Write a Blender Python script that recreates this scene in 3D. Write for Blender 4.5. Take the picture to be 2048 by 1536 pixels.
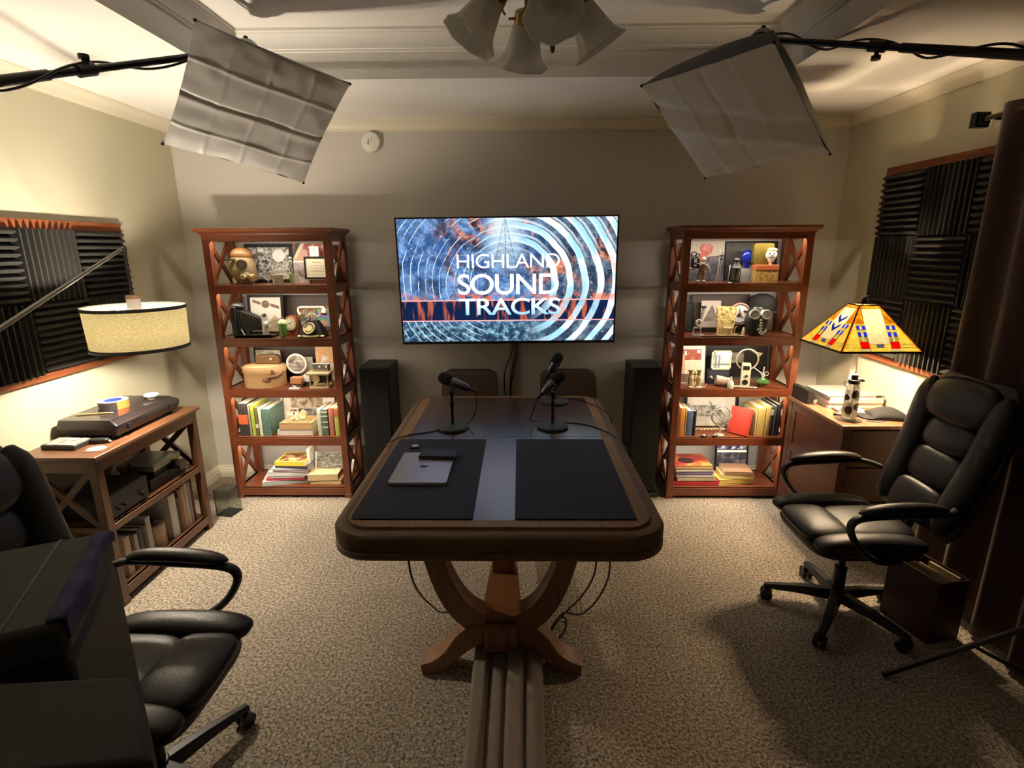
import bpy, bmesh, math, random
from mathutils import Vector, Matrix, Euler, noise
random.seed(7)
R = math.radians
PI = math.pi
for o in list(bpy.data.objects): bpy.data.objects.remove(o)
SC = bpy.context.scene
COL = SC.collection

# ---------------------------------------------------------------- camera
CAMH = 1.72
F = 1070.0
AX = Vector((0.99989482, 0.01358715, -0.00507363))   # camera right
AU = Vector((0.00156338, 0.24680994, 0.96906264))    # camera up
AB = Vector((0.01441902, -0.96896865, 0.24676274))   # camera back
cd = bpy.data.cameras.new('camera'); cam = bpy.data.objects.new('camera', cd); COL.objects.link(cam)
cd.sensor_width = 36.0; cd.lens = F / 2048 * 36.0; cd.clip_start = 0.02; cd.clip_end = 60
cam.matrix_world = Matrix(((AX.x, AU.x, AB.x, 0), (AX.y, AU.y, AB.y, 0), (AX.z, AU.z, AB.z, CAMH), (0, 0, 0, 1)))
SC.camera = cam
SC.view_settings.view_transform = 'Standard'
SC.view_settings.look = 'None'
SC.view_settings.gamma = 1.0
SC.view_settings.use_curve_mapping = False
SC.view_settings.exposure = 0.55
w = bpy.data.worlds.new('world'); SC.world = w; w.use_nodes = True
w.node_tree.nodes['Background'].inputs[0].default_value = (1.0, 0.85, 0.7, 1)
w.node_tree.nodes['Background'].inputs[1].default_value = 0.0
# lamp powers (the lamps themselves are built further down)
LAMP_LEFT = 360.0
LAMP_RIGHT = 620.0
TV_GAIN = 0.95
LAMP_COL = (1.0, 0.86, 0.67)
LAMP_COL_R = (1.0, 0.74, 0.46)
LED_POWER = 1.8      # strip under the front of every bookcase shelf

# room
XL, XR, YB, YN, ZC = -2.345, 2.18, 3.85, -1.6, 2.54

def ray(px, py):
    return AX * (px - 1024) + AU * (768 - py) - AB * F
def onz(px, py, z):
    d = ray(px, py); return Vector((0, 0, CAMH)) + d * ((z - CAMH) / d.z)
def ony(px, py, y):
    d = ray(px, py); return Vector((0, 0, CAMH)) + d * (y / d.y)
def onx(px, py, x):
    d = ray(px, py); return Vector((0, 0, CAMH)) + d * (x / d.x)

# ---------------------------------------------------------------- materials
MATS = {}
def newmat(name):
    m = bpy.data.materials.new(name); m.use_nodes = True
    nt = m.node_tree; b = nt.nodes['Principled BSDF']
    return m, nt, b
def c4(c): return (c[0], c[1], c[2], 1.0)
def mat(name, col, rough=0.5, metal=0.0, var=0.12, scale=30.0, bump=0.0, bscale=200.0, spec=0.5, coat=0.0, sheen=0.0, emit=None, estr=0.0):
    if name in MATS: return MATS[name]
    m, nt, b = newmat(name); N = nt.nodes; L = nt.links
    b.inputs['Roughness'].default_value = rough
    b.inputs['Metallic'].default_value = metal
    b.inputs['Specular IOR Level'].default_value = spec
    b.inputs['Coat Weight'].default_value = coat
    b.inputs['Sheen Weight'].default_value = sheen
    tc = N.new('ShaderNodeTexCoord'); nz = N.new('ShaderNodeTexNoise')
    nz.inputs['Scale'].default_value = scale; nz.inputs['Detail'].default_value = 4
    L.new(tc.outputs['Object'], nz.inputs['Vector'])
    mx = N.new('ShaderNodeMix'); mx.data_type = 'RGBA'
    mx.inputs[6].default_value = c4([x * (1 - var) for x in col]); mx.inputs[7].default_value = c4([min(1, x * (1 + var)) for x in col])
    L.new(nz.outputs['Fac'], mx.inputs[0]); L.new(mx.outputs[2], b.inputs['Base Color'])
    if bump:
        n2 = N.new('ShaderNodeTexNoise'); n2.inputs['Scale'].default_value = bscale; n2.inputs['Detail'].default_value = 3
        L.new(tc.outputs['Object'], n2.inputs['Vector'])
        bp = N.new('ShaderNodeBump'); bp.inputs['Strength'].default_value = bump; bp.inputs['Distance'].default_value = 0.004
        L.new(n2.outputs['Fac'], bp.inputs['Height']); L.new(bp.outputs['Normal'], b.inputs['Normal'])
    if emit:
        b.inputs['Emission Color'].default_value = c4(emit); b.inputs['Emission Strength'].default_value = estr
    MATS[name] = m
    return m
def wood(name, c1, c2, axis='Z', rough=0.38, coat=0.25, scale=9.0):
    if name in MATS: return MATS[name]
    m, nt, b = newmat(name); N = nt.nodes; L = nt.links
    tc = N.new('ShaderNodeTexCoord'); mp = N.new('ShaderNodeMapping')
    s = {'X': (0.6, 9, 9), 'Y': (9, 0.6, 9), 'Z': (9, 9, 0.6)}[axis]
    mp.inputs['Scale'].default_value = s
    L.new(tc.outputs['Object'], mp.inputs['Vector'])
    nz = N.new('ShaderNodeTexNoise'); nz.inputs['Scale'].default_value = scale; nz.inputs['Detail'].default_value = 7; nz.inputs['Roughness'].default_value = 0.62; nz.inputs['Distortion'].default_value = 0.6
    L.new(mp.outputs['Vector'], nz.inputs['Vector'])
    cr = N.new('ShaderNodeValToRGB'); cr.color_ramp.elements[0].position = 0.33; cr.color_ramp.elements[0].color = c4(c1)
    cr.color_ramp.elements[1].position = 0.68; cr.color_ramp.elements[1].color = c4(c2)
    L.new(nz.outputs['Fac'], cr.inputs['Fac']); L.new(cr.outputs['Color'], b.inputs['Base Color'])
    bp = N.new('ShaderNodeBump'); bp.inputs['Strength'].default_value = 0.06; bp.inputs['Distance'].default_value = 0.002
    L.new(nz.outputs['Fac'], bp.inputs['Height']); L.new(bp.outputs['Normal'], b.inputs['Normal'])
    b.inputs['Roughness'].default_value = rough; b.inputs['Coat Weight'].default_value = coat; b.inputs['Coat Roughness'].default_value = 0.25
    MATS[name] = m
    return m
def art(name, cols, scale=8.0, detail=5.0, dist=0.5, rough=0.45, seed=0.0, hard=False, emis=0.0, stretch=(1, 1, 1)):
    """mottled printed picture made of a few colours"""
    if name in MATS: return MATS[name]
    m, nt, b = newmat(name); N = nt.nodes; L = nt.links
    tc = N.new('ShaderNodeTexCoord'); mp = N.new('ShaderNodeMapping'); mp.inputs['Location'].default_value = (seed, seed * 1.7, seed * 0.3)
    mp.inputs['Scale'].default_value = stretch
    L.new(tc.outputs['Object'], mp.inputs['Vector'])
    nz = N.new('ShaderNodeTexNoise'); nz.inputs['Scale'].default_value = scale; nz.inputs['Detail'].default_value = detail; nz.inputs['Distortion'].default_value = dist
    L.new(mp.outputs['Vector'], nz.inputs['Vector'])
    cr = N.new('ShaderNodeValToRGB'); el = cr.color_ramp.elements
    if hard: cr.color_ramp.interpolation = 'CONSTANT'
    n = len(cols)
    for i, c in enumerate(cols):
        p = 0.32 + 0.36 * i / max(1, n - 1) if not hard else 0.30 + 0.38 * i / n
        if i == 0: e = el[0]; e.position = p
        elif i == 1: e = el[1]; e.position = p
        else: e = el.new(p)
        e.color = c4(c)
    L.new(nz.outputs['Fac'], cr.inputs['Fac']); L.new(cr.outputs['Color'], b.inputs['Base Color'])
    b.inputs['Roughness'].default_value = rough
    if emis:
        L.new(cr.outputs['Color'], b.inputs['Emission Color']); b.inputs['Emission Strength'].default_value = emis
    MATS[name] = m
    return m
def glassmat(name, col, rough=0.05, alpha=0.35, body=None):
    if name in MATS: return MATS[name]
    m, nt, b = newmat(name); N = nt.nodes; L = nt.links
    out = N['Material Output']
    tr = N.new('ShaderNodeBsdfTransparent'); tr.inputs[0].default_value = c4(col)
    mx = N.new('ShaderNodeMixShader'); fr = N.new('ShaderNodeLayerWeight'); fr.inputs[0].default_value = 0.15
    nz = N.new('ShaderNodeTexNoise'); nz.inputs['Scale'].default_value = 20
    mt = N.new('ShaderNodeMath'); mt.operation = 'MULTIPLY_ADD'; mt.inputs[1].default_value = 0.5; mt.inputs[2].default_value = alpha
    L.new(fr.outputs['Facing'], mt.inputs[0]); L.new(mt.outputs[0], mx.inputs[0])
    mr = N.new('ShaderNodeMapRange'); mr.inputs[3].default_value = rough; mr.inputs[4].default_value = rough + 0.05
    L.new(nz.outputs['Fac'], mr.inputs[0]); L.new(mr.outputs[0], b.inputs['Roughness'])
    b.inputs['Base Color'].default_value = c4(body or (0.03, 0.03, 0.03))
    L.new(tr.outputs[0], mx.inputs[1]); L.new(b.outputs[0], mx.inputs[2]); L.new(mx.outputs[0], out.inputs[0])
    MATS[name] = m
    return m
def translucent(name, col, tcol=None, fac=0.5, scale=60.0, var=0.15, stretch=(1, 1, 1), rough=0.7, gloss=0.0):
    """thin lit material (lamp shade fabric, frosted or stained glass)"""
    if name in MATS: return MATS[name]
    m, nt, b = newmat(name); N = nt.nodes; L = nt.links
    out = N['Material Output']
    tc = N.new('ShaderNodeTexCoord'); mp = N.new('ShaderNodeMapping'); mp.inputs['Scale'].default_value = stretch
    nz = N.new('ShaderNodeTexNoise'); nz.inputs['Scale'].default_value = scale; nz.inputs['Detail'].default_value = 4
    L.new(tc.outputs['Object'], mp.inputs['Vector']); L.new(mp.outputs['Vector'], nz.inputs['Vector'])
    mc = N.new('ShaderNodeMix'); mc.data_type = 'RGBA'
    t = tcol or col
    mc.inputs[6].default_value = c4([x * (1 - var) for x in t]); mc.inputs[7].default_value = c4([min(1, x * (1 + var)) for x in t])
    mr = N.new('ShaderNodeMapRange'); mr.inputs[1].default_value = 0.35; mr.inputs[2].default_value = 0.65
    L.new(nz.outputs['Fac'], mr.inputs[0]); L.new(mr.outputs[0], mc.inputs[0])
    ts = N.new('ShaderNodeBsdfTranslucent'); L.new(mc.outputs[2], ts.inputs[0])
    b.inputs['Base Color'].default_value = c4(col); b.inputs['Roughness'].default_value = rough
    b.inputs['Coat Weight'].default_value = gloss
    mx = N.new('ShaderNodeMixShader'); mx.inputs[0].default_value = fac
    L.new(b.outputs[0], mx.inputs[1]); L.new(ts.outputs[0], mx.inputs[2]); L.new(mx.outputs[0], out.inputs[0])
    MATS[name] = m
    return m
def emissive(name, col, s, scale=5.0):
    if name in MATS: return MATS[name]
    m, nt, b = newmat(name); N = nt.nodes; L = nt.links
    b.inputs['Base Color'].default_value = c4(col)
    b.inputs['Emission Color'].default_value = c4(col); b.inputs['Emission Strength'].default_value = s
    MATS[name] = m
    return m

# ---------------------------------------------------------------- mesh building
ROOTM = {}
class MB:
    def __init__(s): s.b = bmesh.new(); s.mi = 0
    def _f(s, fs):
        for f in fs: f.material_index = s.mi
    def m(s, i): s.mi = i; return s
    def hexa(s, p):
        v = [s.b.verts.new(q) for q in p]
        F_ = [(0, 3, 2, 1), (4, 5, 6, 7), (0, 1, 5, 4), (1, 2, 6, 5), (2, 3, 7, 6), (3, 0, 4, 7)]
        s._f([s.b.faces.new([v[i] for i in q]) for q in F_]); return v
    def box(s, x0, x1, y0, y1, z0, z1, M=None):
        if x0 > x1: x0, x1 = x1, x0
        if y0 > y1: y0, y1 = y1, y0
        if z0 > z1: z0, z1 = z1, z0
        p = [Vector(q) for q in ((x0, y0, z0), (x1, y0, z0), (x1, y1, z0), (x0, y1, z0), (x0, y0, z1), (x1, y0, z1), (x1, y1, z1), (x0, y1, z1))]
        if M: p = [M @ q for q in p]
        s.hexa(p); return s
    def bar(s, a, b, w, h, up=(0, 0, 1)):
        a = Vector(a); b = Vector(b); d = (b - a).normalized(); up = Vector(up)
        if abs(d.dot(up)) > 0.97: up = Vector((0, 1, 0))
        sx = d.cross(up).normalized(); sz = sx.cross(d).normalized()
        p = []
        for z in (-h / 2, h / 2):
            for (q, x) in ((a, -w / 2), (a, w / 2), (b, w / 2), (b, -w / 2)): p.append(q + sx * x + sz * z)
        s.hexa(p); return s
    def ring(s, pts): return [s.b.verts.new(p) for p in pts]
    def loft(s, rings, close=True, cap0=True, cap1=True):
        R_ = [s.ring(r) for r in rings]; n = len(R_[0]); fs = []
        for a, b in zip(R_, R_[1:]):
            for i in range(n if close else n - 1):
                j = (i + 1) % n; fs.append(s.b.faces.new((a[i], a[j], b[j], b[i])))
        if cap0 and close: fs.append(s.b.faces.new(R_[0][::-1]))
        if cap1 and close: fs.append(s.b.faces.new(R_[-1]))
        s._f(fs); return s
    def cyl(s, a, b, r0, r1=None, n=16, cap=True):
        a = Vector(a); b = Vector(b); r1 = r0 if r1 is None else r1
        d = (b - a).normalized(); u = d.orthogonal().normalized(); v = d.cross(u)
        rs = []
        for q, r in ((a, r0), (b, r1)):
            rs.append([q + (u * math.cos(2 * PI * i / n) + v * math.sin(2 * PI * i / n)) * r for i in range(n)])
        s.loft(rs, cap0=cap, cap1=cap); return s
    def tube(s, pts, r, n=8, cap=True, rs=None):
        pts = [Vector(p) for p in pts]; rings = []; u = None
        for i, p in enumerate(pts):
            d = (pts[min(i + 1, len(pts) - 1)] - pts[max(i - 1, 0)]).normalized()
            if u is None: u = d.orthogonal().normalized()
            u = (u - d * u.dot(d)).normalized(); v = d.cross(u)
            rr = rs[i] if rs else r
            rings.append([p + (u * math.cos(2 * PI * k / n) + v * math.sin(2 * PI * k / n)) * rr for k in range(n)])
        s.loft(rings, cap0=cap, cap1=cap); return s
    def lathe(s, prof, c=(0, 0, 0), n=24, M=None, cap=True, fn=None):
        c = Vector(c); rings = []
        for r, z in prof:
            ring = []
            for k in range(n):
                t = 2 * PI * k / n; rr = r * (fn(t, z) if fn else 1)
                p = Vector((rr * math.cos(t), rr * math.sin(t), z)); 
                if M: p = M @ p
                ring.append(c + p)
            rings.append(ring)
        s.loft(rings, cap0=cap, cap1=cap); return s
    def ell(s, c, rx, ry, rz, n=16, m=10, M=None, e=1.0, e2=None):
        c = Vector(c); e2 = e2 or e; rings = []
        sg = lambda x, p: math.copysign(abs(x) ** p, x)
        for j in range(1, m):
            a = -PI / 2 + PI * j / m
            rings.append([(M @ Vector(q) if M else Vector(q)) + c for q in [(rx * sg(math.cos(a), e2) * sg(math.cos(2 * PI * i / n), e), ry * sg(math.cos(a), e2) * sg(math.sin(2 * PI * i / n), e), rz * sg(math.sin(a), e2)) for i in range(n)]])
        R_ = [s.ring(r) for r in rings]; fs = []
        for a, b in zip(R_, R_[1:]):
            for i in range(n): fs.append(s.b.faces.new((a[i], a[(i + 1) % n], b[(i + 1) % n], b[i])))
        z = Vector((0, 0, rz)); z = M @ z if M else z
        b0 = s.b.verts.new(c - z); t0 = s.b.verts.new(c + z)
        for i in range(n):
            fs.append(s.b.faces.new((b0, R_[0][(i + 1) % n], R_[0][i]))); fs.append(s.b.faces.new((t0, R_[-1][i], R_[-1][(i + 1) % n])))
        s._f(fs); return s
    def poly(s, pts, d):
        """extrude polygon pts by vector d"""
        pts = [Vector(p) for p in pts]; d = Vector(d)
        s.loft([pts, [p + d for p in pts]]); return s
    def torus(s, c, R0, r, axis=(0, 0, 1), n=28, k=8, a0=0, a1=2 * PI):
        c = Vector(c); ax = Vector(axis).normalized(); u = ax.orthogonal().normalized(); v = ax.cross(u)
        full = abs(a1 - a0 - 2 * PI) < 1e-6; rings = []
        for i in range(n if full else n + 1):
            t = a0 + (a1 - a0) * i / n; d = u * math.cos(t) + v * math.sin(t)
            rings.append([c + d * (R0 + r * math.cos(2 * PI * j / k)) + ax * (r * math.sin(2 * PI * j / k)) for j in range(k)])
        if full: rings.append(rings[0])
        s.loft(rings, cap0=not full, cap1=not full); return s
    def surf(s, fn, nu, nv, cu=False):
        g = [[s.b.verts.new(fn(i / nu, j / nv)) for j in range(nv + 1)] for i in range(nu if cu else nu + 1)]
        fs = []
        for i in range(nu):
            for j in range(nv):
                a = g[i]; b = g[(i + 1) % len(g)]
                fs.append(s.b.faces.new((a[j], b[j], b[j + 1], a[j + 1])))
        s._f(fs); return s
    def build(s, name, mats, parent=None, bevel=0.0, smooth=True, world=False, solid=0.0, ang=38, seg=2, sub=0):
        if not isinstance(mats, (list, tuple)): mats = [mats]
        bm = s.b
        if world and parent is not None: bm.transform(ROOTM[parent.name].inverted())
        bmesh.ops.remove_doubles(bm, verts=bm.verts, dist=1e-5)
        bmesh.ops.recalc_face_normals(bm, faces=bm.faces)
        if smooth:
            for f in bm.faces: f.smooth = True
            for e in bm.edges:
                if len(e.link_faces) == 2 and e.calc_face_angle(0) > R(ang): e.smooth = False
        me = bpy.data.meshes.new(name); bm.to_mesh(me); bm.free()
        for m_ in mats: me.materials.append(m_)
        o = bpy.data.objects.new(name, me); COL.objects.link(o)
        if parent is not None: o.parent = parent
        if solid:
            md = o.modifiers.new('solid', 'SOLIDIFY'); md.thickness = solid; md.offset = 0
        if bevel:
            md = o.modifiers.new('bevel', 'BEVEL'); md.width = bevel; md.segments = seg; md.limit_method = 'ANGLE'; md.angle_limit = R(40); md.harden_normals = False
        if sub:
            md = o.modifiers.new('sub', 'SUBSURF'); md.levels = sub; md.render_levels = sub
        ROOTM[o.name] = (ROOTM[parent.name].copy() if parent is not None else Matrix())
        return o

def thing(name, label, cat, loc=(0, 0, 0), rz=0.0, group=None):
    o = bpy.data.objects.new(name, None); COL.objects.link(o)
    o.empty_display_size = 0.05
    o.location = loc; o.rotation_euler = (0, 0, rz)
    o['label'] = label; o['category'] = cat
    if group: o['group'] = group
    ROOTM[o.name] = Matrix.Translation(Vector(loc)) @ Matrix.Rotation(rz, 4, 'Z')
    return o
def tag(o, label, cat, group=None):
    o['label'] = label; o['category'] = cat
    if group: o['group'] = group
    return o
def single(mb, name, mats, loc, label, cat, group=None, **k):
    """one-mesh thing; mesh is authored around its own base point"""
    o = mb.build(name, mats, **k); o.location = loc
    return tag(o, label, cat, group)
def struct(o): o['kind'] = 'structure'; return o
def dup(root, loc, rz=0.0, label=None, group=None):
    r = root.copy(); COL.objects.link(r); r.location = loc; r.rotation_euler = (0, 0, rz)
    if label: r['label'] = label
    if group: r['group'] = group
    ROOTM[r.name] = Matrix.Translation(Vector(loc)) @ Matrix.Rotation(rz, 4, 'Z')
    for ch in [c for c in bpy.data.objects if c.parent == root]:
        c = ch.copy(); COL.objects.link(c); c.parent = r
        for g in [q for q in bpy.data.objects if q.parent == ch]:
            d = g.copy(); COL.objects.link(d); d.parent = c
    return r
def smoothpts(pts, k=6):
    pts = [Vector(p) for p in pts]; out = []
    P_ = [pts[0]] + pts + [pts[-1]]
    for i in range(1, len(P_) - 2):
        p0, p1, p2, p3 = P_[i - 1:i + 3]
        for t in range(k):
            u = t / k
            out.append(0.5 * ((2 * p1) + (-p0 + p2) * u + (2 * p0 - 5 * p1 + 4 * p2 - p3) * u * u + (-p0 + 3 * p1 - 3 * p2 + p3) * u ** 3))
    out.append(pts[-1]); return out
def rrect(x0, x1, y0, y1, r, n=10):
    pts = []
    for cx, cy, a in ((x1 - r, y1 - r, 0), (x0 + r, y1 - r, 90), (x0 + r, y0 + r, 180), (x1 - r, y0 + r, 270)):
        for i in range(n + 1):
            t = R(a + 90 * i / n); pts.append((cx + r * math.cos(t), cy + r * math.sin(t)))
    return pts
# ---------------------------------------------------------------- common materials
def wallpaint(name, col):
    return mat(name, col, rough=0.62, var=0.03, scale=3, bump=0.25, bscale=90, spec=0.3)
M_yel = wallpaint('yellow_cream_paint', (0.57, 0.54, 0.40))
M_gry = wallpaint('taupe_grey_paint', (0.62, 0.59, 0.55))
M_cei = mat('ceiling_paint', (0.88, 0.86, 0.82), rough=0.75, var=0.03, scale=4, bump=0.3, bscale=120, spec=0.2)
M_trim = mat('cream_trim_paint', (0.80, 0.74, 0.60), rough=0.4, var=0.03)
M_cher = wood('cherry_wood_upright', (0.12, 0.028, 0.010), (0.26, 0.072, 0.026), 'Z')
M_cherx = wood('cherry_wood_across', (0.12, 0.028, 0.010), (0.26, 0.072, 0.026), 'X')
M_chery = wood('cherry_wood_deep', (0.12, 0.028, 0.010), (0.26, 0.072, 0.026), 'Y')
M_wal = wood('brown_wood_upright', (0.065, 0.026, 0.011), (0.12, 0.05, 0.022), 'Z')  # darker copy: weaker light on the console's upright faces put into the colour
M_walx = wood('brown_wood_across', (0.065, 0.026, 0.011), (0.12, 0.05, 0.022), 'X')
M_waly = wood('brown_wood_deep_lit', (0.085, 0.034, 0.015), (0.16, 0.068, 0.030), 'Y')  # lighter copy: strong lamplight on the console top put into the colour
M_tabY = wood('table_border_wood', (0.20, 0.105, 0.040), (0.32, 0.18, 0.075), 'Y', rough=0.5, coat=0.0)
M_tabX = wood('table_edge_wood', (0.12, 0.066, 0.032), (0.18, 0.105, 0.052), 'X', rough=0.55, coat=0.0)
M_tabC = wood('table_field_wood', (0.050, 0.022, 0.018), (0.085, 0.040, 0.030), 'X', rough=0.24, coat=1.0)
M_tabL = wood('table_leg_wood', (0.17, 0.07, 0.028), (0.30, 0.135, 0.055), 'Z', rough=0.35, coat=0.3)
M_blk = mat('black_plastic', (0.012, 0.012, 0.013), rough=0.45, var=0.2)
M_blkm = mat('black_metal', (0.018, 0.018, 0.019), rough=0.35, metal=0.3, var=0.2)
M_leather = mat('black_leather', (0.012, 0.012, 0.013), rough=0.40, var=0.25, scale=60, bump=0.25, bscale=260)
M_mat = mat('navy_felt_tv_sheen', (0.015, 0.021, 0.050), rough=0.8, var=0.2, scale=300, bump=0.3, bscale=900)  # navy felt; extra blue in the base stands for the television's sheen
M_alu = mat('brushed_aluminium', (0.55, 0.55, 0.56), rough=0.35, metal=0.85, var=0.03)
M_brass = mat('polished_brass', (0.70, 0.50, 0.20), rough=0.28, metal=0.7, var=0.15, scale=60)
M_gold = mat('pale_gold', (0.72, 0.60, 0.33), rough=0.38, metal=0.5, var=0.3, scale=120, bump=0.5, bscale=150)
M_silver = mat('polished_silver', (0.74, 0.73, 0.69), rough=0.28, metal=0.55, var=0.1)
M_dbrass = mat('antique_brass', (0.30, 0.20, 0.08), rough=0.35, metal=1.0, var=0.3, scale=60)
M_page = mat('cream_paper_pages', (0.78, 0.66, 0.44), rough=0.8, var=0.12, scale=400)
M_pagew = mat('white_paper_pages', (0.82, 0.78, 0.70), rough=0.8, var=0.08, scale=400)
M_white = mat('white_plastic', (0.82, 0.81, 0.76), rough=0.4, var=0.03)
M_foam = mat('charcoal_foam', (0.019, 0.018, 0.0165), rough=0.95, var=0.25, scale=200, bump=0.3, bscale=500)

# ---------------------------------------------------------------- room shell
def carpetmat():
    m, nt, b = newmat('taupe_carpet'); N = nt.nodes; L = nt.links
    tc = N.new('ShaderNodeTexCoord')
    n1 = N.new('ShaderNodeTexNoise'); n1.inputs['Scale'].default_value = 85; n1.inputs['Detail'].default_value = 3; n1.inputs['Roughness'].default_value = 0.7
    n2 = N.new('ShaderNodeTexNoise'); n2.inputs['Scale'].default_value = 3.5; n2.inputs['Detail'].default_value = 3
    for n in (n1, n2): L.new(tc.outputs['Object'], n.inputs['Vector'])
    cr = N.new('ShaderNodeValToRGB'); el = cr.color_ramp.elements
    el[0].position = 0.36; el[0].color = (0.13, 0.095, 0.065, 1); el[1].position = 0.66; el[1].color = (0.80, 0.70, 0.56, 1)
    e = el.new(0.5); e.color = (0.42, 0.35, 0.27, 1)
    L.new(n1.outputs['Fac'], cr.inputs['Fac'])
    mx = N.new('ShaderNodeMix'); mx.data_type = 'RGBA'; mx.blend_type = 'MULTIPLY'; mx.inputs[0].default_value = 0.35
    L.new(cr.outputs['Color'], mx.inputs[6]); L.new(n2.outputs['Fac'], mx.inputs[7])
    L.new(mx.outputs[2], b.inputs['Base Color']); b.inputs['Roughness'].default_value = 0.95; b.inputs['Sheen Weight'].default_value = 0.2
    b.inputs['Specular IOR Level'].default_value = 0.1
    bp = N.new('ShaderNodeBump'); bp.inputs['Strength'].default_value = 0.8; bp.inputs['Distance'].default_value = 0.012
    L.new(n1.outputs['Fac'], bp.inputs['Height']); L.new(bp.outputs['Normal'], b.inputs['Normal'])
    return m
T = 0.1
g = MB(); g.box(XL - T, XR + T, YN - T, YB + T, -T, 0); struct(g.build('floor', carpetmat(), smooth=False))
g = MB(); g.box(XL - T, XR + T, YB, YB + T, 0, ZC + 0.3); struct(g.build('wall_back', M_gry, smooth=False))
g = MB(); g.box(XL - T, XL, YN, YB, 0, ZC + 0.3); struct(g.build('wall_left', M_yel, smooth=False))
g = MB(); g.box(XR, XR + T, YN, YB, 0, ZC + 0.3); struct(g.build('wall_right', M_yel, smooth=False))
g = MB(); g.box(XL - T, XR + T, YN - T, YN, 0, ZC + 0.3); struct(g.build('wall_front', M_yel, smooth=False))
# tray ceiling: lower band all round, raised field in the middle
TX0, TX1, TY0, TY1, TZ = -1.45, 1.31, -0.35, 2.97, 2.75
g = MB()
g.box(XL - T, TX0, YN - T, YB + T, ZC, TZ); g.box(TX1, XR + T, YN - T, YB + T, ZC, TZ)
g.box(TX0, TX1, TY1, YB + T, ZC, TZ); g.box(TX0, TX1, YN - T, TY0, ZC, TZ)
g.box(XL - T, XR + T, YN - T, YB + T, TZ, TZ + 0.1)
struct(g.build('ceiling', M_cei, smooth=False))
def crown(path, z, s, name, inward, material=M_trim, closed=True):
    """moulding swept round a rectangle (corner points counter-clockwise), profile from wall to ceiling"""
    prof = [(0.0, -1.0), (0.12, -1.0), (0.14, -0.9), (0.22, -0.86), (0.25, -0.72), (0.45, -0.42), (0.72, -0.25), (0.76, -0.18), (0.88, -0.14), (0.90, 0.0), (0, 0)]
    x0, x1, y0, y1 = path
    g = MB(); rings = []
    for sx, sy in ((-1, -1), (1, -1), (1, 1), (-1, 1), (-1, -1)):
        cx = x0 if sx < 0 else x1; cy = y0 if sy < 0 else y1
        rings.append([Vector((cx - sx * u * s, cy - sy * u * s, z + v * s)) for u, v in prof])
    g.loft(rings, cap0=False, cap1=False)
    return struct(g.build(name, material, ang=25))
crown((XL, XR, YN, YB), ZC, 0.068, 'trim_1', True)
crown((TX0, TX1, TY0, TY1), TZ, 0.085, 'trim_2', True, M_cei)
# flat band at foot of the tray opening
g = MB()
for a in ((TX0 - 0.0, TX1, TY1 - 0.012, TY1), (TX0, TX1, TY0, TY0 + 0.012), (TX0, TX0 + 0.012, TY0, TY1), (TX1 - 0.012, TX1, TY0, TY1)):
    g.box(a[0], a[1], a[2], a[3], ZC, ZC + 0.045)
struct(g.build('trim_3', M_cei, smooth=False))
def base(name, a, b, nrm):
    a = Vector(a); b = Vector(b); n = Vector(nrm)
    prof = [(0, 0), (0.016, 0), (0.016, 0.05), (0.012, 0.056), (0.012, 0.068), (0.007, 0.078), (0.007, 0.09), (0, 0.094)]
    g = MB(); g.loft([[q + n * u + Vector((0, 0, v)) for u, v in prof] for q in (a, b)]); struct(g.build(name, M_trim, ang=20))
base('baseboard_back', (XL, YB, 0), (XR, YB, 0), (0, -1, 0))
base('baseboard_left', (XL, YN, 0), (XL, YB, 0), (1, 0, 0))
base('baseboard_right', (XR, YB, 0), (XR, YN, 0), (-1, 0, 0))

# ---------------------------------------------------------------- acoustic panels
def foam_tile(cx, cz, s, n, depth, vert, sign, xw):
    """wedge foam square on a wall facing +-X; ridges run along Y (horizontal) or Z"""
    g = MB(); y0, y1, z0, z1 = cx - s / 2, cx + s / 2, cz - s / 2, cz + s / 2
    base_ = 0.018
    p = [];
    for i in range(n):
        t0 = i / n
        p += [(t0, base_), (t0 + 0.36 / n, depth), (t0 + 0.60 / n, depth), (t0 + 0.92 / n, base_)]
    p += [(1.0, base_)]
    ring0 = []; ring1 = []
    for t, d in p + [(1, 0), (0, 0)]:
        x = xw + sign * d
        if vert: ring0.append(Vector((x, y0 + t * s, z0))); ring1.append(Vector((x, y0 + t * s, z1)))
        else: ring0.append(Vector((x, y0, z1 - t * s))); ring1.append(Vector((x, y1, z1 - t * s)))
    g.loft([ring0, ring1]); return g
def acoustic(name, xw, sign, y0, y1, z0, z1, rows, cols, first_vert, label):
    root = thing(name, label, 'wall panel', (xw, (y0 + y1) / 2, z0))
    g = MB(); fr = 0.045
    g.box(xw, xw + sign * 0.012, y0, y1, z0, z1)
    for a in ((y0, y1, z0, z0 + fr), (y0, y1, z1 - fr, z1), (y0, y0 + fr, z0 + fr, z1 - fr), (y1 - fr, y1, z0 + fr, z1 - fr)):
        g.box(xw, xw + sign * 0.03, *a)
    g.build('wooden_frame', wood('red_frame_wood', (0.16, 0.045, 0.015), (0.30, 0.09, 0.03), 'Y'), root, world=True, bevel=0.003)
    s = (z1 - z0 - 2 * fr + 0.01) / rows
    for c in range(cols):
        for r in range(rows):
            v = (r + c + first_vert) % 2 == 0
            foam_tile(y1 - fr + 0.02 - s * (c + 0.5), z1 - fr - s * (r + 0.5), s - 0.002, 10, 0.052, v, sign, xw + sign * 0.012).build('foam_tile', M_foam, root, world=True, smooth=False)
acoustic('acoustic_panel', XL, 1, 1.455, 3.20, 1.10, 1.865, 2, 5, 1, 'wooden framed acoustic foam panel on the left wall behind the drum lamp shade')
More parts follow.
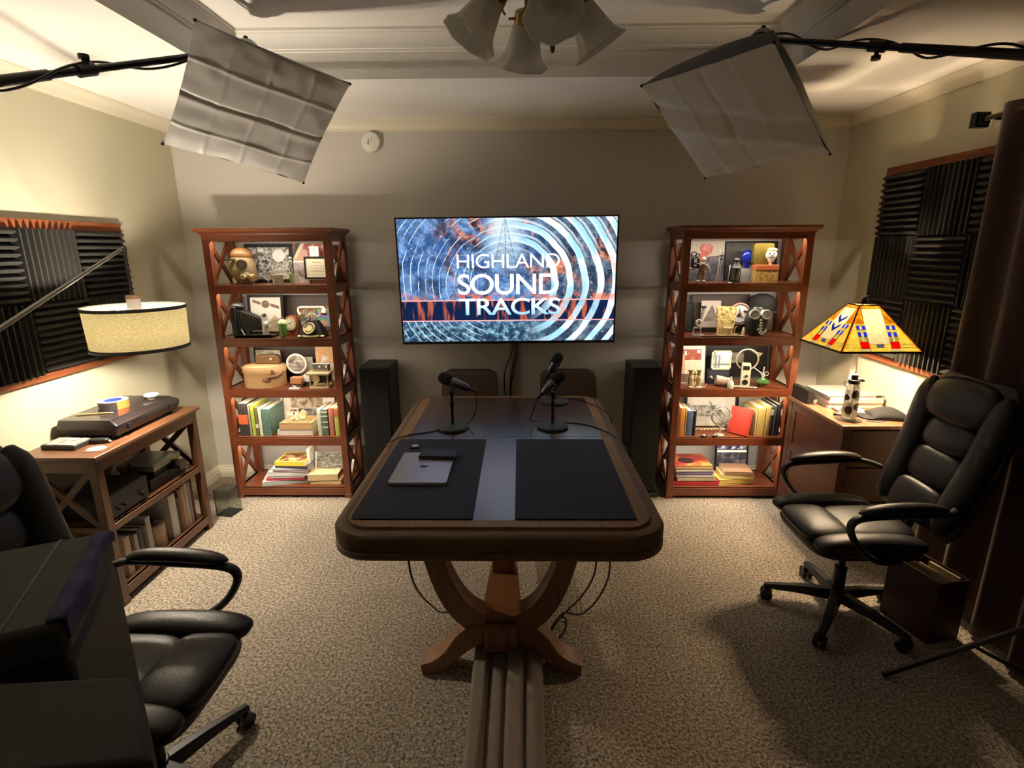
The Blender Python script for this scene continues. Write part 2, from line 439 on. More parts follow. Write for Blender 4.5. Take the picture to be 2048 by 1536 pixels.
acoustic('acoustic_panel', XR, -1, 2.02, 3.37, 1.05, 2.16, 3, 3, 1, 'tall wooden framed acoustic foam panel on the right wall behind the stained glass lamp')

# smoke detector
root = thing('smoke_detector', 'round white smoke detector high on the grey back wall', 'smoke detector', (-0.985, YB, 2.405))
g = MB(); Mx = Matrix.Rotation(R(90), 3, 'X')
g.lathe([(0.064, 0), (0.064, 0.02), (0.058, 0.034), (0.03, 0.038), (0.0005, 0.038)], M=Mx, n=32)
g.build('housing', M_white, root)
g = MB(); g.box(-0.012, -0.009, -0.0395, -0.038, -0.02, 0.022); g.box(0.006, 0.009, -0.0395, -0.038, 0.0, 0.03); g.cyl((-0.018, -0.037, -0.006), (-0.018, -0.0395, -0.006), 0.006, n=10)
g.build('sensor_slots', mat('grey_plastic', (0.25, 0.24, 0.22)), root)

# ---------------------------------------------------------------- curtains
def curtain(name, label, y0, y1, z0, z1, x, folds, amp, seed, material):
    rnd = random.Random(seed); ph = [rnd.uniform(0, 6) for _ in range(6)]
    root = thing(name, label, 'curtain', (x, (y0 + y1) / 2, z0))
    def f(u, v):
        yy = y0 + (y1 - y0) * u; z = z1 + (z0 - z1) * v
        k = folds * 2 * PI * u
        a = amp * (0.55 + 0.45 * v) * (0.8 + 0.2 * math.sin(k * 0.37 + ph[0]))
        xx = x + a * math.sin(k + 0.35 * math.sin(k * 0.5 + ph[1]) + 0.15 * v * math.sin(ph[2] + k * 0.3))
        return Vector((xx, yy + 0.012 * math.sin(k * 1.0 + ph[3]) * v, z))
    g = MB(); g.surf(f, folds * 16, 24); g.build('cloth', material, root, world=True, solid=0.004, ang=180)
    return root
M_cur = mat('brown_velvet', (0.055, 0.020, 0.010), rough=0.75, var=0.3, scale=12, bump=0.15, bscale=400, sheen=0.2)
CX = 2.06
curtain('curtain', 'dark brown floor length curtain hanging on the right wall beside the foam panel', 0.75, 2.52, 0.02, 2.30, CX, 9, 0.045, 3, M_cur)
root = thing('curtain_rod', 'dark metal curtain rod with square end block above the brown curtain', 'curtain rod', (CX, 1.6, 2.27))
g = MB(); g.cyl((CX, 0.6, 2.262), (CX, 2.62, 2.262), 0.011); g.build('rod', mat('bronze_metal', (0.10, 0.075, 0.05), rough=0.3, metal=0.8), root, world=True)
g = MB(); g.box(CX - 0.032, CX + 0.032, 2.62, 2.655, 2.23, 2.294); g.box(CX - 0.022, CX + 0.022, 2.605, 2.62, 2.24, 2.284); g.build('square_finial', M_blkm, root, world=True, bevel=0.003)
for yb in (2.54, 0.7):
    g = MB(); g.box(XR - 0.01, XR, yb - 0.02, yb + 0.02, 2.22, 2.30); g.box(CX - 0.008, XR, yb - 0.008, yb + 0.008, 2.243, 2.253); g.build('bracket', M_blkm, root, world=True)

# ---------------------------------------------------------------- television
TVC = Vector((-0.081, 3.62, 1.5))
TW, TH = 1.452, 0.836
def tvart():
    m, nt, b = newmat('concert_artwork_screen'); N = nt.nodes; L = nt.links
    out = N['Material Output']; N.remove(b)
    def val(x):
        return x
    def M_(op, a, b_=None, c=None):
        n = N.new('ShaderNodeMath'); n.operation = op
        for i, q in enumerate((a, b_, c)):
            if q is None: continue
            if isinstance(q, (int, float)): n.inputs[i].default_value = q
            else: L.new(q, n.inputs[i])
        return n.outputs[0]
    def ss(x, lo, hi):
        n = N.new('ShaderNodeMapRange'); n.interpolation_type = 'SMOOTHSTEP'
        L.new(x, n.inputs[0]); n.inputs[1].default_value = lo; n.inputs[2].default_value = hi; return n.outputs[0]
    def noise_(scale, det=4, dist=0.0, vec=None, off=0.0):
        mp = N.new('ShaderNodeMapping'); mp.inputs['Location'].default_value = (off, off * 0.7, off * 1.3)
        L.new(vec if vec is not None else tc.outputs['Object'], mp.inputs['Vector'])
        n = N.new('ShaderNodeTexNoise'); n.inputs['Scale'].default_value = scale; n.inputs['Detail'].default_value = det; n.inputs['Distortion'].default_value = dist
        L.new(mp.outputs[0], n.inputs['Vector']); return n.outputs['Fac']
    def mix(f, a, b_, bt='MIX'):
        n = N.new('ShaderNodeMix'); n.data_type = 'RGBA'; n.blend_type = bt
        if isinstance(f, (int, float)): n.inputs[0].default_value = f
        else: L.new(f, n.inputs[0])
        for i, q in ((6, a), (7, b_)):
            if isinstance(q, tuple): n.inputs[i].default_value = c4(q)
            else: L.new(q, n.inputs[i])
        return n.outputs[2]
    tc = N.new('ShaderNodeTexCoord'); sp = N.new('ShaderNodeSeparateXYZ'); L.new(tc.outputs['Object'], sp.inputs[0])
    X = sp.outputs[0]; Z = sp.outputs[2]
    # base blue, darker and greener low down, brown murk on top
    n1 = noise_(7, 6, 0.4)
    col = mix(ss(n1, 0.35, 0.65), (0.03, 0.11, 0.34), (0.20, 0.38, 0.70))
    col = mix(ss(Z, -0.20, -0.32), col, mix(ss(noise_(26, 5, 0.5), 0.42, 0.66), (0.010, 0.05, 0.10), (0.25, 0.50, 0.62)))
    rightish = ss(X, -0.05, 0.45)
    col = mix(rightish, col, mix(ss(n1, 0.4, 0.6), (0.03, 0.05, 0.09), (0.16, 0.24, 0.32)))
    # orange clouds
    n2 = noise_(4.2, 6, 1.2, off=3.1)
    o = M_('MULTIPLY', ss(n2, 0.50, 0.64), ss(Z, -0.12, 0.08))
    orange = mix(ss(noise_(16, 6, 1.0, off=8), 0.38, 0.62), (0.05, 0.018, 0.02), (0.72, 0.26, 0.14))
    col = mix(M_('MULTIPLY', o, ss(X, -0.55, -0.38)), col, orange)
    # dark murk
    n3 = noise_(6.0, 6, 0.8, off=11.0)
    col = mix(M_('MULTIPLY', ss(n3, 0.50, 0.64), 0.8), col, (0.015, 0.02, 0.05))
    col = mix(M_('MULTIPLY', ss(noise_(38, 5, 0.6, off=31), 0.62, 0.40), 0.55), col, (0.02, 0.03, 0.07))
    # light glow round the mast
    gl = M_('MULTIPLY', ss(M_('ABSOLUTE', M_('ADD', X, 0.02)), 0.17, 0.0), ss(Z, -0.02, 0.36))
    col = mix(M_('MULTIPLY', gl, 0.85), col, (0.62, 0.80, 0.88))
    # rings
    zz = M_('MULTIPLY', Z, 1.15)
    r = M_('SQRT', M_('ADD', M_('MULTIPLY', X, X), M_('MULTIPLY', zz, zz)))
    rn = M_('ADD', r, M_('MULTIPLY', M_('SUBTRACT', noise_(3.0, 3, 0.0, off=5), 0.5), 0.07))
    wv = M_('SINE', M_('MULTIPLY', rn, 2 * PI / 0.098))
    ringR = M_('MULTIPLY', ss(wv, 0.12, 0.28), ss(M_('ADD', M_('MULTIPLY', X, 1.0), M_('MULTIPLY', Z, 0.25)), 0.02, 0.24))
    ringR = M_('MULTIPLY', ringR, ss(r, 0.22, 0.34))
    rc = mix(ss(noise_(5, 4, 0.3, off=2), 0.4, 0.6), (0.35, 0.66, 0.85), (0.86, 0.95, 1.0))
    rc = mix(M_('MULTIPLY', ss(noise_(4, 4, 0.5, off=21), 0.58, 0.66), 0.8), rc, (0.9, 0.5, 0.38))
    col = mix(ringR, col, rc)
    wv2 = M_('SINE', M_('MULTIPLY', rn, 2 * PI / 0.049))
    thin = M_('MULTIPLY', ss(wv2, 0.91, 0.99), ss(noise_(5, 3, 0, off=14), 0.42, 0.56))
    thin = M_('MULTIPLY', thin, ss(X, 0.10, -0.12))
    col = mix(M_('MULTIPLY', thin, 0.85), col, (0.75, 0.88, 1.0))
    top = M_('MULTIPLY', M_('MULTIPLY', ss(wv2, 0.2, 0.8), ss(Z, 0.12, 0.30)), ss(X, -0.25, 0.1))
    col = mix(M_('MULTIPLY', top, 0.55), col, (0.75, 0.88, 0.95))
    # lettering backdrop specks
    col = mix(M_('MULTIPLY', ss(noise_(60, 2, 0, off=1), 0.62, 0.72), 0.5), col, (0.8, 0.9, 1.0))
    # bridge band
    band = M_('MULTIPLY', ss(Z, -0.263, -0.257), ss(Z, -0.117, -0.123))
    ms = N.new('ShaderNodeMapping'); ms.inputs['Scale'].default_value = (2.2, 1, 0.35); L.new(tc.outputs['Object'], ms.inputs['Vector'])
    bc = mix(ss(noise_(13, 5, 0.3, off=7, vec=ms.outputs[0]), 0.54, 0.66), (0.006, 0.014, 0.055), (0.42, 0.10, 0.05))
    keep = M_('MULTIPLY', band, M_('SUBTRACT', 1.0, M_('MULTIPLY', ringR, 0.75)))
    col = mix(keep, col, bc)
    city = M_('MULTIPLY', M_('MULTIPLY', ss(Z, -0.125, -0.118), ss(Z, -0.06, -0.10)), ss(noise_(22, 2, 0, off=9), 0.47, 0.55))
    col = mix(M_('MULTIPLY', city, 0.75), col, (0.75, 0.16, 0.05))
    for zc in (-0.121, -0.258):
        ln = ss(M_('ABSOLUTE', M_('SUBTRACT', Z, zc)), 0.0045, 0.0025)
        col = mix(ln, col, (0.95, 0.42, 0.42))
    em = N.new('ShaderNodeEmission'); L.new(col, em.inputs[0]); em.inputs[1].default_value = TV_GAIN
    L.new(em.outputs[0], out.inputs[0]); return m
tv = bpy.data.objects.new('television', None); COL.objects.link(tv)
tv['label'] = 'wide flat television showing blue and orange artwork lettered HIGHLAND SOUND TRACKS'; tv['category'] = 'television'
MTV = Matrix.Translation(TVC) @ Euler((R(2.0), R(-0.4), 0)).to_matrix().to_4x4()
tv.matrix_world = MTV; ROOTM[tv.name] = MTV.copy()
g = MB(); g.box(-TW / 2, TW / 2, 0.004, 0.03, -TH / 2, TH / 2); g.box(-0.45, 0.45, 0.03, 0.06, -0.33, 0.1)
g.build('housing', M_blk, tv, bevel=0.003)
g = MB(); bz = 0.010
for a in ((-TW / 2, TW / 2, TH / 2 - bz, TH / 2), (-TW / 2, TW / 2, -TH / 2, -TH / 2 + 0.018), (-TW / 2, -TW / 2 + bz, -TH / 2, TH / 2), (TW / 2 - bz, TW / 2, -TH / 2, TH / 2)):
    g.box(a[0], a[1], -0.004, 0.004, a[2], a[3])
g.build('bezel', M_blk, tv)
g = MB(); g.box(-TW / 2 + bz, TW / 2 - bz, 0.0, 0.004, -TH / 2 + 0.018, TH / 2 - bz); scr = g.build('screen', tvart(), tv, smooth=False)
g = MB(); g.box(-0.15, 0.15, 0.06, 0.07, -0.12, 0.12); g.box(-0.02, 0.02, 0.07, YB - TVC.y - 0.015, -0.03, 0.03); g.box(-0.2, 0.2, YB - TVC.y - 0.02, YB - TVC.y - 0.001, -0.12, 0.12)
g.build('wall_mount', M_blkm, tv)
# mast drawn on the screen
g = MB()
def ln2(x0, z0, x1, z1, w_=0.0022): g.bar((x0, -0.0006, z0), (x1, -0.0006, z1), w_, 0.0008, up=(0, 1, 0))
bx = -0.01
ln2(bx - 0.075, 0.10, bx - 0.008, 0.40); ln2(bx + 0.085, 0.03, bx + 0.004, 0.40); ln2(bx, 0.05, bx, 0.405, 0.003); ln2(bx - 0.04, 0.26, bx + 0.04, 0.17)
for i in range(7):
    z = 0.12 + i * 0.04; wl = 0.075 * (0.40 - z) / 0.30 + 0.006; wr = 0.085 * (0.40 - z) / 0.37 + 0.006
    z2 = z + 0.035; wl2 = 0.075 * (0.40 - z2) / 0.30 + 0.004
    ln2(bx - wl, z, bx + wr, z, 0.0014); ln2(bx - wl, z, bx + wr * 0.8, z2, 0.0014); ln2(bx + wr, z, bx - wl2, z2, 0.0014)
g.build('mast_drawing', emissive('mast_ink', (0.03, 0.10, 0.16), 0.6), tv, smooth=False)
def text_mesh(s, width, height, off=0.0):
    cu = bpy.data.curves.new('t', 'FONT'); cu.body = s; cu.size = 1.0; cu.offset = off; cu.extrude = 0.0; cu.align_x = 'LEFT'; cu.space_character = 0.93
    o = bpy.data.objects.new('t', cu); COL.objects.link(o)
    dg = bpy.context.evaluated_depsgraph_get(); me = bpy.data.meshes.new_from_object(o.evaluated_get(dg))
    bpy.data.objects.remove(o)
    xs = [v.co.x for v in me.vertices]; ys = [v.co.y for v in me.vertices]
    x0, x1, y0, y1 = min(xs), max(xs), min(ys), max(ys)
    for v in me.vertices:
        v.co = Vector(((v.co.x - x0) / (x1 - x0) * width, (v.co.y - y0) / (y1 - y0) * height, 0))
    return me
def put_text(s, parent, x0, x1, z0, z1, y, material, name='lettering', off=0.0):
    me = text_mesh(s, x1 - x0, z1 - z0, off)
    for v in me.vertices: v.co = Vector((x0 + v.co.x, y, z0 + v.co.y))
    me.materials.append(material); o = bpy.data.objects.new(name, me); COL.objects.link(o); o.parent = parent
    ROOTM[o.name] = ROOTM[parent.name].copy(); return o
def tvgrad():
    m, nt, b = newmat('blue_white_lettering'); N = nt.nodes; L = nt.links; out = N['Material Output']; N.remove(b)
    tc = N.new('ShaderNodeTexCoord'); sp = N.new('ShaderNodeSeparateXYZ'); L.new(tc.outputs['Object'], sp.inputs[0])
    mr = N.new('ShaderNodeMapRange'); mr.inputs[1].default_value = -0.25; mr.inputs[2].default_value = -0.14; L.new(sp.outputs[2], mr.inputs[0])
    mx = N.new('ShaderNodeMix'); mx.data_type = 'RGBA'; mx.inputs[6].default_value = (0.08, 0.42, 0.85, 1); mx.inputs[7].default_value = (0.75, 0.88, 1, 1)
    L.new(mr.outputs[0], mx.inputs[0]); em = N.new('ShaderNodeEmission'); em.inputs[1].default_value = TV_GAIN; L.new(mx.outputs[2], em.inputs[0]); L.new(em.outputs[0], out.inputs[0]); return m
M_tw = emissive('white_lettering', (0.95, 0.97, 1.0), TV_GAIN * 0.9)
def tvp(px, py):
    p = ony(px, py, TVC.y); q = MTV.inverted() @ p; return q
a = tvp(914, 537); b_ = tvp(1120, 506); put_text('HIGHLAND', scr, a.x, b_.x, a.z, b_.z, -0.0015, M_tw)
a = tvp(916, 590); b_ = tvp(1118, 546); put_text('SOUND', scr, a.x, b_.x, a.z, b_.z, -0.0015, M_tw, off=0.012)
a = tvp(918, 631); b_ = tvp(1121, 595); put_text('TRACKS', scr, a.x, b_.x, a.z, b_.z, -0.0015, tvgrad(), off=0.012)
# cables below the television
root = thing('cable_cover', 'white vertical cable cover strip on the back wall below the television', 'cable cover', (-0.035, YB, 0.1))
g = MB(); g.box(-0.075, -0.062, YB - 0.012, YB, 0.09, 1.35); g.box(-0.004, 0.009, YB - 0.012, YB, 0.09, 1.35); g.box(-0.075, 0.009, YB - 0.003, YB, 0.09, 1.35)
g.build('strip', mat('beige_strip', (0.42, 0.38, 0.32), rough=0.5), root, world=True)
for i, (dx, wob) in enumerate(((-0.02, 0.03), (0.0, 0.012), (0.014, 0.02))):
    pts = [(-0.05 + dx * 0.3, YB - 0.05, 1.25), (-0.04 + dx + 0.01, YB - 0.045, 1.1), (-0.035 + dx * 1.2, YB - 0.04, 0.98), (-0.045 + dx * 1.6 - wob, YB - 0.045, 0.85), (-0.06 + dx - wob, YB - 0.04, 0.7), (-0.06 + dx, YB - 0.03, 0.4), (-0.05 + dx, YB - 0.03, 0.01)]
    single(MB().tube([Vector(p) - Vector(pts[-1]) for p in smoothpts(pts)], 0.0045), 'power_cable', M_blk, pts[-1],
           ['leftmost black cable hanging below the television', 'middle black cable hanging below the television', 'rightmost black cable hanging below the television'][i], 'cable', 'cables hanging below the television')
# ---------------------------------------------------------------- tall open bookcases
SH = [1.495, 1.147, 0.797, 0.450, 0.076]      # shelf surface heights, top bay first
BF, BB = 3.475, 3.805                          # front and back of the bookcases
def bookcase(x0, x1, label):
    root = thing('bookcase', label, 'bookcase', ((x0 + x1) / 2, (BF + BB) / 2, 0), group=None)
    W_ = (x1 - x0) / 2; D_ = (BB - BF) / 2; p = 0.045
    g = MB()   # moulded top
    prof = [(0.0, 1.806), (0.004, 1.806), (0.008, 1.816), (0.020, 1.824), (0.026, 1.828), (0.030, 1.834), (0.030, 1.848), (0.0, 1.848)]
    rings = []
    for sx, sy in ((-1, -1), (1, -1), (1, 1), (-1, 1), (-1, -1)):
        rings.append([Vector((sx * (W_ + u), sy * (D_ + u * (1 if sy < 0 else 0.2)), v)) for u, v in prof])
    g.loft(rings, cap0=False, cap1=False); g.box(-W_ - 0.002, W_ + 0.002, -D_ - 0.002, D_ + 0.002, 1.804, 1.8475)
    g.build('moulded_top', M_cherx, root, ang=25)
    for sx in (-1, 1):
        for sy in (-1, 1):
            g = MB(); g.box(sx * W_, sx * (W_ - p), sy * D_, sy * (D_ - p), 0.03, 1.806); g.build('post', M_cher, root, bevel=0.002)
            g = MB(); g.box(sx * (W_ + 0.003), sx * (W_ - p - 0.003), sy * (D_ + 0.003), sy * (D_ - p - 0.003), 0.0, 0.03); g.build('foot', M_cher, root, bevel=0.004)
    for i, z in enumerate(SH):
        g = MB(); t = 0.056
        g.box(-W_ + 0.004, W_ - 0.004, -D_ + 0.004, D_ - 0.004, z - 0.018, z)
        g.box(-W_ + p, W_ - p, -D_ + 0.001, -D_ + 0.022, z - t, z)
        g.box(-W_ + p, W_ - p, D_ - 0.022, D_ - 0.001, z - t, z)
        for s in (-1, 1): g.box(s * (W_ - 0.003), s * (W_ - 0.025), -D_ + p, D_ - p, z - t, z)
        g.build('shelf', M_cherx, root, bevel=0.0015)
    g = MB()
    g.box(-W_ + p, W_ - p, -D_ + 0.001, -D_ + 0.022, 1.768, 1.806); g.box(-W_ + p, W_ - p, D_ - 0.022, D_ - 0.001, 1.768, 1.806)
    for s in (-1, 1): g.box(s * (W_ - 0.003), s * (W_ - 0.025), -D_ + p, D_ - p, 1.768, 1.806)
    g.build('top_rail', M_cherx, root)
    for s in (-1, 1):
        zs = [1.768] + [v for z in SH for v in (z, z - 0.056)]
        for k in range(5):
            zt = 1.768 if k == 0 else SH[k - 1] - 0.056; zb = SH[k]
            xx = s * (W_ - 0.015); ya, yb = -D_ + p, D_ - p
            g = MB(); g.bar((xx, ya, zb + 0.004), (xx, yb, zt - 0.004), 0.016, 0.030, up=(1, 0, 0) if False else (0, 0, 1)); g.bar((xx - s * 0.001, ya, zt - 0.004), (xx - s * 0.001, yb, zb + 0.004), 0.015, 0.030)
            g.build('cross_brace', M_chery, root)
    for i in range(5):
        zt = 1.768 if i == 0 else SH[i - 1] - 0.056
        zt = zt if i == 0 else SH[i - 1] - 0.018
        g = MB(); zl_ = (1.768 if i == 0 else SH[i - 1] - 0.056) + 0.006; g.box(-W_ + p, W_ - p, -D_ + 0.0225, -D_ + 0.029, zl_, zl_ + 0.010); g.build('led_strip', mat('led_channel', (0.6, 0.58, 0.5)), root)
        ld = bpy.data.lights.new('led_light', 'AREA'); ld.shape = 'RECTANGLE'; ld.size = 2 * (W_ - p) - 0.02; ld.size_y = 0.008; ld.energy = LED_POWER; ld.color = (1.0, 0.88, 0.70)
        lo = bpy.data.objects.new('led_light', ld); COL.objects.link(lo); lo.parent = root; lo.location = (0, -D_ + 0.027, zl_ - 0.002); lo.rotation_euler = (R(14), 0, 0)
    return root
LX0, LX1, RX0, RX1 = -2.012, -1.197, 1.030, 1.838
bookcase(LX0, LX1, 'tall cherry bookcase with crossed sides standing left of the television')
bookcase(RX0, RX1, 'tall cherry bookcase with crossed sides standing right of the television')

# ---------------------------------------------------------------- dining table used as the desk
TT = 0.763
tab = thing('conference_table', 'long brown wooden table with rounded corners and pedestal legs in the middle of the room', 'table', (-0.078, 2.58, 0))
ty0, ty1, tx0, tx1 = 1.655 - 2.58, 3.49 - 2.58, -0.608, 0.608
def rr3(inset, z, r): return [Vector((x, y, z)) for x, y in rrect(tx0 + inset, tx1 - inset, ty0 + inset, ty1 - inset, r, 12)]
g = MB()
g.loft([rr3(0.03, TT - 0.11, 0.12), rr3(0.004, TT - 0.105, 0.146), rr3(0.0, TT - 0.10, 0.15), rr3(0.0, TT - 0.082, 0.15), rr3(0.006, TT - 0.078, 0.145), rr3(0.006, TT - 0.066, 0.145), rr3(0.001, TT - 0.062, 0.15), rr3(0.001, TT - 0.026, 0.15), rr3(0.010, TT - 0.012, 0.14), rr3(0.040, TT - 0.008, 0.11), rr3(0.043, TT - 0.010, 0.107), rr3(0.048, TT - 0.010, 0.102), rr3(0.052, TT, 0.098)])
g.build('table_top', M_tabX, tab, ang=50)
# veneer border, field and the seam between the leaves (thin flush pieces)
def flat_poly(g, pts, z0, z1):
    g.poly([Vector((x, y, z0)) for x, y in pts], (0, 0, z1 - z0))
g = MB(); flat_poly(g, rrect(tx0 + 0.055, tx1 - 0.055, ty0 + 0.055, ty1 - 0.055, 0.095, 12), TT - 0.002, TT + 0.0004); g.build('veneer_border', M_tabY, tab, ang=60)
g = MB(); g.box(tx0 + 0.105, tx1 - 0.105, ty0 + 0.10, 0.058, TT, TT + 0.0007); g.box(tx0 + 0.105, tx1 - 0.105, 0.062, ty1 - 0.10, TT, TT + 0.0007); g.build('veneer_field', M_tabC, tab, smooth=False)
g = MB(); g.box(tx0 + 0.055, tx1 - 0.055, 0.058, 0.0595, TT, TT + 0.0009); g.build('leaf_seam', mat('dark_seam', (0.05, 0.02, 0.012)), tab, smooth=False)
# pedestals
def pedestal(yc, front):
    # lyre shaped yoke
    a = [(-0.265, TT - 0.105), (-0.235, 0.55), (-0.195, 0.42), (-0.135, 0.315), (-0.06, 0.262), (0, 0.258), (0.06, 0.262), (0.135, 0.315), (0.195, 0.42), (0.235, 0.55), (0.265, TT - 0.105)]
    b = [(0.345, TT - 0.105), (0.312, 0.53), (0.265, 0.37), (0.20, 0.25), (0.11, 0.175), (0, 0.160), (-0.11, 0.175), (-0.20, 0.25), (-0.265, 0.37), (-0.312, 0.53), (-0.345, TT - 0.105)]
    A = smoothpts([(x, 0, z) for x, z in a], 4); B = smoothpts([(x, 0, z) for x, z in b][::-1], 4)
    g = MB(); rings = []
    for p, q in zip(A, B):
        rings.append([Vector((p.x, yc - 0.045, p.z)), Vector((p.x, yc + 0.045, p.z)), Vector((q.x, yc + 0.045, q.z)), Vector((q.x, yc - 0.045, q.z))])
    g.loft(rings); g.build('lyre_yoke', M_tabL, tab, ang=30, bevel=0.004)
    g = MB(); g.box(-0.40, 0.40, yc - 0.06, yc + 0.06, TT - 0.125, TT - 0.104); g.build('bearer', M_tabL, tab)
    g = MB(); g.box(-0.07, 0.07, yc - 0.07, yc + 0.07, 0.10, 0.235); g.build('hub_block', M_tabL, tab, bevel=0.012)
    for s in (-1, 1):
        top = smoothpts([(s * 0.05, 0, 0.215), (s * 0.13, 0, 0.212), (s * 0.19, 0, 0.165), (s * 0.235, 0, 0.10), (s * 0.285, 0, 0.062), (s * 0.335, 0, 0.048)], 4)
        bot = smoothpts([(s * 0.05, 0, 0.13), (s * 0.10, 0, 0.12), (s * 0.15, 0, 0.09), (s * 0.20, 0, 0.045), (s * 0.25, 0, 0.01), (s * 0.33, 0, 0.0)], 4)
        g = MB(); rings = []
        for i, (p, q) in enumerate(zip(top, bot)):
            yy = yc - 0.03 * i / len(top) * front; w_ = 0.045 + 0.006 * i / len(top)
            rings.append([Vector((p.x, yy - w_, p.z)), Vector((p.x, yy + w_, p.z)), Vector((q.x, yy + w_, q.z)), Vector((q.x, yy - w_, q.z))])
        g.loft(rings); g.build('splayed_foot', M_tabL, tab, ang=30, bevel=0.004)
pedestal(1.93 - 2.58, 1); pedestal(3.16 - 2.58, -1)
g = MB(); top = smoothpts([(0, -0.62, 0.20), (0, -0.5, 0.215), (0, 0, 0.20), (0, 0.5, 0.215), (0, 0.6, 0.20)], 4)
g.loft([[Vector((-0.05 - 0.06 * abs(p.y), p.y, p.z)), Vector((0.05 + 0.06 * abs(p.y), p.y, p.z)), Vector((0.05 + 0.06 * abs(p.y), p.y, p.z - 0.05)), Vector((-0.05 - 0.06 * abs(p.y), p.y, p.z - 0.05))] for p in top]); g.build('stretcher', M_tabL, tab, bevel=0.003)
g = MB(); g.box(-0.052, 0.052, -0.32, -0.26, 0.205, TT - 0.104); g.build('centre_post', M_tabL, tab, bevel=0.003)

def desk_mat(name, x0, x1, label):
    g = MB(); flat_poly(g, rrect(-(x1 - x0) / 2, (x1 - x0) / 2, -0.417, 0.417, 0.012, 4), 0, 0.0045)
    single(g, name, M_mat, ((x0 + x1) / 2, 2.175, TT + 0.0008), label, 'desk mat', bevel=0.001)
desk_mat('desk_mat', -0.618, -0.172, 'dark felt desk mat under the laptop')
desk_mat('desk_mat', -0.018, 0.424, 'dark felt desk mat lying empty to the right of the laptop mat')
# laptop
zl = TT + 0.0055
root = thing('laptop', 'closed silver laptop on the left desk mat', 'laptop', (-0.425, 2.198, zl))
g = MB(); flat_poly(g, rrect(-0.121, 0.121, -0.168, 0.168, 0.012, 5), 0.002, 0.0105); g.build('base', M_alu, root, bevel=0.0008)
g = MB(); flat_poly(g, rrect(-0.121, 0.121, -0.168, 0.168, 0.012, 5), 0.0112, 0.0165); g.build('lid', M_alu, root, bevel=0.0012)
for sx in (-0.1, 0.1):
    for sy in (-0.14, 0.14):
        g = MB(); g.cyl((sx, sy, 0), (sx, sy, 0.002), 0.006); g.build('rubber_foot', M_blk, root)
# dark bitten fruit emblem, turned a quarter as in the photo
g = MB(); pts = []
for i in range(40):
    t = 2 * PI * i / 40; r = 0.0185 * (1 - 0.10 * math.cos(2 * t) * 0 - 0.16 * max(0, math.cos(t)) ** 12 - 0.07 * max(0, -math.cos(t)) ** 12)
    x, y = r * math.cos(t), r * 0.95 * math.sin(t)
    d = math.hypot(x - 0.002, y - 0.022)
    if d < 0.0095: 
        k = 0.0095 / max(d, 1e-4); x, y = 0.002 + (x - 0.002) * k, 0.022 + (y - 0.022) * k
        y = min(y, 0.022 - math.sqrt(max(0, 0.0095 ** 2 - min(abs(x - 0.002), 0.0095) ** 2)))
    pts.append((x, y))
flat_poly(g, pts, 0.0165, 0.0168)
lf = [(0.019 + 0.012 * u, 0.006 * math.sin(PI * u) + 0.004 * u) for u in [0, .25, .5, .75, 1]] + [(0.019 + 0.012 * u, -0.003 * math.sin(PI * u) + 0.004 * u) for u in [.75, .5, .25]]
flat_poly(g, lf, 0.0165, 0.0168)
g.build('fruit_emblem', mat('dark_mirror', (0.04, 0.04, 0.045), rough=0.2, metal=0.8), root, smooth=False)
root = thing('wallet', 'black leather wallet lying on the far edge of the laptop', 'wallet', (-0.378, 2.325, zl + 0.0168), R(-4))
g = MB(); flat_poly(g, rrect(-0.085, 0.085, -0.05, 0.05, 0.01, 4), 0, 0.009); g.build('outer_flap', M_leather, root, bevel=0.003)
g = MB(); flat_poly(g, rrect(-0.083, 0.083, -0.048, 0.048, 0.01, 4), 0.0092, 0.016); g.build('inner_flap', M_leather, root, bevel=0.003)
root = thing('memory_card', 'small white card holder on the left desk mat behind the laptop', 'card holder', (-0.515, 2.475, zl), R(5))
g = MB(); g.box(-0.022, 0.022, -0.02, 0.02, 0, 0.006); g.build('holder', M_blk, root, bevel=0.001)
g = MB(); g.box(-0.014, 0.014, -0.014, 0.010, 0.006, 0.010); g.build('card', M_white, root, bevel=0.001)

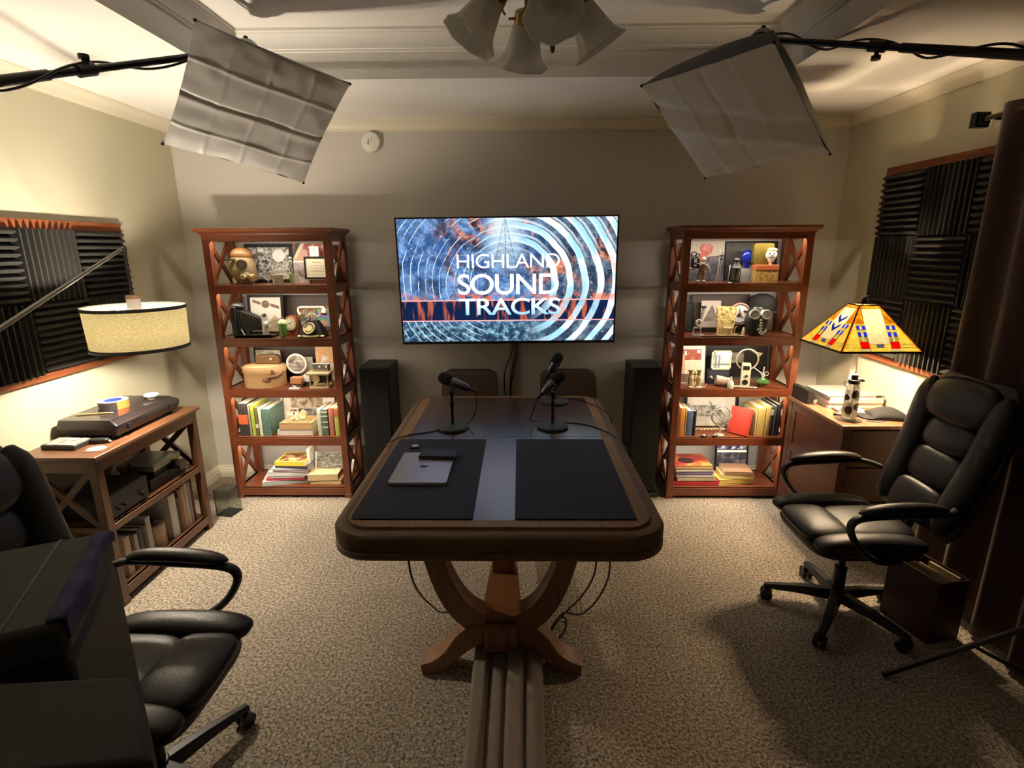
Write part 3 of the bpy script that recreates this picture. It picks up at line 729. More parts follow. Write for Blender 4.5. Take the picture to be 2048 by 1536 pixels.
# microphones
def microphone(name, bx, by, hd, tl, label, cable):
    """bx,by base centre; hd head end, tl tail end (world)"""
    root = thing(name, label, 'microphone', (bx, by, TT + 0.0008))
    O = Vector((bx, by, TT + 0.0008)); hd = Vector(hd) - O; tl = Vector(tl) - O
    g = MB(); g.lathe([(0.082, 0), (0.086, 0.004), (0.086, 0.012), (0.078, 0.018), (0.02, 0.021), (0.012, 0.026), (0.0115, 0.03)], n=36); g.build('round_base', mat('stand_base_grey', (0.045, 0.048, 0.05), rough=0.5, bump=0.3, bscale=500), root)
    ax = (tl - hd).normalized(); mid = hd + (tl - hd) * 0.52; pv = Vector((0, 0, mid.z - 0.045))
    g = MB(); g.cyl((0, 0, 0.025), (0, 0, pv.z), 0.0085); g.cyl((0, 0, 0.12), (0, 0, 0.15), 0.012); g.build('pole', M_blkm, root)
    up = Vector((0, 0, 1)); sd = ax.cross(up).normalized()
    g = MB()
    for s in (-1, 1):
        g.tube([pv, pv + sd * 0.030 * s + up * 0.004, mid + sd * 0.034 * s], 0.0045)
        g.cyl(mid + sd * 0.026 * s, mid + sd * 0.044 * s, 0.010)
    g.cyl(pv - up * 0.02, pv + up * 0.012, 0.013); g.build('yoke_mount', M_blkm, root)
    Mq = ax.to_track_quat('Z', 'Y').to_matrix()
    Lm = (tl - hd).length
    g = MB(); g.lathe([(0.0005, -0.0), (0.016, 0.002), (0.027, 0.010), (0.032, 0.024), (0.0325, 0.05), (0.031, 0.072), (0.026, 0.078), (0.0005, 0.079)], c=hd, M=Mq, n=28)
    g.build('foam_windscreen', mat('black_sponge', (0.012, 0.012, 0.012), rough=1.0, bump=0.8, bscale=600, var=0.3), root)
    g = MB(); g.lathe([(0.024, 0.072), (0.0245, 0.085), (0.024, 0.125), (0.021, Lm - 0.022), (0.012, Lm - 0.006), (0.0005, Lm - 0.005)], c=hd, M=Mq, n=28)
    g.build('body', mat('dark_chrome', (0.16, 0.16, 0.18), rough=0.25, metal=0.9), root)
    g = MB(); g.cyl(tl - ax * 0.008, tl + ax * 0.035, 0.009, 0.007); g.build('plug', M_blkm, root)
    pts = smoothpts([tl + ax * 0.035] + [Vector(p) - O for p in cable], 6)
    g = MB(); g.tube(pts, 0.003); g.build('cable', M_blk, root)
zc = TT + 0.0045
microphone('microphone', -0.367, 2.775, ony(878, 752, 2.83), ony(941, 779, 2.78), 'black microphone on a short round stand, left of the seam, tilted down to the right', [(-0.235, 2.79, 0.90), (-0.25, 2.80, 0.83), (-0.30, 2.82, zc + 0.002), (-0.37, 2.88, zc), (-0.46, 2.72, zc), (-0.58, 2.66, zc), (-0.655, 2.56, zc), (-0.694, 2.48, zc - 0.02), (-0.698, 2.42, 0.66)])
microphone('microphone', 0.179, 2.79, ony(1126, 747, 2.87), ony(1083, 789, 2.79), 'black microphone on a short round stand, front one of the two at the right', [(0.075, 2.77, 0.87), (0.06, 2.80, 0.80), (0.12, 2.87, zc + 0.002), (0.25, 2.87, zc), (0.40, 2.80, zc), (0.50, 2.62, zc), (0.513, 2.50, zc), (0.536, 2.45, zc - 0.02), (0.542, 2.42, 0.66)])
microphone('microphone', 0.224, 3.28, ony(1121, 707, 3.33), ony(1097, 748, 3.28), 'black microphone on a round stand at the far end of the table', [(0.165, 3.25, 0.86), (0.20, 3.30, 0.80), (0.28, 3.36, zc + 0.001), (0.38, 3.33, zc), (0.48, 3.17, zc), (0.512, 3.05, zc), (0.536, 3.0, zc - 0.02), (0.542, 2.98, 0.66)])

# cables hanging under the near end of the table
def cable(pts, label, r=0.004, mt=M_blk, name='cable'):
    P_ = [Vector(p) for p in smoothpts(pts, 6)]; o = P_[-1]
    return single(MB().tube([p - o for p in P_], r), name, mt, o, label, 'cable')
cable([onx(p[0], p[1], p[2]) for p in ((815, 1100, -0.42), (822, 1150, -0.41), (838, 1185, -0.40), (862, 1210, -0.38), (885, 1225, -0.36))] + [(-0.27, 2.2, 0.05), (-0.25, 2.12, 0.006)], 'black cable drooping under the left side of the table')
cable([ony(1193, 1110, 1.98), ony(1188, 1150, 2.0), ony(1165, 1190, 2.05), ony(1130, 1226, 2.12), (0.15, 2.10, 0.03), (0.13, 2.04, 0.006)], 'black cable drooping under the right side of the table, nearer the leg')
cable([ony(1221, 1110, 2.02), ony(1215, 1160, 2.05), ony(1190, 1205, 2.1), ony(1160, 1229, 2.15), ony(1128, 1226, 2.17), (0.15, 2.12, 0.03), (0.12, 2.05, 0.006)], 'black cable drooping under the right side of the table, farther from the leg')
cable([onz(1122, 1232, 0.03), onz(1133, 1240, 0.006), onz(1130, 1262, 0.006), onz(1118, 1275, 0.006)], 'short dark cable loop on the carpet by the right table foot')

# ---------------------------------------------------------------- folded drape under the near end of the table
def drape():
    n = 4; x0, x1 = -0.205, 0.085
    def f(u, v):
        y = 0.55 + (1.99 - 0.55) * v
        sc = 1 - 0.04 * v; a = 2 * PI * n * u
        amp = 0.032 * (0.75 + 0.25 * math.sin(3 * u * PI + 1.3))
        h = 0.030 + amp * (1 - math.cos(a)) + 0.004 * math.sin(9 * v + 4 * u)
        e = min(1, min(u, 1 - u) / 0.04); h *= e
        x = x0 + (x1 - x0) * u * sc + 0.006 * math.sin(4 * v + u * 3) - 0.012 * math.sin(a) + 0.018 * v
        return Vector((x + 0.06, y - 1.2, min(h * (1.0 + 0.15 * v), 0.088) + 0.003))
    root = thing('folded_drape', 'taupe pleated drape lying on the carpet at the near end of the table', 'drape', (-0.06, 1.2, 0))
    M_dr = mat('taupe_velour', (0.22, 0.165, 0.135), rough=0.8, var=0.2, scale=25, sheen=0.6, bump=0.2, bscale=600)
    g = MB(); g.surf(f, 96, 40); g.build('pleated_cloth', M_dr, root, ang=180, solid=0.005)
drape()

# ---------------------------------------------------------------- loudspeakers
def tower(x, y0, y1, w_, label, front_dir):
    root = thing('tower_speaker', label, 'speaker', (x, (y0 + y1) / 2, 0)); d = (y1 - y0) / 2; h = 0.935
    g = MB(); g.box(-w_ / 2, w_ / 2, -d + 0.02, d, 0.03, h); g.build('cabinet', mat('black_vinyl_veneer', (0.022, 0.023, 0.020), rough=0.5, bump=0.2, bscale=400), root, bevel=0.004)
    g = MB(); g.box(-w_ / 2 + 0.004, w_ / 2 - 0.004, -d, -d + 0.019, 0.05, h - 0.006); g.build('cloth_grille', mat('black_grille_cloth', (0.010, 0.009, 0.010), rough=0.95, var=0.2, scale=500), root, bevel=0.006)
    g = MB(); g.box(-w_ / 2 - 0.015, w_ / 2 + 0.015, -d - 0.01, d + 0.01, 0, 0.029); g.build('plinth', M_blk, root, bevel=0.004)
tower(-0.995, 3.53, 3.82, 0.205, 'black tower loudspeaker standing left of the table beside the left bookcase', 1)
tower(0.862, 3.50, 3.80, 0.195, 'black tower loudspeaker standing right of the table beside the right bookcase', -1)

# ---------------------------------------------------------------- dining chairs at the far end (backs show above the table)
M_bl = mat('brown_faux_leather', (0.085, 0.055, 0.038), rough=0.5, var=0.2, scale=40, bump=0.2, bscale=300)
def side_chair(x, y, label, rz=0):
    root = thing('upholstered_chair', label, 'chair', (x, y, 0), rz)
    g = MB()
    def f(u, v):
        z = 0.46 + 0.42 * v; wv = 0.215 - 0.02 * v
        t = 2 * PI * u; ex = 0.35
        sg = lambda q: math.copysign(abs(q) ** ex, q)
        rr_ = 0.05; tt_ = max(0.0, (v - 0.87) / 0.13); wv -= rr_ * (1 - math.sqrt(max(0, 1 - tt_ * tt_)))
        k = 1.0 if v < 0.93 else math.sqrt(max(0.0, 1 - ((v - 0.93) / 0.07) ** 2)) * 0.35 + 0.65
        x_ = wv * sg(math.cos(t)); y_ = 0.028 * k * sg(math.sin(t)) + 0.10 + 0.05 * v * v
        return Vector((x_, y_, z))
    g.surf(f, 40, 20, cu=True)
    top = [f(i / 40, 1.0) for i in range(40)]; g.b.faces.new([g.b.verts.new(p) for p in top])
    g.build('backrest', M_bl, root, ang=60)
    g = MB(); g.ell((0, -0.06, 0.455), 0.225, 0.22, 0.045, n=32, m=12, e=0.3, e2=0.5); g.build('seat', M_bl, root)
    for sx in (-1, 1):
        for sy, yy in ((-1, -0.23), (1, 0.12)):
            g = MB(); g.cyl((sx * 0.18, yy + 0.0, 0.43), (sx * 0.20, yy + sy * 0.03, 0), 0.018, 0.012); g.build('leg', M_wal, root)
side_chair(-0.355, 3.575, 'brown upholstered chair at the far end of the table, left one')
side_chair(0.345, 3.575, 'brown upholstered chair at the far end of the table, right one')

# ---------------------------------------------------------------- left console cabinet with turntable
CX0, CX1, CY0, CY1 = -2.325, -1.965, 2.28, 3.075
CZ = 0.797
root = thing('console_table', 'brown wooden console with crossed ends and two lower shelves against the left wall', 'console table', ((CX0 + CX1) / 2, (CY0 + CY1) / 2, 0))
W_ = (CX1 - CX0) / 2; D_ = (CY1 - CY0) / 2; p = 0.042
g = MB(); g.box(-W_ - 0.003, W_ + 0.018, -D_ - 0.018, D_ + 0.018, CZ - 0.02, CZ); g.box(-W_, W_ + 0.006, -D_ - 0.006, D_ + 0.006, CZ - 0.032, CZ - 0.02); g.build('top', M_waly, root, bevel=0.004)
for sx in (-1, 1):
    for sy in (-1, 1):
        g = MB(); g.box(sx * W_, sx * (W_ - p), sy * D_, sy * (D_ - p), 0.03, CZ - 0.032); g.build('leg', M_wal, root, bevel=0.002)
        g = MB(); g.box(sx * (W_ + 0.003), sx * (W_ - p - 0.003), sy * (D_ + 0.003), sy * (D_ - p - 0.003), 0.0, 0.03); g.build('foot', M_wal, root, bevel=0.005)
for z, t in ((0.43, 0.035), (0.09, 0.05)):
    g = MB(); g.box(-W_ + 0.003, W_ - 0.003, -D_ + 0.003, D_ - 0.003, z - t * 0.6, z); g.box(W_ - 0.022, W_ - 0.001, -D_ + p, D_ - p, z - t, z); g.build('shelf', M_waly, root, bevel=0.002)
g = MB(); g.box(W_ - 0.022, W_ - 0.001, -D_ + p, D_ - p, CZ - 0.085, CZ - 0.032)
for s in (-1, 1): g.box(-W_ + p, W_ - p, s * (D_ - 0.001), s * (D_ - 0.022), CZ - 0.085, CZ - 0.032)
g.build('apron', M_waly, root)
for s in (-1, 1):
    for z0, z1 in ((0.43, CZ - 0.085),):
        yy = s * (D_ - 0.013); g = MB(); g.bar((-W_ + p, yy, z0), (W_ - p, yy, z1), 0.016, 0.03); g.bar((-W_ + p, yy - s * 0.001, z1), (W_ - p, yy - s * 0.001, z0), 0.016, 0.03); g.build('cross_brace', M_walx, root)
    g = MB(); g.box(-W_ + p, W_ - p, s * (D_ - 0.001), s * (D_ - 0.018), 0.40, 0.43); g.build('end_rail', M_walx, root)

# record player with dust cover
X0, X1, Y0, Y1 = -2.315, -2.005, 2.50, 3.01
root = thing('record_player', 'black record player with a closed smoky cover on top of the console', 'record player', ((X0 + X1) / 2, (Y0 + Y1) / 2, CZ))
w2, d2 = (X1 - X0) / 2, (Y1 - Y0) / 2
g = MB(); g.loft([[Vector((x, y, 0.018)) for x, y in rrect(-w2 + .01, w2 - .01, -d2 + .01, d2 - .01, 0.012, 3)], [Vector((x, y, 0.052)) for x, y in rrect(-w2, w2, -d2, d2, 0.012, 3)]])
g.build('plinth', mat('black_satin_case', (0.020, 0.017, 0.017), rough=0.35), root, bevel=0.002)
g = MB(); g.loft([[Vector((x, y, 0.053)) for x, y in rrect(-w2, w2, -d2, d2, 0.012, 3)], [Vector((x, y, 0.072)) for x, y in rrect(-w2, w2, -d2, d2, 0.012, 3)], [Vector((x, y, 0.098)) for x, y in rrect(-w2 + 0.004, w2 - 0.035, -d2 + 0.012, d2 - 0.03, 0.012, 3)]])
g.build('dust_cover', mat('smoky_acrylic', (0.018, 0.013, 0.014), rough=0.22, var=0.4, scale=7, coat=0.2), root, bevel=0.002)
for sx in (-1, 1):
    for sy in (-1, 1):
        g = MB(); g.cyl((sx * (w2 - .05), sy * (d2 - .05), 0), (sx * (w2 - .05), sy * (d2 - .05), 0.018), 0.022); g.build('foot', M_blk, root)
for sy in (-1, 1):
    g = MB(); g.box(w2 - 0.004, w2 + 0.006, sy * 0.17 - 0.015, sy * 0.17 + 0.015, 0.038, 0.062); g.build('latch', M_blkm, root, bevel=0.001)
zt = CZ + 0.0985
c = onz(222, 822, zt); c = Vector((-2.19, 2.74, zt))
root = thing('tape_roll', 'roll of tape with orange outside and blue core on the record player', 'tape roll', c)
g = MB(); g.lathe([(0.040, 0), (0.070, 0), (0.070, 0.042), (0.040, 0.042)], n=36, cap=False); g.b.faces.ensure_lookup_table()
g.surf(lambda u, v: Vector((0.040 * math.cos(2 * PI * u), 0.040 * math.sin(2 * PI * u), 0.042 * v)), 36, 1, cu=True)
for f in g.b.faces:
    cc = f.calc_center_median(); a = math.degrees(math.atan2(cc.y, cc.x))
    r = math.hypot(cc.x, cc.y)
    if r > 0.066: f.material_index = 1 if -45 < a < 40 else (2 if -115 < a <= -45 else 0)
    elif r < 0.042: f.material_index = 3
g.build('wound_tape', [mat('grey_tape_label', (0.35, 0.34, 0.36)), mat('orange_label', (0.75, 0.22, 0.05)), mat('dark_tape', (0.05, 0.04, 0.035)), mat('blue_core', (0.05, 0.09, 0.45))], root)
root = thing('pencil', 'wooden pencil lying beside the tape roll on the record player', 'pencil', (-2.20, 2.615, zt + 0.004), R(12))
g = MB(); g.cyl((-0.085, 0, 0), (0.075, 0, 0), 0.0038, n=6); g.build('shaft', mat('yellow_pencil', (0.55, 0.36, 0.14)), root)
g = MB(); g.cyl((0.075, 0, 0), (0.09, 0, 0), 0.0038, 0.0006, n=6); g.build('tip', M_page, root)
root = thing('round_puck', 'round white remote puck at the back corner of the record player', 'remote', (-2.10, 2.97 - 0.06, zt))
g = MB(); g.lathe([(0.022, 0), (0.018, 0.012), (0.036, 0.018), (0.038, 0.024), (0.034, 0.03), (0.0005, 0.032)], n=28); g.build('body', M_white, root)
# things at the near end of the console top
root = thing('black_notebook', 'thick black notebook with a papery top on the near end of the console', 'notebook', (-2.195, 2.415, CZ), R(-3))
g = MB(); g.box(-0.085, 0.085, -0.055, 0.055, 0, 0.022); g.build('cover', mat('black_card', (0.02, 0.018, 0.017)), root, bevel=0.002)
g = MB(); g.box(-0.08, 0.078, -0.05, 0.05, 0.022, 0.026); g.build('papers', art('papery_grey', [(0.05, 0.05, 0.045), (0.3, 0.28, 0.24), (0.6, 0.56, 0.48)], 40), root)
root = thing('sticker_coaster', 'round white disc on a square backing at the front corner of the console', 'coaster', (-2.025, 2.375, CZ), R(8))
g = MB(); g.box(-0.05, 0.05, -0.04, 0.04, 0, 0.0015); g.build('backing', mat('brown_card', (0.16, 0.07, 0.03)), root)
g = MB(); g.cyl((0, 0.002, 0.0015), (0, 0.002, 0.003), 0.038, n=32); g.build('disc', mat('pale_disc', (0.62, 0.58, 0.53)), root)
root = thing('eyeglass_case', 'small black case in front of the record player on the console', 'case', (-2.075, 2.46, CZ), R(10))
g = MB(); g.ell((0, 0, 0.012), 0.045, 0.018, 0.012, e=0.5); g.build('shell', M_blk, root)
g = MB(); g.ell((0.05, -0.004, 0.008), 0.007, 0.007, 0.007, n=10, m=6); g.build('clasp', M_silver, root)
# middle shelf: amplifier, camera rig, box
zs = 0.431
root = thing('amplifier', 'black stereo amplifier at the near end of the middle console shelf', 'amplifier', (-2.12, 2.48, zs))
g = MB(); g.box(-0.14, 0.125, -0.13, 0.13, 0.01, 0.13); g.build('case', M_blk, root, bevel=0.003)
g = MB(); g.box(0.125, 0.132, -0.13, 0.13, 0.012, 0.128); g.build('faceplate', mat('dark_faceplate', (0.012, 0.012, 0.013), rough=0.35), root)
for i, yy in enumerate((-0.09, -0.045, 0.08)):
    g = MB(); g.cyl((0.132, yy, 0.05), (0.148, yy, 0.05), 0.014 if i == 2 else 0.009); g.build('knob', M_blkm, root)
for sy in (-0.1, 0.1): 
    g = MB(); g.box(-0.12, 0.11, sy - 0.01, sy + 0.01, 0, 0.01); g.build('foot', M_blk, root)
root = thing('projector', 'dark slide projector with a glass lid at the far end of the middle console shelf', 'projector', (-2.12, 2.83, zs))
g = MB(); g.box(-0.13, 0.10, -0.16, 0.15, 0.0, 0.06); g.build('body', M_blk, root, bevel=0.006)
g = MB(); g.box(-0.12, 0.09, -0.10, 0.14, 0.09, 0.125); g.build('lid', mat('dusty_clear_lid', (0.30, 0.29, 0.22), rough=0.2), root, bevel=0.003)
g = MB(); g.box(-0.11, 0.08, -0.09, 0.13, 0.06, 0.09); g.build('mechanism', mat('dark_mechanism', (0.04, 0.035, 0.03), rough=0.4, metal=0.5), root)
g = MB(); g.cyl((0.08, 0.06, 0.075), (0.14, 0.06, 0.075), 0.028); g.cyl((0.14, 0.06, 0.075), (0.15, 0.06, 0.075), 0.033); g.build('lens', mat('lens_barrel', (0.05, 0.045, 0.04), rough=0.25, metal=0.7), root)
g = MB(); g.ell((-0.02, -0.12, 0.085), 0.035, 0.03, 0.03, n=12, m=8); g.cyl((-0.02, -0.12, 0.1), (-0.02, -0.13, 0.15), 0.01); g.build('reel_knob', M_blkm, root)

# books: generic upright and lying books
def book(name, loc, w_, d_, h_, cover, label, rz=0.0, group=None, lean=0.0, pages=None, spine_mat=None, lying=False, title=False, cat='book', band=None):
    """upright: w_ spine thickness (local x), d_ depth (local y, spine at -y), h_ height. lying: w_ long side x, d_ y, h_ thickness; spine at -y"""
    root = thing(name, label, cat, loc, rz, group)
    if lean:
        root.rotation_euler = (0, lean, rz); ROOTM[root.name] = Matrix.Translation(Vector(loc)) @ Euler((0, lean, rz)).to_matrix().to_4x4()
    pages = pages or M_page; t = min(0.003, (w_ if not lying else h_) * 0.15)
    g = MB(); q = MB()
    if not lying:
        g.box(-w_ / 2, -w_ / 2 + t, 0, d_, 0, h_); g.box(w_ / 2 - t, w_ / 2, 0, d_, 0, h_)
        g.poly([Vector((x, y, 0)) for x, y in ((-w_ / 2, 0), (-w_ / 2, t), (w_ / 2, t), (w_ / 2, 0), (w_ / 4, -0.003), (-w_ / 4, -0.003))], (0, 0, h_))
        q.box(-w_ / 2 + t, w_ / 2 - t, t, d_ - 0.004, 0.003, h_ - 0.003)
    else:
        g.box(-w_ / 2, w_ / 2, 0, d_, 0, t); g.box(-w_ / 2, w_ / 2, 0, d_, h_ - t, h_); g.box(-w_ / 2, w_ / 2, 0, t, 0, h_)
        q.box(-w_ / 2 + 0.003, w_ / 2 - 0.003, t, d_ - 0.004, t, h_ - t)
    g.build('cover', cover, root, smooth=False); q.build('pages', pages, root, smooth=False)
    if band:
        g = MB()
        for b0, b1, bm in band:
            if not lying: g.box(-w_ / 2 - 0.0004, w_ / 2 + 0.0004, -0.004, 0.012, h_ * b0, h_ * b1)
            else: g.box(-w_ / 2 + w_ * b0, -w_ / 2 + w_ * b1, -0.0008, 0.001, h_ * 0.2, h_ * 0.8)
        g.build('spine_label', band[0][2], root, smooth=False)
    return root
def cov(n, c, v=0.15, s=40, r=0.55): return mat(n, c, rough=r, var=v, scale=s)

# lower shelf of console: spines face +X (into the room) -> rotate by +90deg
zs = 0.0915
row = [('record_album', 0.016, 0.27, 0.27, (0.10, 0.012, 0.02), 'dark red record album at the far end of the lowest console shelf'),
       ('record_album', 0.018, 0.27, 0.265, (0.30, 0.24, 0.22), 'mauve grey record album second from the far end of the console shelf'),
       ('record_album', 0.024, 0.27, 0.27, (0.42, 0.33, 0.26), 'beige record album third from the far end of the console shelf'),
       ('record_album', 0.02, 0.27, 0.265, (0.40, 0.28, 0.20), 'tan record album fourth from the far end of the console shelf'),
       ('record_album', 0.02, 0.27, 0.26, (0.26, 0.10, 0.05), 'brick coloured record album beside the white binder'),
       ('record_album', 0.016, 0.25, 0.22, (0.05, 0.05, 0.02), 'dark green slim book beside the white binder'),
       ('white_binder', 0.045, 0.28, 0.26, (0.50, 0.48, 0.44), 'wide white binder in the middle of the lowest console shelf')]
y = 2.995
for n_, w1, d1, h1, c1, lb in row:
    nm = n_; w1 *= 1.35
    book(nm, (CX1 - 0.045, y - w1 / 2, zs), w1, d1, h1, cov(lb[:20], c1), lb, rz=R(90), pages=M_pagew, cat='record album' if 'album' in nm else 'binder', group=None); y -= w1 + 0.002
c = (CX1 - 0.10, y - 0.075, zs)
root = thing('wooden_canister', 'round pale wooden canister beside the white binder on the lowest console shelf', 'canister', c)
g = MB(); g.lathe([(0.055, 0), (0.058, 0.004), (0.058, 0.125), (0.054, 0.13), (0.0005, 0.132)], n=28); g.build('drum', wood('pale_wood', (0.30, 0.19, 0.09), (0.46, 0.31, 0.16), 'Z'), root)
g = MB(); g.lathe([(0.03, 0.132), (0.03, 0.15), (0.012, 0.165), (0.0005, 0.17)], n=20); g.build('lid_knob', M_blk, root)
y -= 0.16
row = [(0.03, 0.20, 0.235, (0.40, 0.38, 0.32), 'ivory backed book beside the canister on the console shelf'), (0.022, 0.18, 0.20, (0.07, 0.06, 0.02), 'dark olive book on the console shelf with pale emblem'), (0.03, 0.18, 0.20, (0.05, 0.04, 0.035), 'blackish book on the console shelf left of the olive one'),
       (0.02, 0.18, 0.19, (0.42, 0.34, 0.26), 'pale tan book on the console shelf, third from the near end'), (0.02, 0.18, 0.20, (0.06, 0.04, 0.03), 'dark brown book on the console shelf, second from the near end'), (0.035, 0.18, 0.21, (0.50, 0.38, 0.27), 'wide light tan book at the near end of the lowest console shelf')]
for w1, d1, h1, c1, lb in row:
    w1 *= 1.25
    book('book', (CX1 - 0.045, y - w1 / 2, zs), w1, d1, h1, cov(lb[:22], c1), lb, rz=R(90), pages=M_pagew); y -= w1 + 0.002

# clear acrylic box on the carpet
c = (-1.90, 3.28, 0)
root = thing('acrylic_box', 'small clear acrylic display box on the carpet between console and bookcase', 'display box', (-1.955, 3.255, 0.001), R(-12))
M_ac = glassmat('clear_acrylic', (0.93, 0.95, 0.92), rough=0.03, alpha=0.08)
g = MB(); a = 0.055; h = 0.185
for q in ((-a, a, -a, -a + .003), (-a, a, a - .003, a), (-a, -a + .003, -a + .003, a - .003), (a - .003, a, -a + .003, a - .003)): g.box(q[0], q[1], q[2], q[3], 0.004, h)
g.build('walls', M_ac, root, smooth=False)
g = MB(); g.box(-a - .002, a + .002, -a - .002, a + .002, 0, 0.004); g.box(-a, -a + .0045, -a - .001, -a + .003, 0, h); g.build('dark_base', M_blk, root)

# ---------------------------------------------------------------- right desk
DX0, DX1, DY0, DY1, DZ = 1.748, 2.172, 2.76, 3.36, 0.785
root = thing('side_desk', 'dark reddish wooden desk with panelled side against the right wall', 'desk', ((DX0 + DX1) / 2, (DY0 + DY1) / 2, 0))
W_ = (DX1 - DX0) / 2; D_ = (DY1 - DY0) / 2
M_dk = wood('dark_desk_wood', (0.055, 0.018, 0.012), (0.11, 0.038, 0.024), 'Y'); M_dkt = wood('desk_top_wood', (0.22, 0.09, 0.05), (0.36, 0.17, 0.09), 'Y', rough=0.3)
g = MB(); g.box(-W_ - 0.015, W_, -D_ - 0.015, D_, DZ - 0.022, DZ); g.build('top', M_dkt, root, bevel=0.004)
for sx in (-1, 1):
    for sy in (-1, 1):
        g = MB(); g.box(sx * W_, sx * (W_ - 0.045), sy * D_, sy * (D_ - 0.045), 0, DZ - 0.022); g.build('leg', M_dk, root, bevel=0.002)
for s in (-1, 1):
    g = MB(); xx = s * (W_ - 0.012)
    g.box(xx - 0.006, xx + 0.006, -D_ + 0.045, D_ - 0.045, 0.12, DZ - 0.022)
    for z0, z1 in ((0.12, 0.18), (0.44, 0.49), (DZ - 0.08, DZ - 0.022)): g.box(s * (W_ - 0.02), s * (W_ - 0.001), -D_ + 0.045, D_ - 0.045, z0, z1)
    for y0 in (-D_ + 0.045, D_ - 0.09): g.box(s * (W_ - 0.0195), s * (W_ - 0.0015), y0 - 0.001, y0 + 0.046, 0.115, DZ - 0.02205)
    g.build('side_panel', M_dk, root, bevel=0.002)
g = MB(); g.box(-W_ + 0.045, W_ - 0.045, D_ - 0.02, D_ - 0.008, 0.12, DZ - 0.022); g.build('back_panel', M_dk, root)
for i, (z0, z1) in enumerate(((0.13, 0.32), (0.33, 0.53), (0.54, 0.75))):
    g = MB(); g.box(-W_ + 0.048, W_ - 0.048, -D_ + 0.004, -D_ + 0.03, z0, z1); dr = g.build('drawer', M_dk, root, bevel=0.003)
# stained glass lamp
LC = Vector((1.862, 2.938, DZ)); ZB = 1.188; HS = 0.2085; ZT = 1.412; HT = 0.052
lamp = thing('stained_glass_lamp', 'stained glass table lamp with a four sided yellow shade, lit, on the right desk', 'lamp', LC)
def smat(n, c, f=0.78): return translucent('stained_glass_' + n, [x * 0.6 for x in c], [min(1, x * 1.15) for x in c], fac=f, scale=45, var=0.22, gloss=0.4, rough=0.3)
G_am = smat('amber', (0.95, 0.48, 0.08)); G_ye = smat('yellow', (1.0, 0.78, 0.28)); G_cr = smat('cream', (1.0, 0.92, 0.62)); G_rd = smat('red', (0.75, 0.03, 0.02)); G_bl = smat('blue', (0.05, 0.10, 0.85)); G_gr = smat('olive', (0.35, 0.34, 0.10)); M_lead = mat('dark_came', (0.035, 0.022, 0.015), rough=0.4, metal=0.5)
def side_pt(k, u, v):
    """k side 0..3, u -1..1 along the side, v 0 bottom..1 top (relative to lamp base)"""
    h = HS + (HT - HS) * v; z = ZB + (ZT - ZB) * v - DZ
    bow = 0.0
    q = Vector((u * h, -h, z)); return Matrix.Rotation(PI / 2 * k, 3, 'Z') @ q
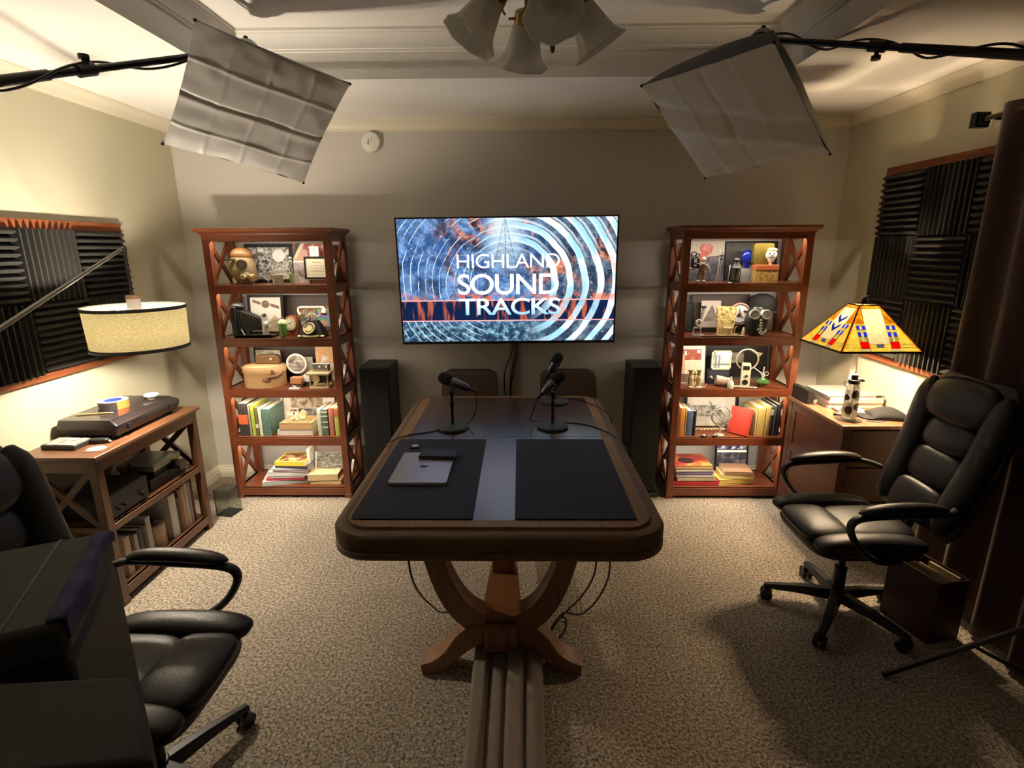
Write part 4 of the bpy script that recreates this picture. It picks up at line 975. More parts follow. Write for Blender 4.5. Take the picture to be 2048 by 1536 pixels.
for k in range(4):
    g = MB(); mats_ = [G_ye, G_am, G_cr, G_rd, G_bl, G_gr]
    def cell(u0, u1, v0, v1, mi, g=g, k=k, widthmode=True):
        # u given at bottom in metres from centre, keeping strips vertical
        P_ = []
        for (u, v) in ((u0, v0), (u1, v0), (u1, v1), (u0, v1)):
            h = HS + (HT - HS) * v; uu = max(-1, min(1, u / h)); P_.append(side_pt(k, uu, v))
        n_ = (P_[1] - P_[0]).cross(P_[3] - P_[0]).normalized() * 0.0012
        g.m(mi).hexa([p - n_ for p in P_] + [p + n_ for p in P_])
    def strip(u0, u1, rows_):
        for v0, v1, mi in rows_: cell(u0, u1, v0, v1, mi)
    # centre cream column, yellow between, patterned strips at +-0.085
    strip(-0.055, 0.055, [(0.0, 0.10, 0), (0.10, 0.17, 0), (0.17, 0.93, 2)])
    cell(-0.018, 0.018, 0.10, 0.17, 4)
    for s in (-1, 1):
        a_, b_ = (0.055, 0.100) if s > 0 else (-0.100, -0.055)
        m1 = (a_ + b_) / 2; w3 = 0.015
        strip(a_, b_, [(0.0, 0.08, 2), (0.08, 0.22, 3)])
        strip(a_, a_ + w3, [(0.22, 0.33, 5), (0.33, 0.42, 4), (0.42, 0.48, 0), (0.48, 0.56, 4), (0.56, 0.80, 0)])
        strip(b_ - w3, b_, [(0.22, 0.33, 5), (0.33, 0.42, 4), (0.42, 0.48, 0), (0.48, 0.56, 4), (0.56, 0.67, 0)])
        strip(a_ + w3, b_ - w3, [(0.22, 0.56, 2), (0.56, 0.72, 0)])
        # outer corner fields, following the hip
        def quad(P_, mi, g=g):
            n_ = (P_[1] - P_[0]).cross(P_[3] - P_[0]).normalized() * 0.0012
            g.m(mi).hexa([p - n_ for p in P_] + [p + n_ for p in P_])
        vt = 1 - (0.100 - HT) / (HS - HT)
        def pt(x, v): h = HS + (HT - HS) * v; return side_pt(k, s * x / h, v)
        hv = lambda v: HS + (HT - HS) * v
        quad([pt(0.100, 0.0), pt(hv(0.0) - 0.012, 0.0), pt(hv(0.17) - 0.012, 0.17), pt(0.100, 0.17)], 0)
        quad([pt(0.100, 0.17), pt(hv(0.17) - 0.012, 0.17), pt(hv(0.60) - 0.012, 0.60), pt(0.100, 0.60)], 0)
        quad([pt(0.055, 0.60), pt(hv(0.60) - 0.012, 0.60), pt(hv(0.93) - 0.008, 0.93), pt(0.050, 0.93)], 1)
        quad([pt(hv(0.0) - 0.012, 0.0), pt(hv(0.0), 0.0), pt(hv(1.0), 1.0), pt(hv(1.0) - 0.010, 1.0)], 1)
    h9 = HS + (HT - HS) * 0.93
    cell(-h9, h9, 0.93, 1.0, 1)
    g.build('glass_panel', mats_, lamp, smooth=False)
    g = MB()
    def came(u0, v0, u1, v1, r=0.0013):
        a1 = side_pt(k, u0 / (HS + (HT - HS) * v0), v0); b1 = side_pt(k, u1 / (HS + (HT - HS) * v1), v1); g.cyl(a1, b1, r, n=5)
    for s in (-1, 1):
        for x, vt in ((0.055, 0.93), (0.070, 0.84), (0.085, 0.74), (0.100, 0.66)): came(s * x, 0, s * x, vt)
        for v in (0.08, 0.22, 0.33, 0.42, 0.48, 0.56): came(s * 0.055, v, s * 0.1, v)
        for v in (0.10, 0.17): came(s * 0.100, v, s * (HS + (HT - HS) * v) * 0.97, v)
    for v in (0.10, 0.17): came(-0.055, v, 0.055, v)
    came(-0.018, 0.1, -0.018, 0.17); came(0.018, 0.1, 0.018, 0.17); came(-h9, 0.93, h9, 0.93)
    chev = []
    if k in (1, 3):
        for i in range(2):
            v = 0.36 + 0.2 * i; chev.append(v)
    g.build('lead_came', M_lead, lamp)
    for v in chev:
        g = MB()
        for s in (-1, 1):
            P_ = [side_pt(k, x_ / (HS + (HT - HS) * v_), v_) for x_, v_ in ((0, v), (s * 0.034, v + 0.13), (s * 0.034, v + 0.20), (0, v + 0.08))]
            n_ = (P_[1] - P_[0]).cross(P_[3] - P_[0]).normalized() * 0.0018; g.hexa([p_ - n_ for p_ in P_] + [p_ + n_ for p_ in P_])
        g.build('blue_chevron', G_bl, lamp, smooth=False)
g = MB()
for k in range(4):
    a1 = side_pt(k, -1, 0); b1 = side_pt(k, 1, 0); g.bar(a1, b1, 0.008, 0.010); g.cyl(side_pt(k, 1, 0), side_pt(k, 1, 1), 0.0035, n=6); g.bar(side_pt(k, -1, 1), side_pt(k, 1, 1), 0.006, 0.006)
g.build('shade_frame', M_lead, lamp)
g = MB(); zt_ = ZT - DZ
g.box(-0.034, 0.034, -0.034, 0.034, zt_ + 0.006, zt_ + 0.010); g.cyl((0, 0, zt_ + 0.008), (0, 0, zt_ + 0.022), 0.010, 0.014); g.ell((0, 0, zt_ + 0.028), 0.011, 0.011, 0.010, n=12, m=8)
for k in range(4): 
    d = Matrix.Rotation(PI / 2 * k + PI / 4, 3, 'Z') @ Vector((0.073, 0, 0)); g.bar((0, 0, zt_ + 0.004), (d.x, d.y, zt_ + 0.001), 0.004, 0.004)
g.build('finial', M_lead, lamp)
g = MB(); g.lathe([(0.017, 0.03), (0.026, 0.06), (0.014, 0.40), (0.016, 0.415)], n=4); g.lathe([(0.075, 0), (0.075, 0.012), (0.05, 0.022), (0.026, 0.06)], n=4); g.cyl((0, 0, 0.4), (0, 0, zt_ + 0.006), 0.004); g.build('tapered_base', mat('bronze_patina', (0.022, 0.018, 0.012), rough=0.5, metal=0.1), lamp)
bz_ = 1.30 - DZ
for s in (-1, 1):
    g = MB(); g.ell((s * 0.045, 0, bz_), 0.024, 0.024, 0.032, n=16, m=10); g.build('bulb', emissive('warm_bulb', (1, 0.85, 0.6), 12), lamp)
    g = MB(); g.cyl((s * 0.012, 0, bz_ - 0.075), (s * 0.045, 0, bz_ - 0.032), 0.009, 0.013); g.build('socket', M_dbrass, lamp)
    ld = bpy.data.lights.new('bulb_light', 'POINT'); ld.energy = LAMP_RIGHT / 2; ld.color = LAMP_COL_R; ld.shadow_soft_size = 0.026
    lo = bpy.data.objects.new('bulb_light', ld); COL.objects.link(lo); lo.parent = lamp; lo.location = (s * 0.045, 0, bz_)

# bottle and things on the desk
c = Vector((1.830, 2.865, DZ))
root = thing('coaster', 'scalloped dark coaster under the spotted bottle', 'coaster', c)
g = MB(); g.lathe([(0.062, 0), (0.065, 0.003), (0.055, 0.005), (0.0005, 0.005)], n=40, fn=lambda t, z: 1 + 0.06 * math.sin(10 * t)); g.build('mat', mat('brown_cork', (0.07, 0.045, 0.03)), root)
root = thing('water_bottle', 'clear water bottle with dark round spots and black flip lid on the right desk', 'bottle', c + Vector((0, 0, 0.005)))
MBt = glassmat('clear_bottle_plastic', (0.90, 0.90, 0.86), rough=0.05, alpha=0.45, body=(0.75, 0.72, 0.62))
prof = [(0.0005, 0.002), (0.032, 0.002), (0.036, 0.006), (0.037, 0.02), (0.036, 0.07), (0.0355, 0.12), (0.036, 0.16), (0.034, 0.180), (0.027, 0.196), (0.025, 0.205)]
g = MB(); g.lathe(prof, n=36, cap=False); g.build('shell', MBt, root)
def rad(z):
    for (r0, z0), (r1, z1) in zip(prof, prof[1:]):
        if z0 <= z <= z1: return r0 + (r1 - r0) * (z - z0) / (z1 - z0 + 1e-9)
    return 0.025
g = MB(); Fdir = -math.pi / 2 - 0.55
for (da, zc_, rr, ex) in ((0.5, 0.145, 0.022, 1), (-0.75, 0.125, 0.017, 0), (-0.25, 0.055, 0.022, 2), (1.0, 0.075, 0.021, 0), (2.4, 0.12, 0.022, 0), (3.3, 0.06, 0.02, 0), (-1.7, 0.05, 0.018, 0)):
    def f(u, v, da=da, zc_=zc_, rr=rr):
        r = rr * v * (1 + 0.08 * math.sin(3 * 2 * PI * u + da * 5)); x = r * math.cos(2 * PI * u); z = zc_ + r * 1.05 * math.sin(2 * PI * u); rd = rad(z) + 0.0006
        a = Fdir + da + x / rd; return Vector((rd * math.cos(a), rd * math.sin(a), z))
    g.surf(f, 20, 3, cu=True)
g.build('dark_spots', mat('charcoal_spots', (0.05, 0.04, 0.035), rough=0.4, var=0.5, scale=60), root, solid=0.0006)
g = MB(); g.cyl((0, 0, 0.2), (0, 0, 0.222), 0.029, 0.028, n=28); g.cyl((0, 0, 0.222), (0.0, 0, 0.246), 0.017, 0.016); g.box(0.0, 0.05, -0.012, 0.012, 0.212, 0.222); g.build('lid', M_blk, root, bevel=0.002)
g = MB(); g.cyl((0, 0, 0.246), (0, 0, 0.252), 0.0155); g.box(0.012, 0.044, -0.011, 0.011, 0.222, 0.228); g.build('white_lid_inset', M_white, root)
g = MB(); g.torus((-0.036, 0, 0.20), 0.016, 0.0018, axis=(0, 1, 0)); g.build('carry_loop', M_blk, root)
# stack of white albums and binders with a black box
zz = DZ
X0, X1, Y0, Y1 = 1.765, 2.165, 3.06, 3.335
for i, (dx, dy, hh, cc, lb) in enumerate(((0.0, 0.0, 0.016, (0.62, 0.58, 0.50), 'lowest white magazine in the stack on the right desk'), (0.006, 0.004, 0.014, (0.72, 0.68, 0.60), 'second lowest white magazine in the stack on the right desk'), (0.002, 0.0, 0.016, (0.60, 0.56, 0.50), 'middle white magazine in the stack on the right desk'), (0.008, 0.003, 0.022, (0.76, 0.73, 0.66), 'thick white magazine near the top of the stack on the right desk'))):
    root = thing('magazine', lb, 'magazine', ((X0 + X1) / 2 + 0.03, (Y0 + Y1) / 2, zz))
    w2 = (X1 - X0) / 2 - 0.035; d2 = (Y1 - Y0) / 2 - 0.01
    g = MB(); g.box(-w2 + dx, w2 - 0.006, -d2 + dy, d2, 0, hh - 0.001); g.build('pages', mat('white_mag%d' % i, cc, rough=0.7), root, bevel=0.002); zz += hh
root = thing('flat_grey_case', 'flat grey metal case lying on top of the white magazines on the right desk', 'case', ((X0 + X1) / 2 + 0.02, (Y0 + Y1) / 2 + 0.0, zz))
g = MB(); g.box(-0.165, 0.175, -0.125, 0.125, 0, 0.012); g.build('shell', mat('grey_case_metal', (0.34, 0.33, 0.31), rough=0.4, metal=0.3), root, bevel=0.003)
g = MB(); g.box(0.12, 0.15, -0.127, -0.124, 0.002, 0.010); g.build('latch', M_blkm, root)
root = thing('black_storage_box', 'black angular box at the left end of the right desk beside the magazines', 'box', (1.775, 3.255, DZ))
g = MB(); g.poly([Vector(q) for q in ((-0.025, -0.10, 0), (0.03, -0.10, 0), (0.03, -0.10, 0.035), (0.005, -0.10, 0.085), (-0.025, -0.10, 0.085))], (0, 0.19, 0)); g.build('shell', M_blk, root, bevel=0.003, smooth=False)
g = MB(); g.box(0.012, 0.032, -0.104, -0.10, 0.006, 0.03); g.build('label_holder', mat('grey_plastic', (0.25, 0.24, 0.22)), root)
root = thing('picture_tile', 'small dark edged framed picture lying flat beside the bottle on the right desk', 'picture', (1.93, 2.99, DZ), R(-6))
g = MB(); g.box(-0.09, 0.075, -0.045, 0.065, 0, 0.010); g.build('frame', M_dk, root, bevel=0.001)
g = MB(); g.box(-0.082, 0.067, -0.037, 0.057, 0.010, 0.0115); g.build('print', art('pale_map', [(0.72, 0.66, 0.5), (0.5, 0.45, 0.33), (0.8, 0.76, 0.62)], 25), root)
root = thing('cap', 'black folded cap lying on the right desk behind the office chair', 'cap', (2.06, 2.90, DZ), R(-12))
g = MB(); g.surf(lambda u, v: Vector(((u - 0.5) * 0.19, (v - 0.5) * 0.15, 0.004 + 0.05 * (math.sin(PI * u) ** 0.4) * (math.sin(PI * v) ** 0.5) + 0.006 * math.sin(9 * u + 5 * v) * math.sin(PI * u) * math.sin(PI * v))), 24, 18); g.build('crown', mat('black_cotton', (0.016, 0.015, 0.017), rough=0.85, bump=0.3), root, ang=180, solid=0.003)
g = MB(); g.ell((-0.10, -0.02, 0.008), 0.05, 0.06, 0.006, n=20, m=8); g.build('peak', mat('black_cotton', (0.016, 0.015, 0.017)), root)
root = thing('usb_cable', 'thin blue grey cable curled on the right desk in front of the bottle', 'cable', (1.93, 2.84, DZ))
g = MB(); g.tube(smoothpts([(0.09, 0.03, 0.003), (0.05, 0.01, 0.003), (0.01, 0.02, 0.003), (-0.02, -0.01, 0.003), (0.02, -0.03, 0.003), (0.08, -0.02, 0.003)]), 0.0022); g.build('cord', mat('blue_cord', (0.12, 0.14, 0.30)), root)
# ---------------------------------------------------------------- office chairs
def office_chair(loc, rz, label, base=14):
    """local +X is the way the chair faces"""
    root = thing('office_chair', label, 'chair', loc, rz)
    # star base
    g = MB(); g.cyl((0, 0, 0.075), (0, 0, 0.135), 0.042, 0.036, n=20)
    for k in range(5):
        a = R(36 + 72 * k + base); d = Vector((math.cos(a), math.sin(a), 0)); s = Vector((-d.y, d.x, 0))
        rings = []
        for t, w_, zt, zb in ((0.02, 0.030, 0.130, 0.080), (0.16, 0.026, 0.112, 0.078), (0.27, 0.021, 0.090, 0.066), (0.315, 0.018, 0.080, 0.062)):
            c = d * t; rings.append([c + s * w_ + Vector((0, 0, zb)), c - s * w_ + Vector((0, 0, zb)), c - s * w_ * 0.6 + Vector((0, 0, zt)), c + s * w_ * 0.6 + Vector((0, 0, zt))])
        g.loft(rings)
    g.build('star_base', M_blk, root, bevel=0.003)
    for k in range(5):
        a = R(36 + 72 * k + base); d = Vector((math.cos(a), math.sin(a), 0)) * 0.300; s = Vector((-d.y, d.x, 0)).normalized()
        g = MB(); g.cyl(d + Vector((0, 0, 0.064)), d + Vector((0, 0, 0.045)), 0.008)
        for q in (-1, 1): g.cyl(d + s * 0.008 * q + Vector((0, 0, 0.028)), d + s * 0.026 * q + Vector((0, 0, 0.028)), 0.0275, n=20)
        g.box(d.x - 0.012, d.x + 0.012, d.y - 0.012, d.y + 0.012, 0.03, 0.054); g.build('caster', M_blk, root)
    g = MB(); g.cyl((0, 0, 0.13), (0, 0, 0.25), 0.028); g.cyl((0, 0, 0.25), (0, 0, 0.40), 0.016); g.build('gas_lift', M_blkm, root)
    g = MB(); g.box(-0.10, 0.11, -0.09, 0.09, 0.385, 0.415); g.box(-0.12, -0.05, -0.03, 0.03, 0.36, 0.40); g.build('tilt_plate', M_blkm, root, bevel=0.005)
    # seat: two big front lobes between side bolsters
    g = MB()
    g.ell((0.0, 0, 0.435), 0.245, 0.225, 0.038, n=36, m=12, e=0.4, e2=0.6)
    g.ell((-0.075, 0, 0.482), 0.165, 0.150, 0.030, n=36, m=14, e=0.55, e2=0.7)
    g.ell((0.155, 0, 0.482), 0.110, 0.155, 0.042, n=36, m=16, e=0.55, e2=0.9)
    for s in (-1, 1):
        g.ell((0.02, s * 0.195, 0.478), 0.235, 0.062, 0.048, n=36, m=16, e=0.62, e2=0.9)
    g.build('seat', M_leather, root)
    # back rest: curved shell with side bolsters, three centre cushions and a head roll
    def bp(z): # centre line of back, local x for height z
        t = (z - 0.46) / 0.70; return -0.235 - 0.20 * t - 0.03 * math.sin(PI * t)
    Mb = Matrix.Rotation(R(-17), 3, 'Y')
    g = MB()
    def shell(u, v):
        z = 0.50 + 0.66 * v; t = 2 * PI * u; wv = 0.235 + 0.02 * math.sin(PI * v) - 0.05 * max(0, (v - 0.8) / 0.2) ** 2
        sg = lambda q, e: math.copysign(abs(q) ** e, q)
        k = (1 - ((v - 0.5) * 2) ** 8) ** 0.5 * 0.9 + 0.1
        return Vector((bp(z) - 0.03 + 0.030 * k * sg(math.sin(t), 0.7), wv * (0.92 + 0.08 * k) * sg(math.cos(t), 0.6), z))
    g.surf(shell, 40, 30, cu=True)
    for v in (0, 1): g.b.faces.new([g.b.verts.new(shell(i / 40, v)) for i in range(40)])
    for s in (-1, 1):
        rings = []
        for i in range(21):
            v = i / 20; z = 0.53 + 0.60 * v; k = max(0.05, (1 - abs(2 * v - 1) ** 5)) ** 0.5
            c = Vector((bp(z) + 0.008, s * (0.188 - 0.01 * math.cos(PI * v)), z))
            rings.append([c + Vector((0.050 * k * math.cos(2 * PI * j / 14), 0.062 * k * math.sin(2 * PI * j / 14), 0)) for j in range(14)])
        g.loft(rings)
    for z, h, w_, th in ((0.60, 0.085, 0.150, 0.040), (0.755, 0.085, 0.145, 0.034), (0.90, 0.075, 0.14, 0.036)):
        g.ell((bp(z) + 0.004, 0, z), th, w_, h, n=32, m=14, M=Mb, e=0.7, e2=0.6)
    z = 1.055; g.ell((bp(z) + 0.006, 0, z), 0.058, 0.178, 0.105, n=36, m=16, M=Mb, e=0.7, e2=0.7)
    g.build('backrest', M_leather, root)
    g = MB(); g.tube(smoothpts([(-0.06, 0, 0.40), (-0.20, 0, 0.40), (-0.27, 0, 0.46), (-0.29, 0, 0.58)]), 0.018); g.build('back_bracket', M_blkm, root)
    for s in (-1, 1):
        y = s * 0.285
        pts = smoothpts([(-0.27, s * 0.235, 0.66), (-0.20, y, 0.672), (-0.05, y, 0.668), (0.13, y, 0.655), (0.178, y, 0.625), (0.165, y, 0.57), (0.11, y, 0.50), (0.03, y * 0.97, 0.452), (-0.08, s * 0.24, 0.432)], 5)
        g = MB(); rings = []
        for i, p in enumerate(pts):
            d = (pts[min(i + 1, len(pts) - 1)] - pts[max(i - 1, 0)]).normalized(); n_ = Vector((0, 1, 0)).cross(d).normalized()
            wd = 0.020; th = 0.013
            rings.append([p + Vector((0, 1, 0)) * wd * math.cos(2 * PI * j / 12) + n_ * th * math.sin(2 * PI * j / 12) for j in range(12)])
        g.loft(rings); ar = g.build('armrest', M_blk, root)
        g = MB(); rings = []
        for i in range(17):
            v = i / 16; x = -0.20 + 0.355 * v; k = max(0.03, 1 - abs(2 * v - 1) ** 4) ** 0.5
            z = 0.69 + 0.012 * math.sin(PI * v) - 0.014 * v
            rings.append([Vector((x, y + 0.034 * k * math.cos(2 * PI * j / 16), z + (0.024 if math.sin(2 * PI * j / 16) > 0 else 0.014) * k * math.sin(2 * PI * j / 16))) for j in range(16)])
        g.loft(rings); g.build('arm_pad', M_leather, ar)
    return root
office_chair((1.520, 2.262, 0), R(180), 'black leather office chair facing the table from the right')
office_chair((-1.165, 1.345, 0), R(0), 'black leather office chair in the near left corner behind the dark cases', base=26)

# dark cases in the near left corner
def case(name, a, b, dep_left, ztop, label, blue):
    """a far right top corner, b near right top corner (world); box extends dep_left to the left"""
    a = Vector((a.x, a.y, 0)); b = Vector((b.x, b.y, 0)); e = (b - a); L_ = e.length; e.normalize(); l = Vector((e.y, -e.x, 0))
    if l.x > 0: l = -l
    o = (a + b) / 2 + l * dep_left / 2; rz = math.atan2(-l.y, -l.x)
    root = thing(name, label, 'case', (o.x, o.y, 0), rz)
    h, w_ = dep_left / 2, L_ / 2
    g = MB(); g.box(-h, h, -w_, w_, 0.05, ztop - 0.07); g.build('body', mat('black_case_shell', (0.016, 0.016, 0.018), rough=0.6), root, bevel=0.015)
    g = MB(); g.box(-h - .002, h + .002, -w_ - .002, w_ + .002, ztop - 0.066, ztop); g.build('lid', mat('grey_green_lid', (0.048, 0.050, 0.038), rough=0.7), root, bevel=0.012)
    g = MB(); g.box(h - 0.085, h - 0.080, -w_ + 0.005, w_ - 0.005, ztop - 0.001, ztop + 0.0012); g.build('lid_seam', M_blk, root)
    for sx in (-1, 1):
        for sy in (-1, 1):
            g = MB(); g.cyl((sx * (h - .05), sy * (w_ - .05) - 0.012, 0.025), (sx * (h - .05), sy * (w_ - .05) + 0.012, 0.025), 0.025); g.box(sx * (h - .05) - 0.015, sx * (h - .05) + 0.015, sy * (w_ - .05) - 0.02, sy * (w_ - .05) + 0.02, 0.03, 0.052); g.build('wheel', M_blk, root)
    if blue:
        def strap(u, v):
            t = v * 0.065; y = -w_ * 0.97 + 1.9 * w_ * u
            x, z = (h - 0.022 + t, ztop + 0.005) if t < 0.022 else (h + 0.006 + 0.004 * math.sin(9 * u + 4), ztop + 0.003 - (t - 0.022) * (0.6 + 0.3 * math.sin(5 * u + 1)))
            return Vector((x, y, z + 0.002 * math.sin(23 * u)))
        g = MB(); g.surf(strap, 40, 16)
        g.build('blue_strap', mat('navy_blue_nylon', (0.02, 0.022, 0.12), rough=0.7, var=0.3, bump=0.5, bscale=120), root, solid=0.004, ang=180)
case('equipment_case', onz(220, 1060, 1.14), onz(124, 1246, 1.14), 0.30, 1.14, 'tall black case with grey green lid and blue strap in the near left corner', True)
root = thing('equipment_case', 'plain dark grey case at the bottom left corner, without a strap', 'case', (-0.72, 0.50, 0))
T4 = [onz(-70, 1366, 1.10), onz(262, 1350, 1.10), onz(306, 1520, 1.10), onz(-70, 1560, 1.10)]
def ins(k, z0): 
    c = sum(T4, Vector()) / 4; return [Vector((c.x + (q.x - c.x) * k, c.y + (q.y - c.y) * k, z0)) for q in T4]
g = MB(); g.loft([ins(0.98, 0.03), ins(0.98, 1.035)]); g.build('body', mat('black_case_shell', (0.016, 0.016, 0.018)), root, world=True, bevel=0.01)
g = MB(); g.loft([ins(1.0, 1.04), ins(1.0, 1.10)]); g.build('lid', mat('dark_grey_lid', (0.032, 0.032, 0.030), rough=0.7), root, world=True, bevel=0.008)
g = MB(); g.loft([ins(0.8, 0.0), ins(0.8, 0.03)]); g.build('skid', M_blk, root, world=True)

# ---------------------------------------------------------------- drum shade arc lamp
SHC = Vector((0, 0, CAMH)) + ray(269, 613) / F * 2.60          # centre of the upper rim
SR, SHH = 0.213, 0.200
arm_end = Vector((0, 0, CAMH)) + ray(246, 496) / F * 2.62
arm_mid = ony(0, 657, 1.72)
dirv = (arm_mid - arm_end).normalized()
tpiv = (0.62 - arm_end.y) / dirv.y; piv = arm_end + dirv * tpiv
arc = thing('arc_floor_lamp', 'arm floor lamp with a lit oatmeal linen drum shade hanging over the console', 'floor lamp', (piv.x, piv.y, 0))
M_nick = mat('brushed_nickel', (0.12, 0.11, 0.10), rough=0.3, metal=0.6)
g = MB(); g.cyl((piv.x, piv.y, 0), (piv.x, piv.y, 0.03), 0.15, n=36); g.cyl((piv.x, piv.y, 0.03), (piv.x, piv.y, 0.04), 0.15, 0.03, n=36); g.build('round_base', M_nick, arc, world=True)
g = MB(); g.cyl((piv.x, piv.y, 0.03), (piv.x, piv.y, piv.z + 0.02), 0.014); g.ell(piv, 0.03, 0.03, 0.03); g.build('pole', M_nick, arc, world=True)
g = MB(); g.cyl(piv - dirv * -0.30, arm_end, 0.0105, 0.0075, n=12); g.cyl(piv + dirv * 0.30, piv, 0.0125); g.cyl(piv + dirv * 0.28, piv + dirv * 0.38, 0.03); g.build('boom_arm', M_nick, arc, world=True)
topc = SHC + Vector((0, 0, 0.055))
g = MB(); g.tube(smoothpts([arm_end + dirv * 0.03, arm_end, arm_end + Vector((0.014, 0.0, -0.006)), arm_end.lerp(topc, 0.15) + Vector((0.006, 0, 0)), topc]), 0.0055); g.build('cord', M_blk, arc, world=True)
g = MB(); g.cyl(topc + Vector((0, 0, 0.012)), topc, 0.008, 0.010); g.cyl(topc, topc + Vector((0, 0, -0.018)), 0.030); g.m(1).cyl(topc + Vector((0, 0, -0.018)), topc + Vector((0, 0, -0.07)), 0.030); g.build('lamp_cap', [mat('brown_cap', (0.18, 0.10, 0.07)), mat('grey_cap', (0.45, 0.45, 0.47))], arc, world=True)
M_lin = translucent('oatmeal_linen', (0.62, 0.52, 0.38), (0.86, 0.74, 0.54), fac=0.52, scale=26, var=0.36, stretch=(3, 3, 16))
g = MB(); g.surf(lambda u, v: SHC + Vector((SR * (1 - 0.03 * (v)) * 1.0 * math.cos(2 * PI * u), SR * (1 - 0.03 * v) * math.sin(2 * PI * u), -SHH * v)), 64, 1, cu=True)
shd = g.build('drum_shade', M_lin, arc, world=True, solid=0.0015)
for i, v in enumerate((0, 1)):
    g = MB(); rr = SR * (1 - 0.03 * v) + 0.001; z = -SHH * v
    g.surf(lambda u, w_: SHC + Vector(((rr + 0.0025) * math.cos(2 * PI * u), (rr + 0.0025) * math.sin(2 * PI * u), z + (0.004 - 0.016 * w_ if v == 0 else 0.012 - 0.016 * w_))), 64, 1, cu=True)
    g.build('rim_tape', mat('grey_rim_tape', (0.10, 0.10, 0.10), rough=0.6), shd, world=True, solid=0.004)
g = MB()
for k in range(3):
    a = 2 * PI * k / 3 + 0.4; g.cyl(SHC + Vector((0, 0, -0.008)), SHC + Vector((SR * math.cos(a), SR * math.sin(a), -0.004)), 0.002, n=6)
g.build('spider', M_silver, arc, world=True)
bc = SHC + Vector((0, 0, -0.105))
g = MB(); g.ell(bc, 0.032, 0.032, 0.042); g.build('bulb', emissive('warm_bulb_large', (1, 0.86, 0.62), 14), arc, world=True)
g = MB(); g.cyl(bc + Vector((0, 0, 0.04)), SHC + Vector((0, 0, -0.01)), 0.014); g.build('socket', M_blk, arc, world=True)
ld = bpy.data.lights.new('bulb_light', 'POINT'); ld.energy = LAMP_LEFT; ld.color = LAMP_COL; ld.shadow_soft_size = 0.036
lo = bpy.data.objects.new('bulb_light', ld); COL.objects.link(lo); lo.parent = arc; lo.location = bc - Vector((piv.x, piv.y, 0))

# ---------------------------------------------------------------- soft boxes on boom stands
M_diff = translucent('white_diffuser_cloth', (0.88, 0.87, 0.85), (0.7, 0.7, 0.68), fac=0.12, scale=9, var=0.08, rough=0.45)
M_sbk = mat('black_softbox_nylon', (0.014, 0.013, 0.014), rough=0.55)
def softbox(quad, plane_c, plane_n, apex, creases, label, seed, bow=0.035, bulge=0.02):
    plane_c = Vector(plane_c); n = Vector(plane_n).normalized(); O = Vector((0, 0, CAMH))
    C4 = []
    for px, py in quad:
        d = ray(px, py); C4.append(O + d * ((plane_c - O).dot(n) / d.dot(n)))
    TL_, TR_, BR_, BL_ = C4; ctr = (TL_ + TR_ + BR_ + BL_) / 4
    root = thing('softbox', label, 'studio light', (ctr.x, ctr.y, ctr.z))
    rnd = random.Random(seed)
    def P_(u, v, bow):
        p = TL_ * (1 - u) * (1 - v) + TR_ * u * (1 - v) + BR_ * u * v + BL_ * (1 - u) * v
        # edges pulled in (bow > 0)
        ex = (u - 0.5) * 2; ey = (v - 0.5) * 2
        k = 1 - bow * (abs(ex) ** 6 * (1 - ey * ey) + abs(ey) ** 6 * (1 - ex * ex))
        return ctr + (p - ctr) * k
    def f(u, v):
        p = P_(u, v, bow); h = 0.010 * (1 - (2 * u - 1) ** 4) * (1 - (2 * v - 1) ** 4)
        for (kind, pos, amp, wd) in creases:
            t = {'u': u - pos, 'v': v - pos, 'd': (u * 0.45 + (1 - v) * 0.9) - pos}[kind] + 0.006 * math.sin(9 * (u + v) + pos * 20)
            h += amp * math.exp(-(t / wd) ** 2)
        h += 0.0022 * noise.noise(Vector((u * 9, v * 9, seed))) + 0.004 * noise.noise(Vector((u * 3.2, v * 4.1, seed + 5)))
        return p + n * h
    g = MB(); g.surf(f, 110, 110); g.build('diffuser', M_diff, root, world=True, ang=180)
    g = MB(); ap = Vector(apex); ax = (ap - ctr)
    for side in range(4):
        def e(t, side=side):
            u, v = ((t, 0), (1, t), (1 - t, 1), (0, 1 - t))[side]
            return P_(u, v, bow)
        def s_(u, v, e=e):
            q = e(u); small = ap + (q - ctr) * 0.12
            r = q.lerp(small, v); out = ((q - ctr).normalized()) * bulge * math.sin(PI * v)
            return r + out
        g.surf(s_, 16, 10)
    g.build('side_panels', M_sbk, root, world=True, ang=80)
    g = MB()
    for c in C4: g.cyl(c + (c - ctr) * 0.004, ap + (c - ctr) * 0.10, 0.004, n=6); g.ell(c, 0.006, 0.006, 0.006, n=8, m=6)
    g.build('rib_rods', M_blkm, root, world=True)
    axn = ax.normalized(); g = MB(); g.cyl(ap - axn * 0.01, ap + axn * 0.05, 0.062, 0.055, n=24); g.cyl(ap + axn * 0.05, ap + axn * 0.10, 0.045, 0.030, n=20); g.build('speed_ring', M_blkm, root, world=True)
    g = MB(); g.ell(ap - axn * 0.08, 0.03, 0.03, 0.05); g.build('unlit_bulb', mat('frosted_bulb', (0.8, 0.8, 0.78), rough=0.3), root, world=True)
    return ap + axn * 0.07
O = Vector((0, 0, CAMH))
qL = [(390, 40), (700, 168), (607, 366), (325, 288)]; qR = [(1283, 172), (1548, 85), (1660, 308), (1410, 356)]
cL = O + (Vector((-0.948, 2.107, 2.192)) - O) * 1.08; cR = O + (Vector((0.771, 2.113, 2.159)) - O) * 1.08
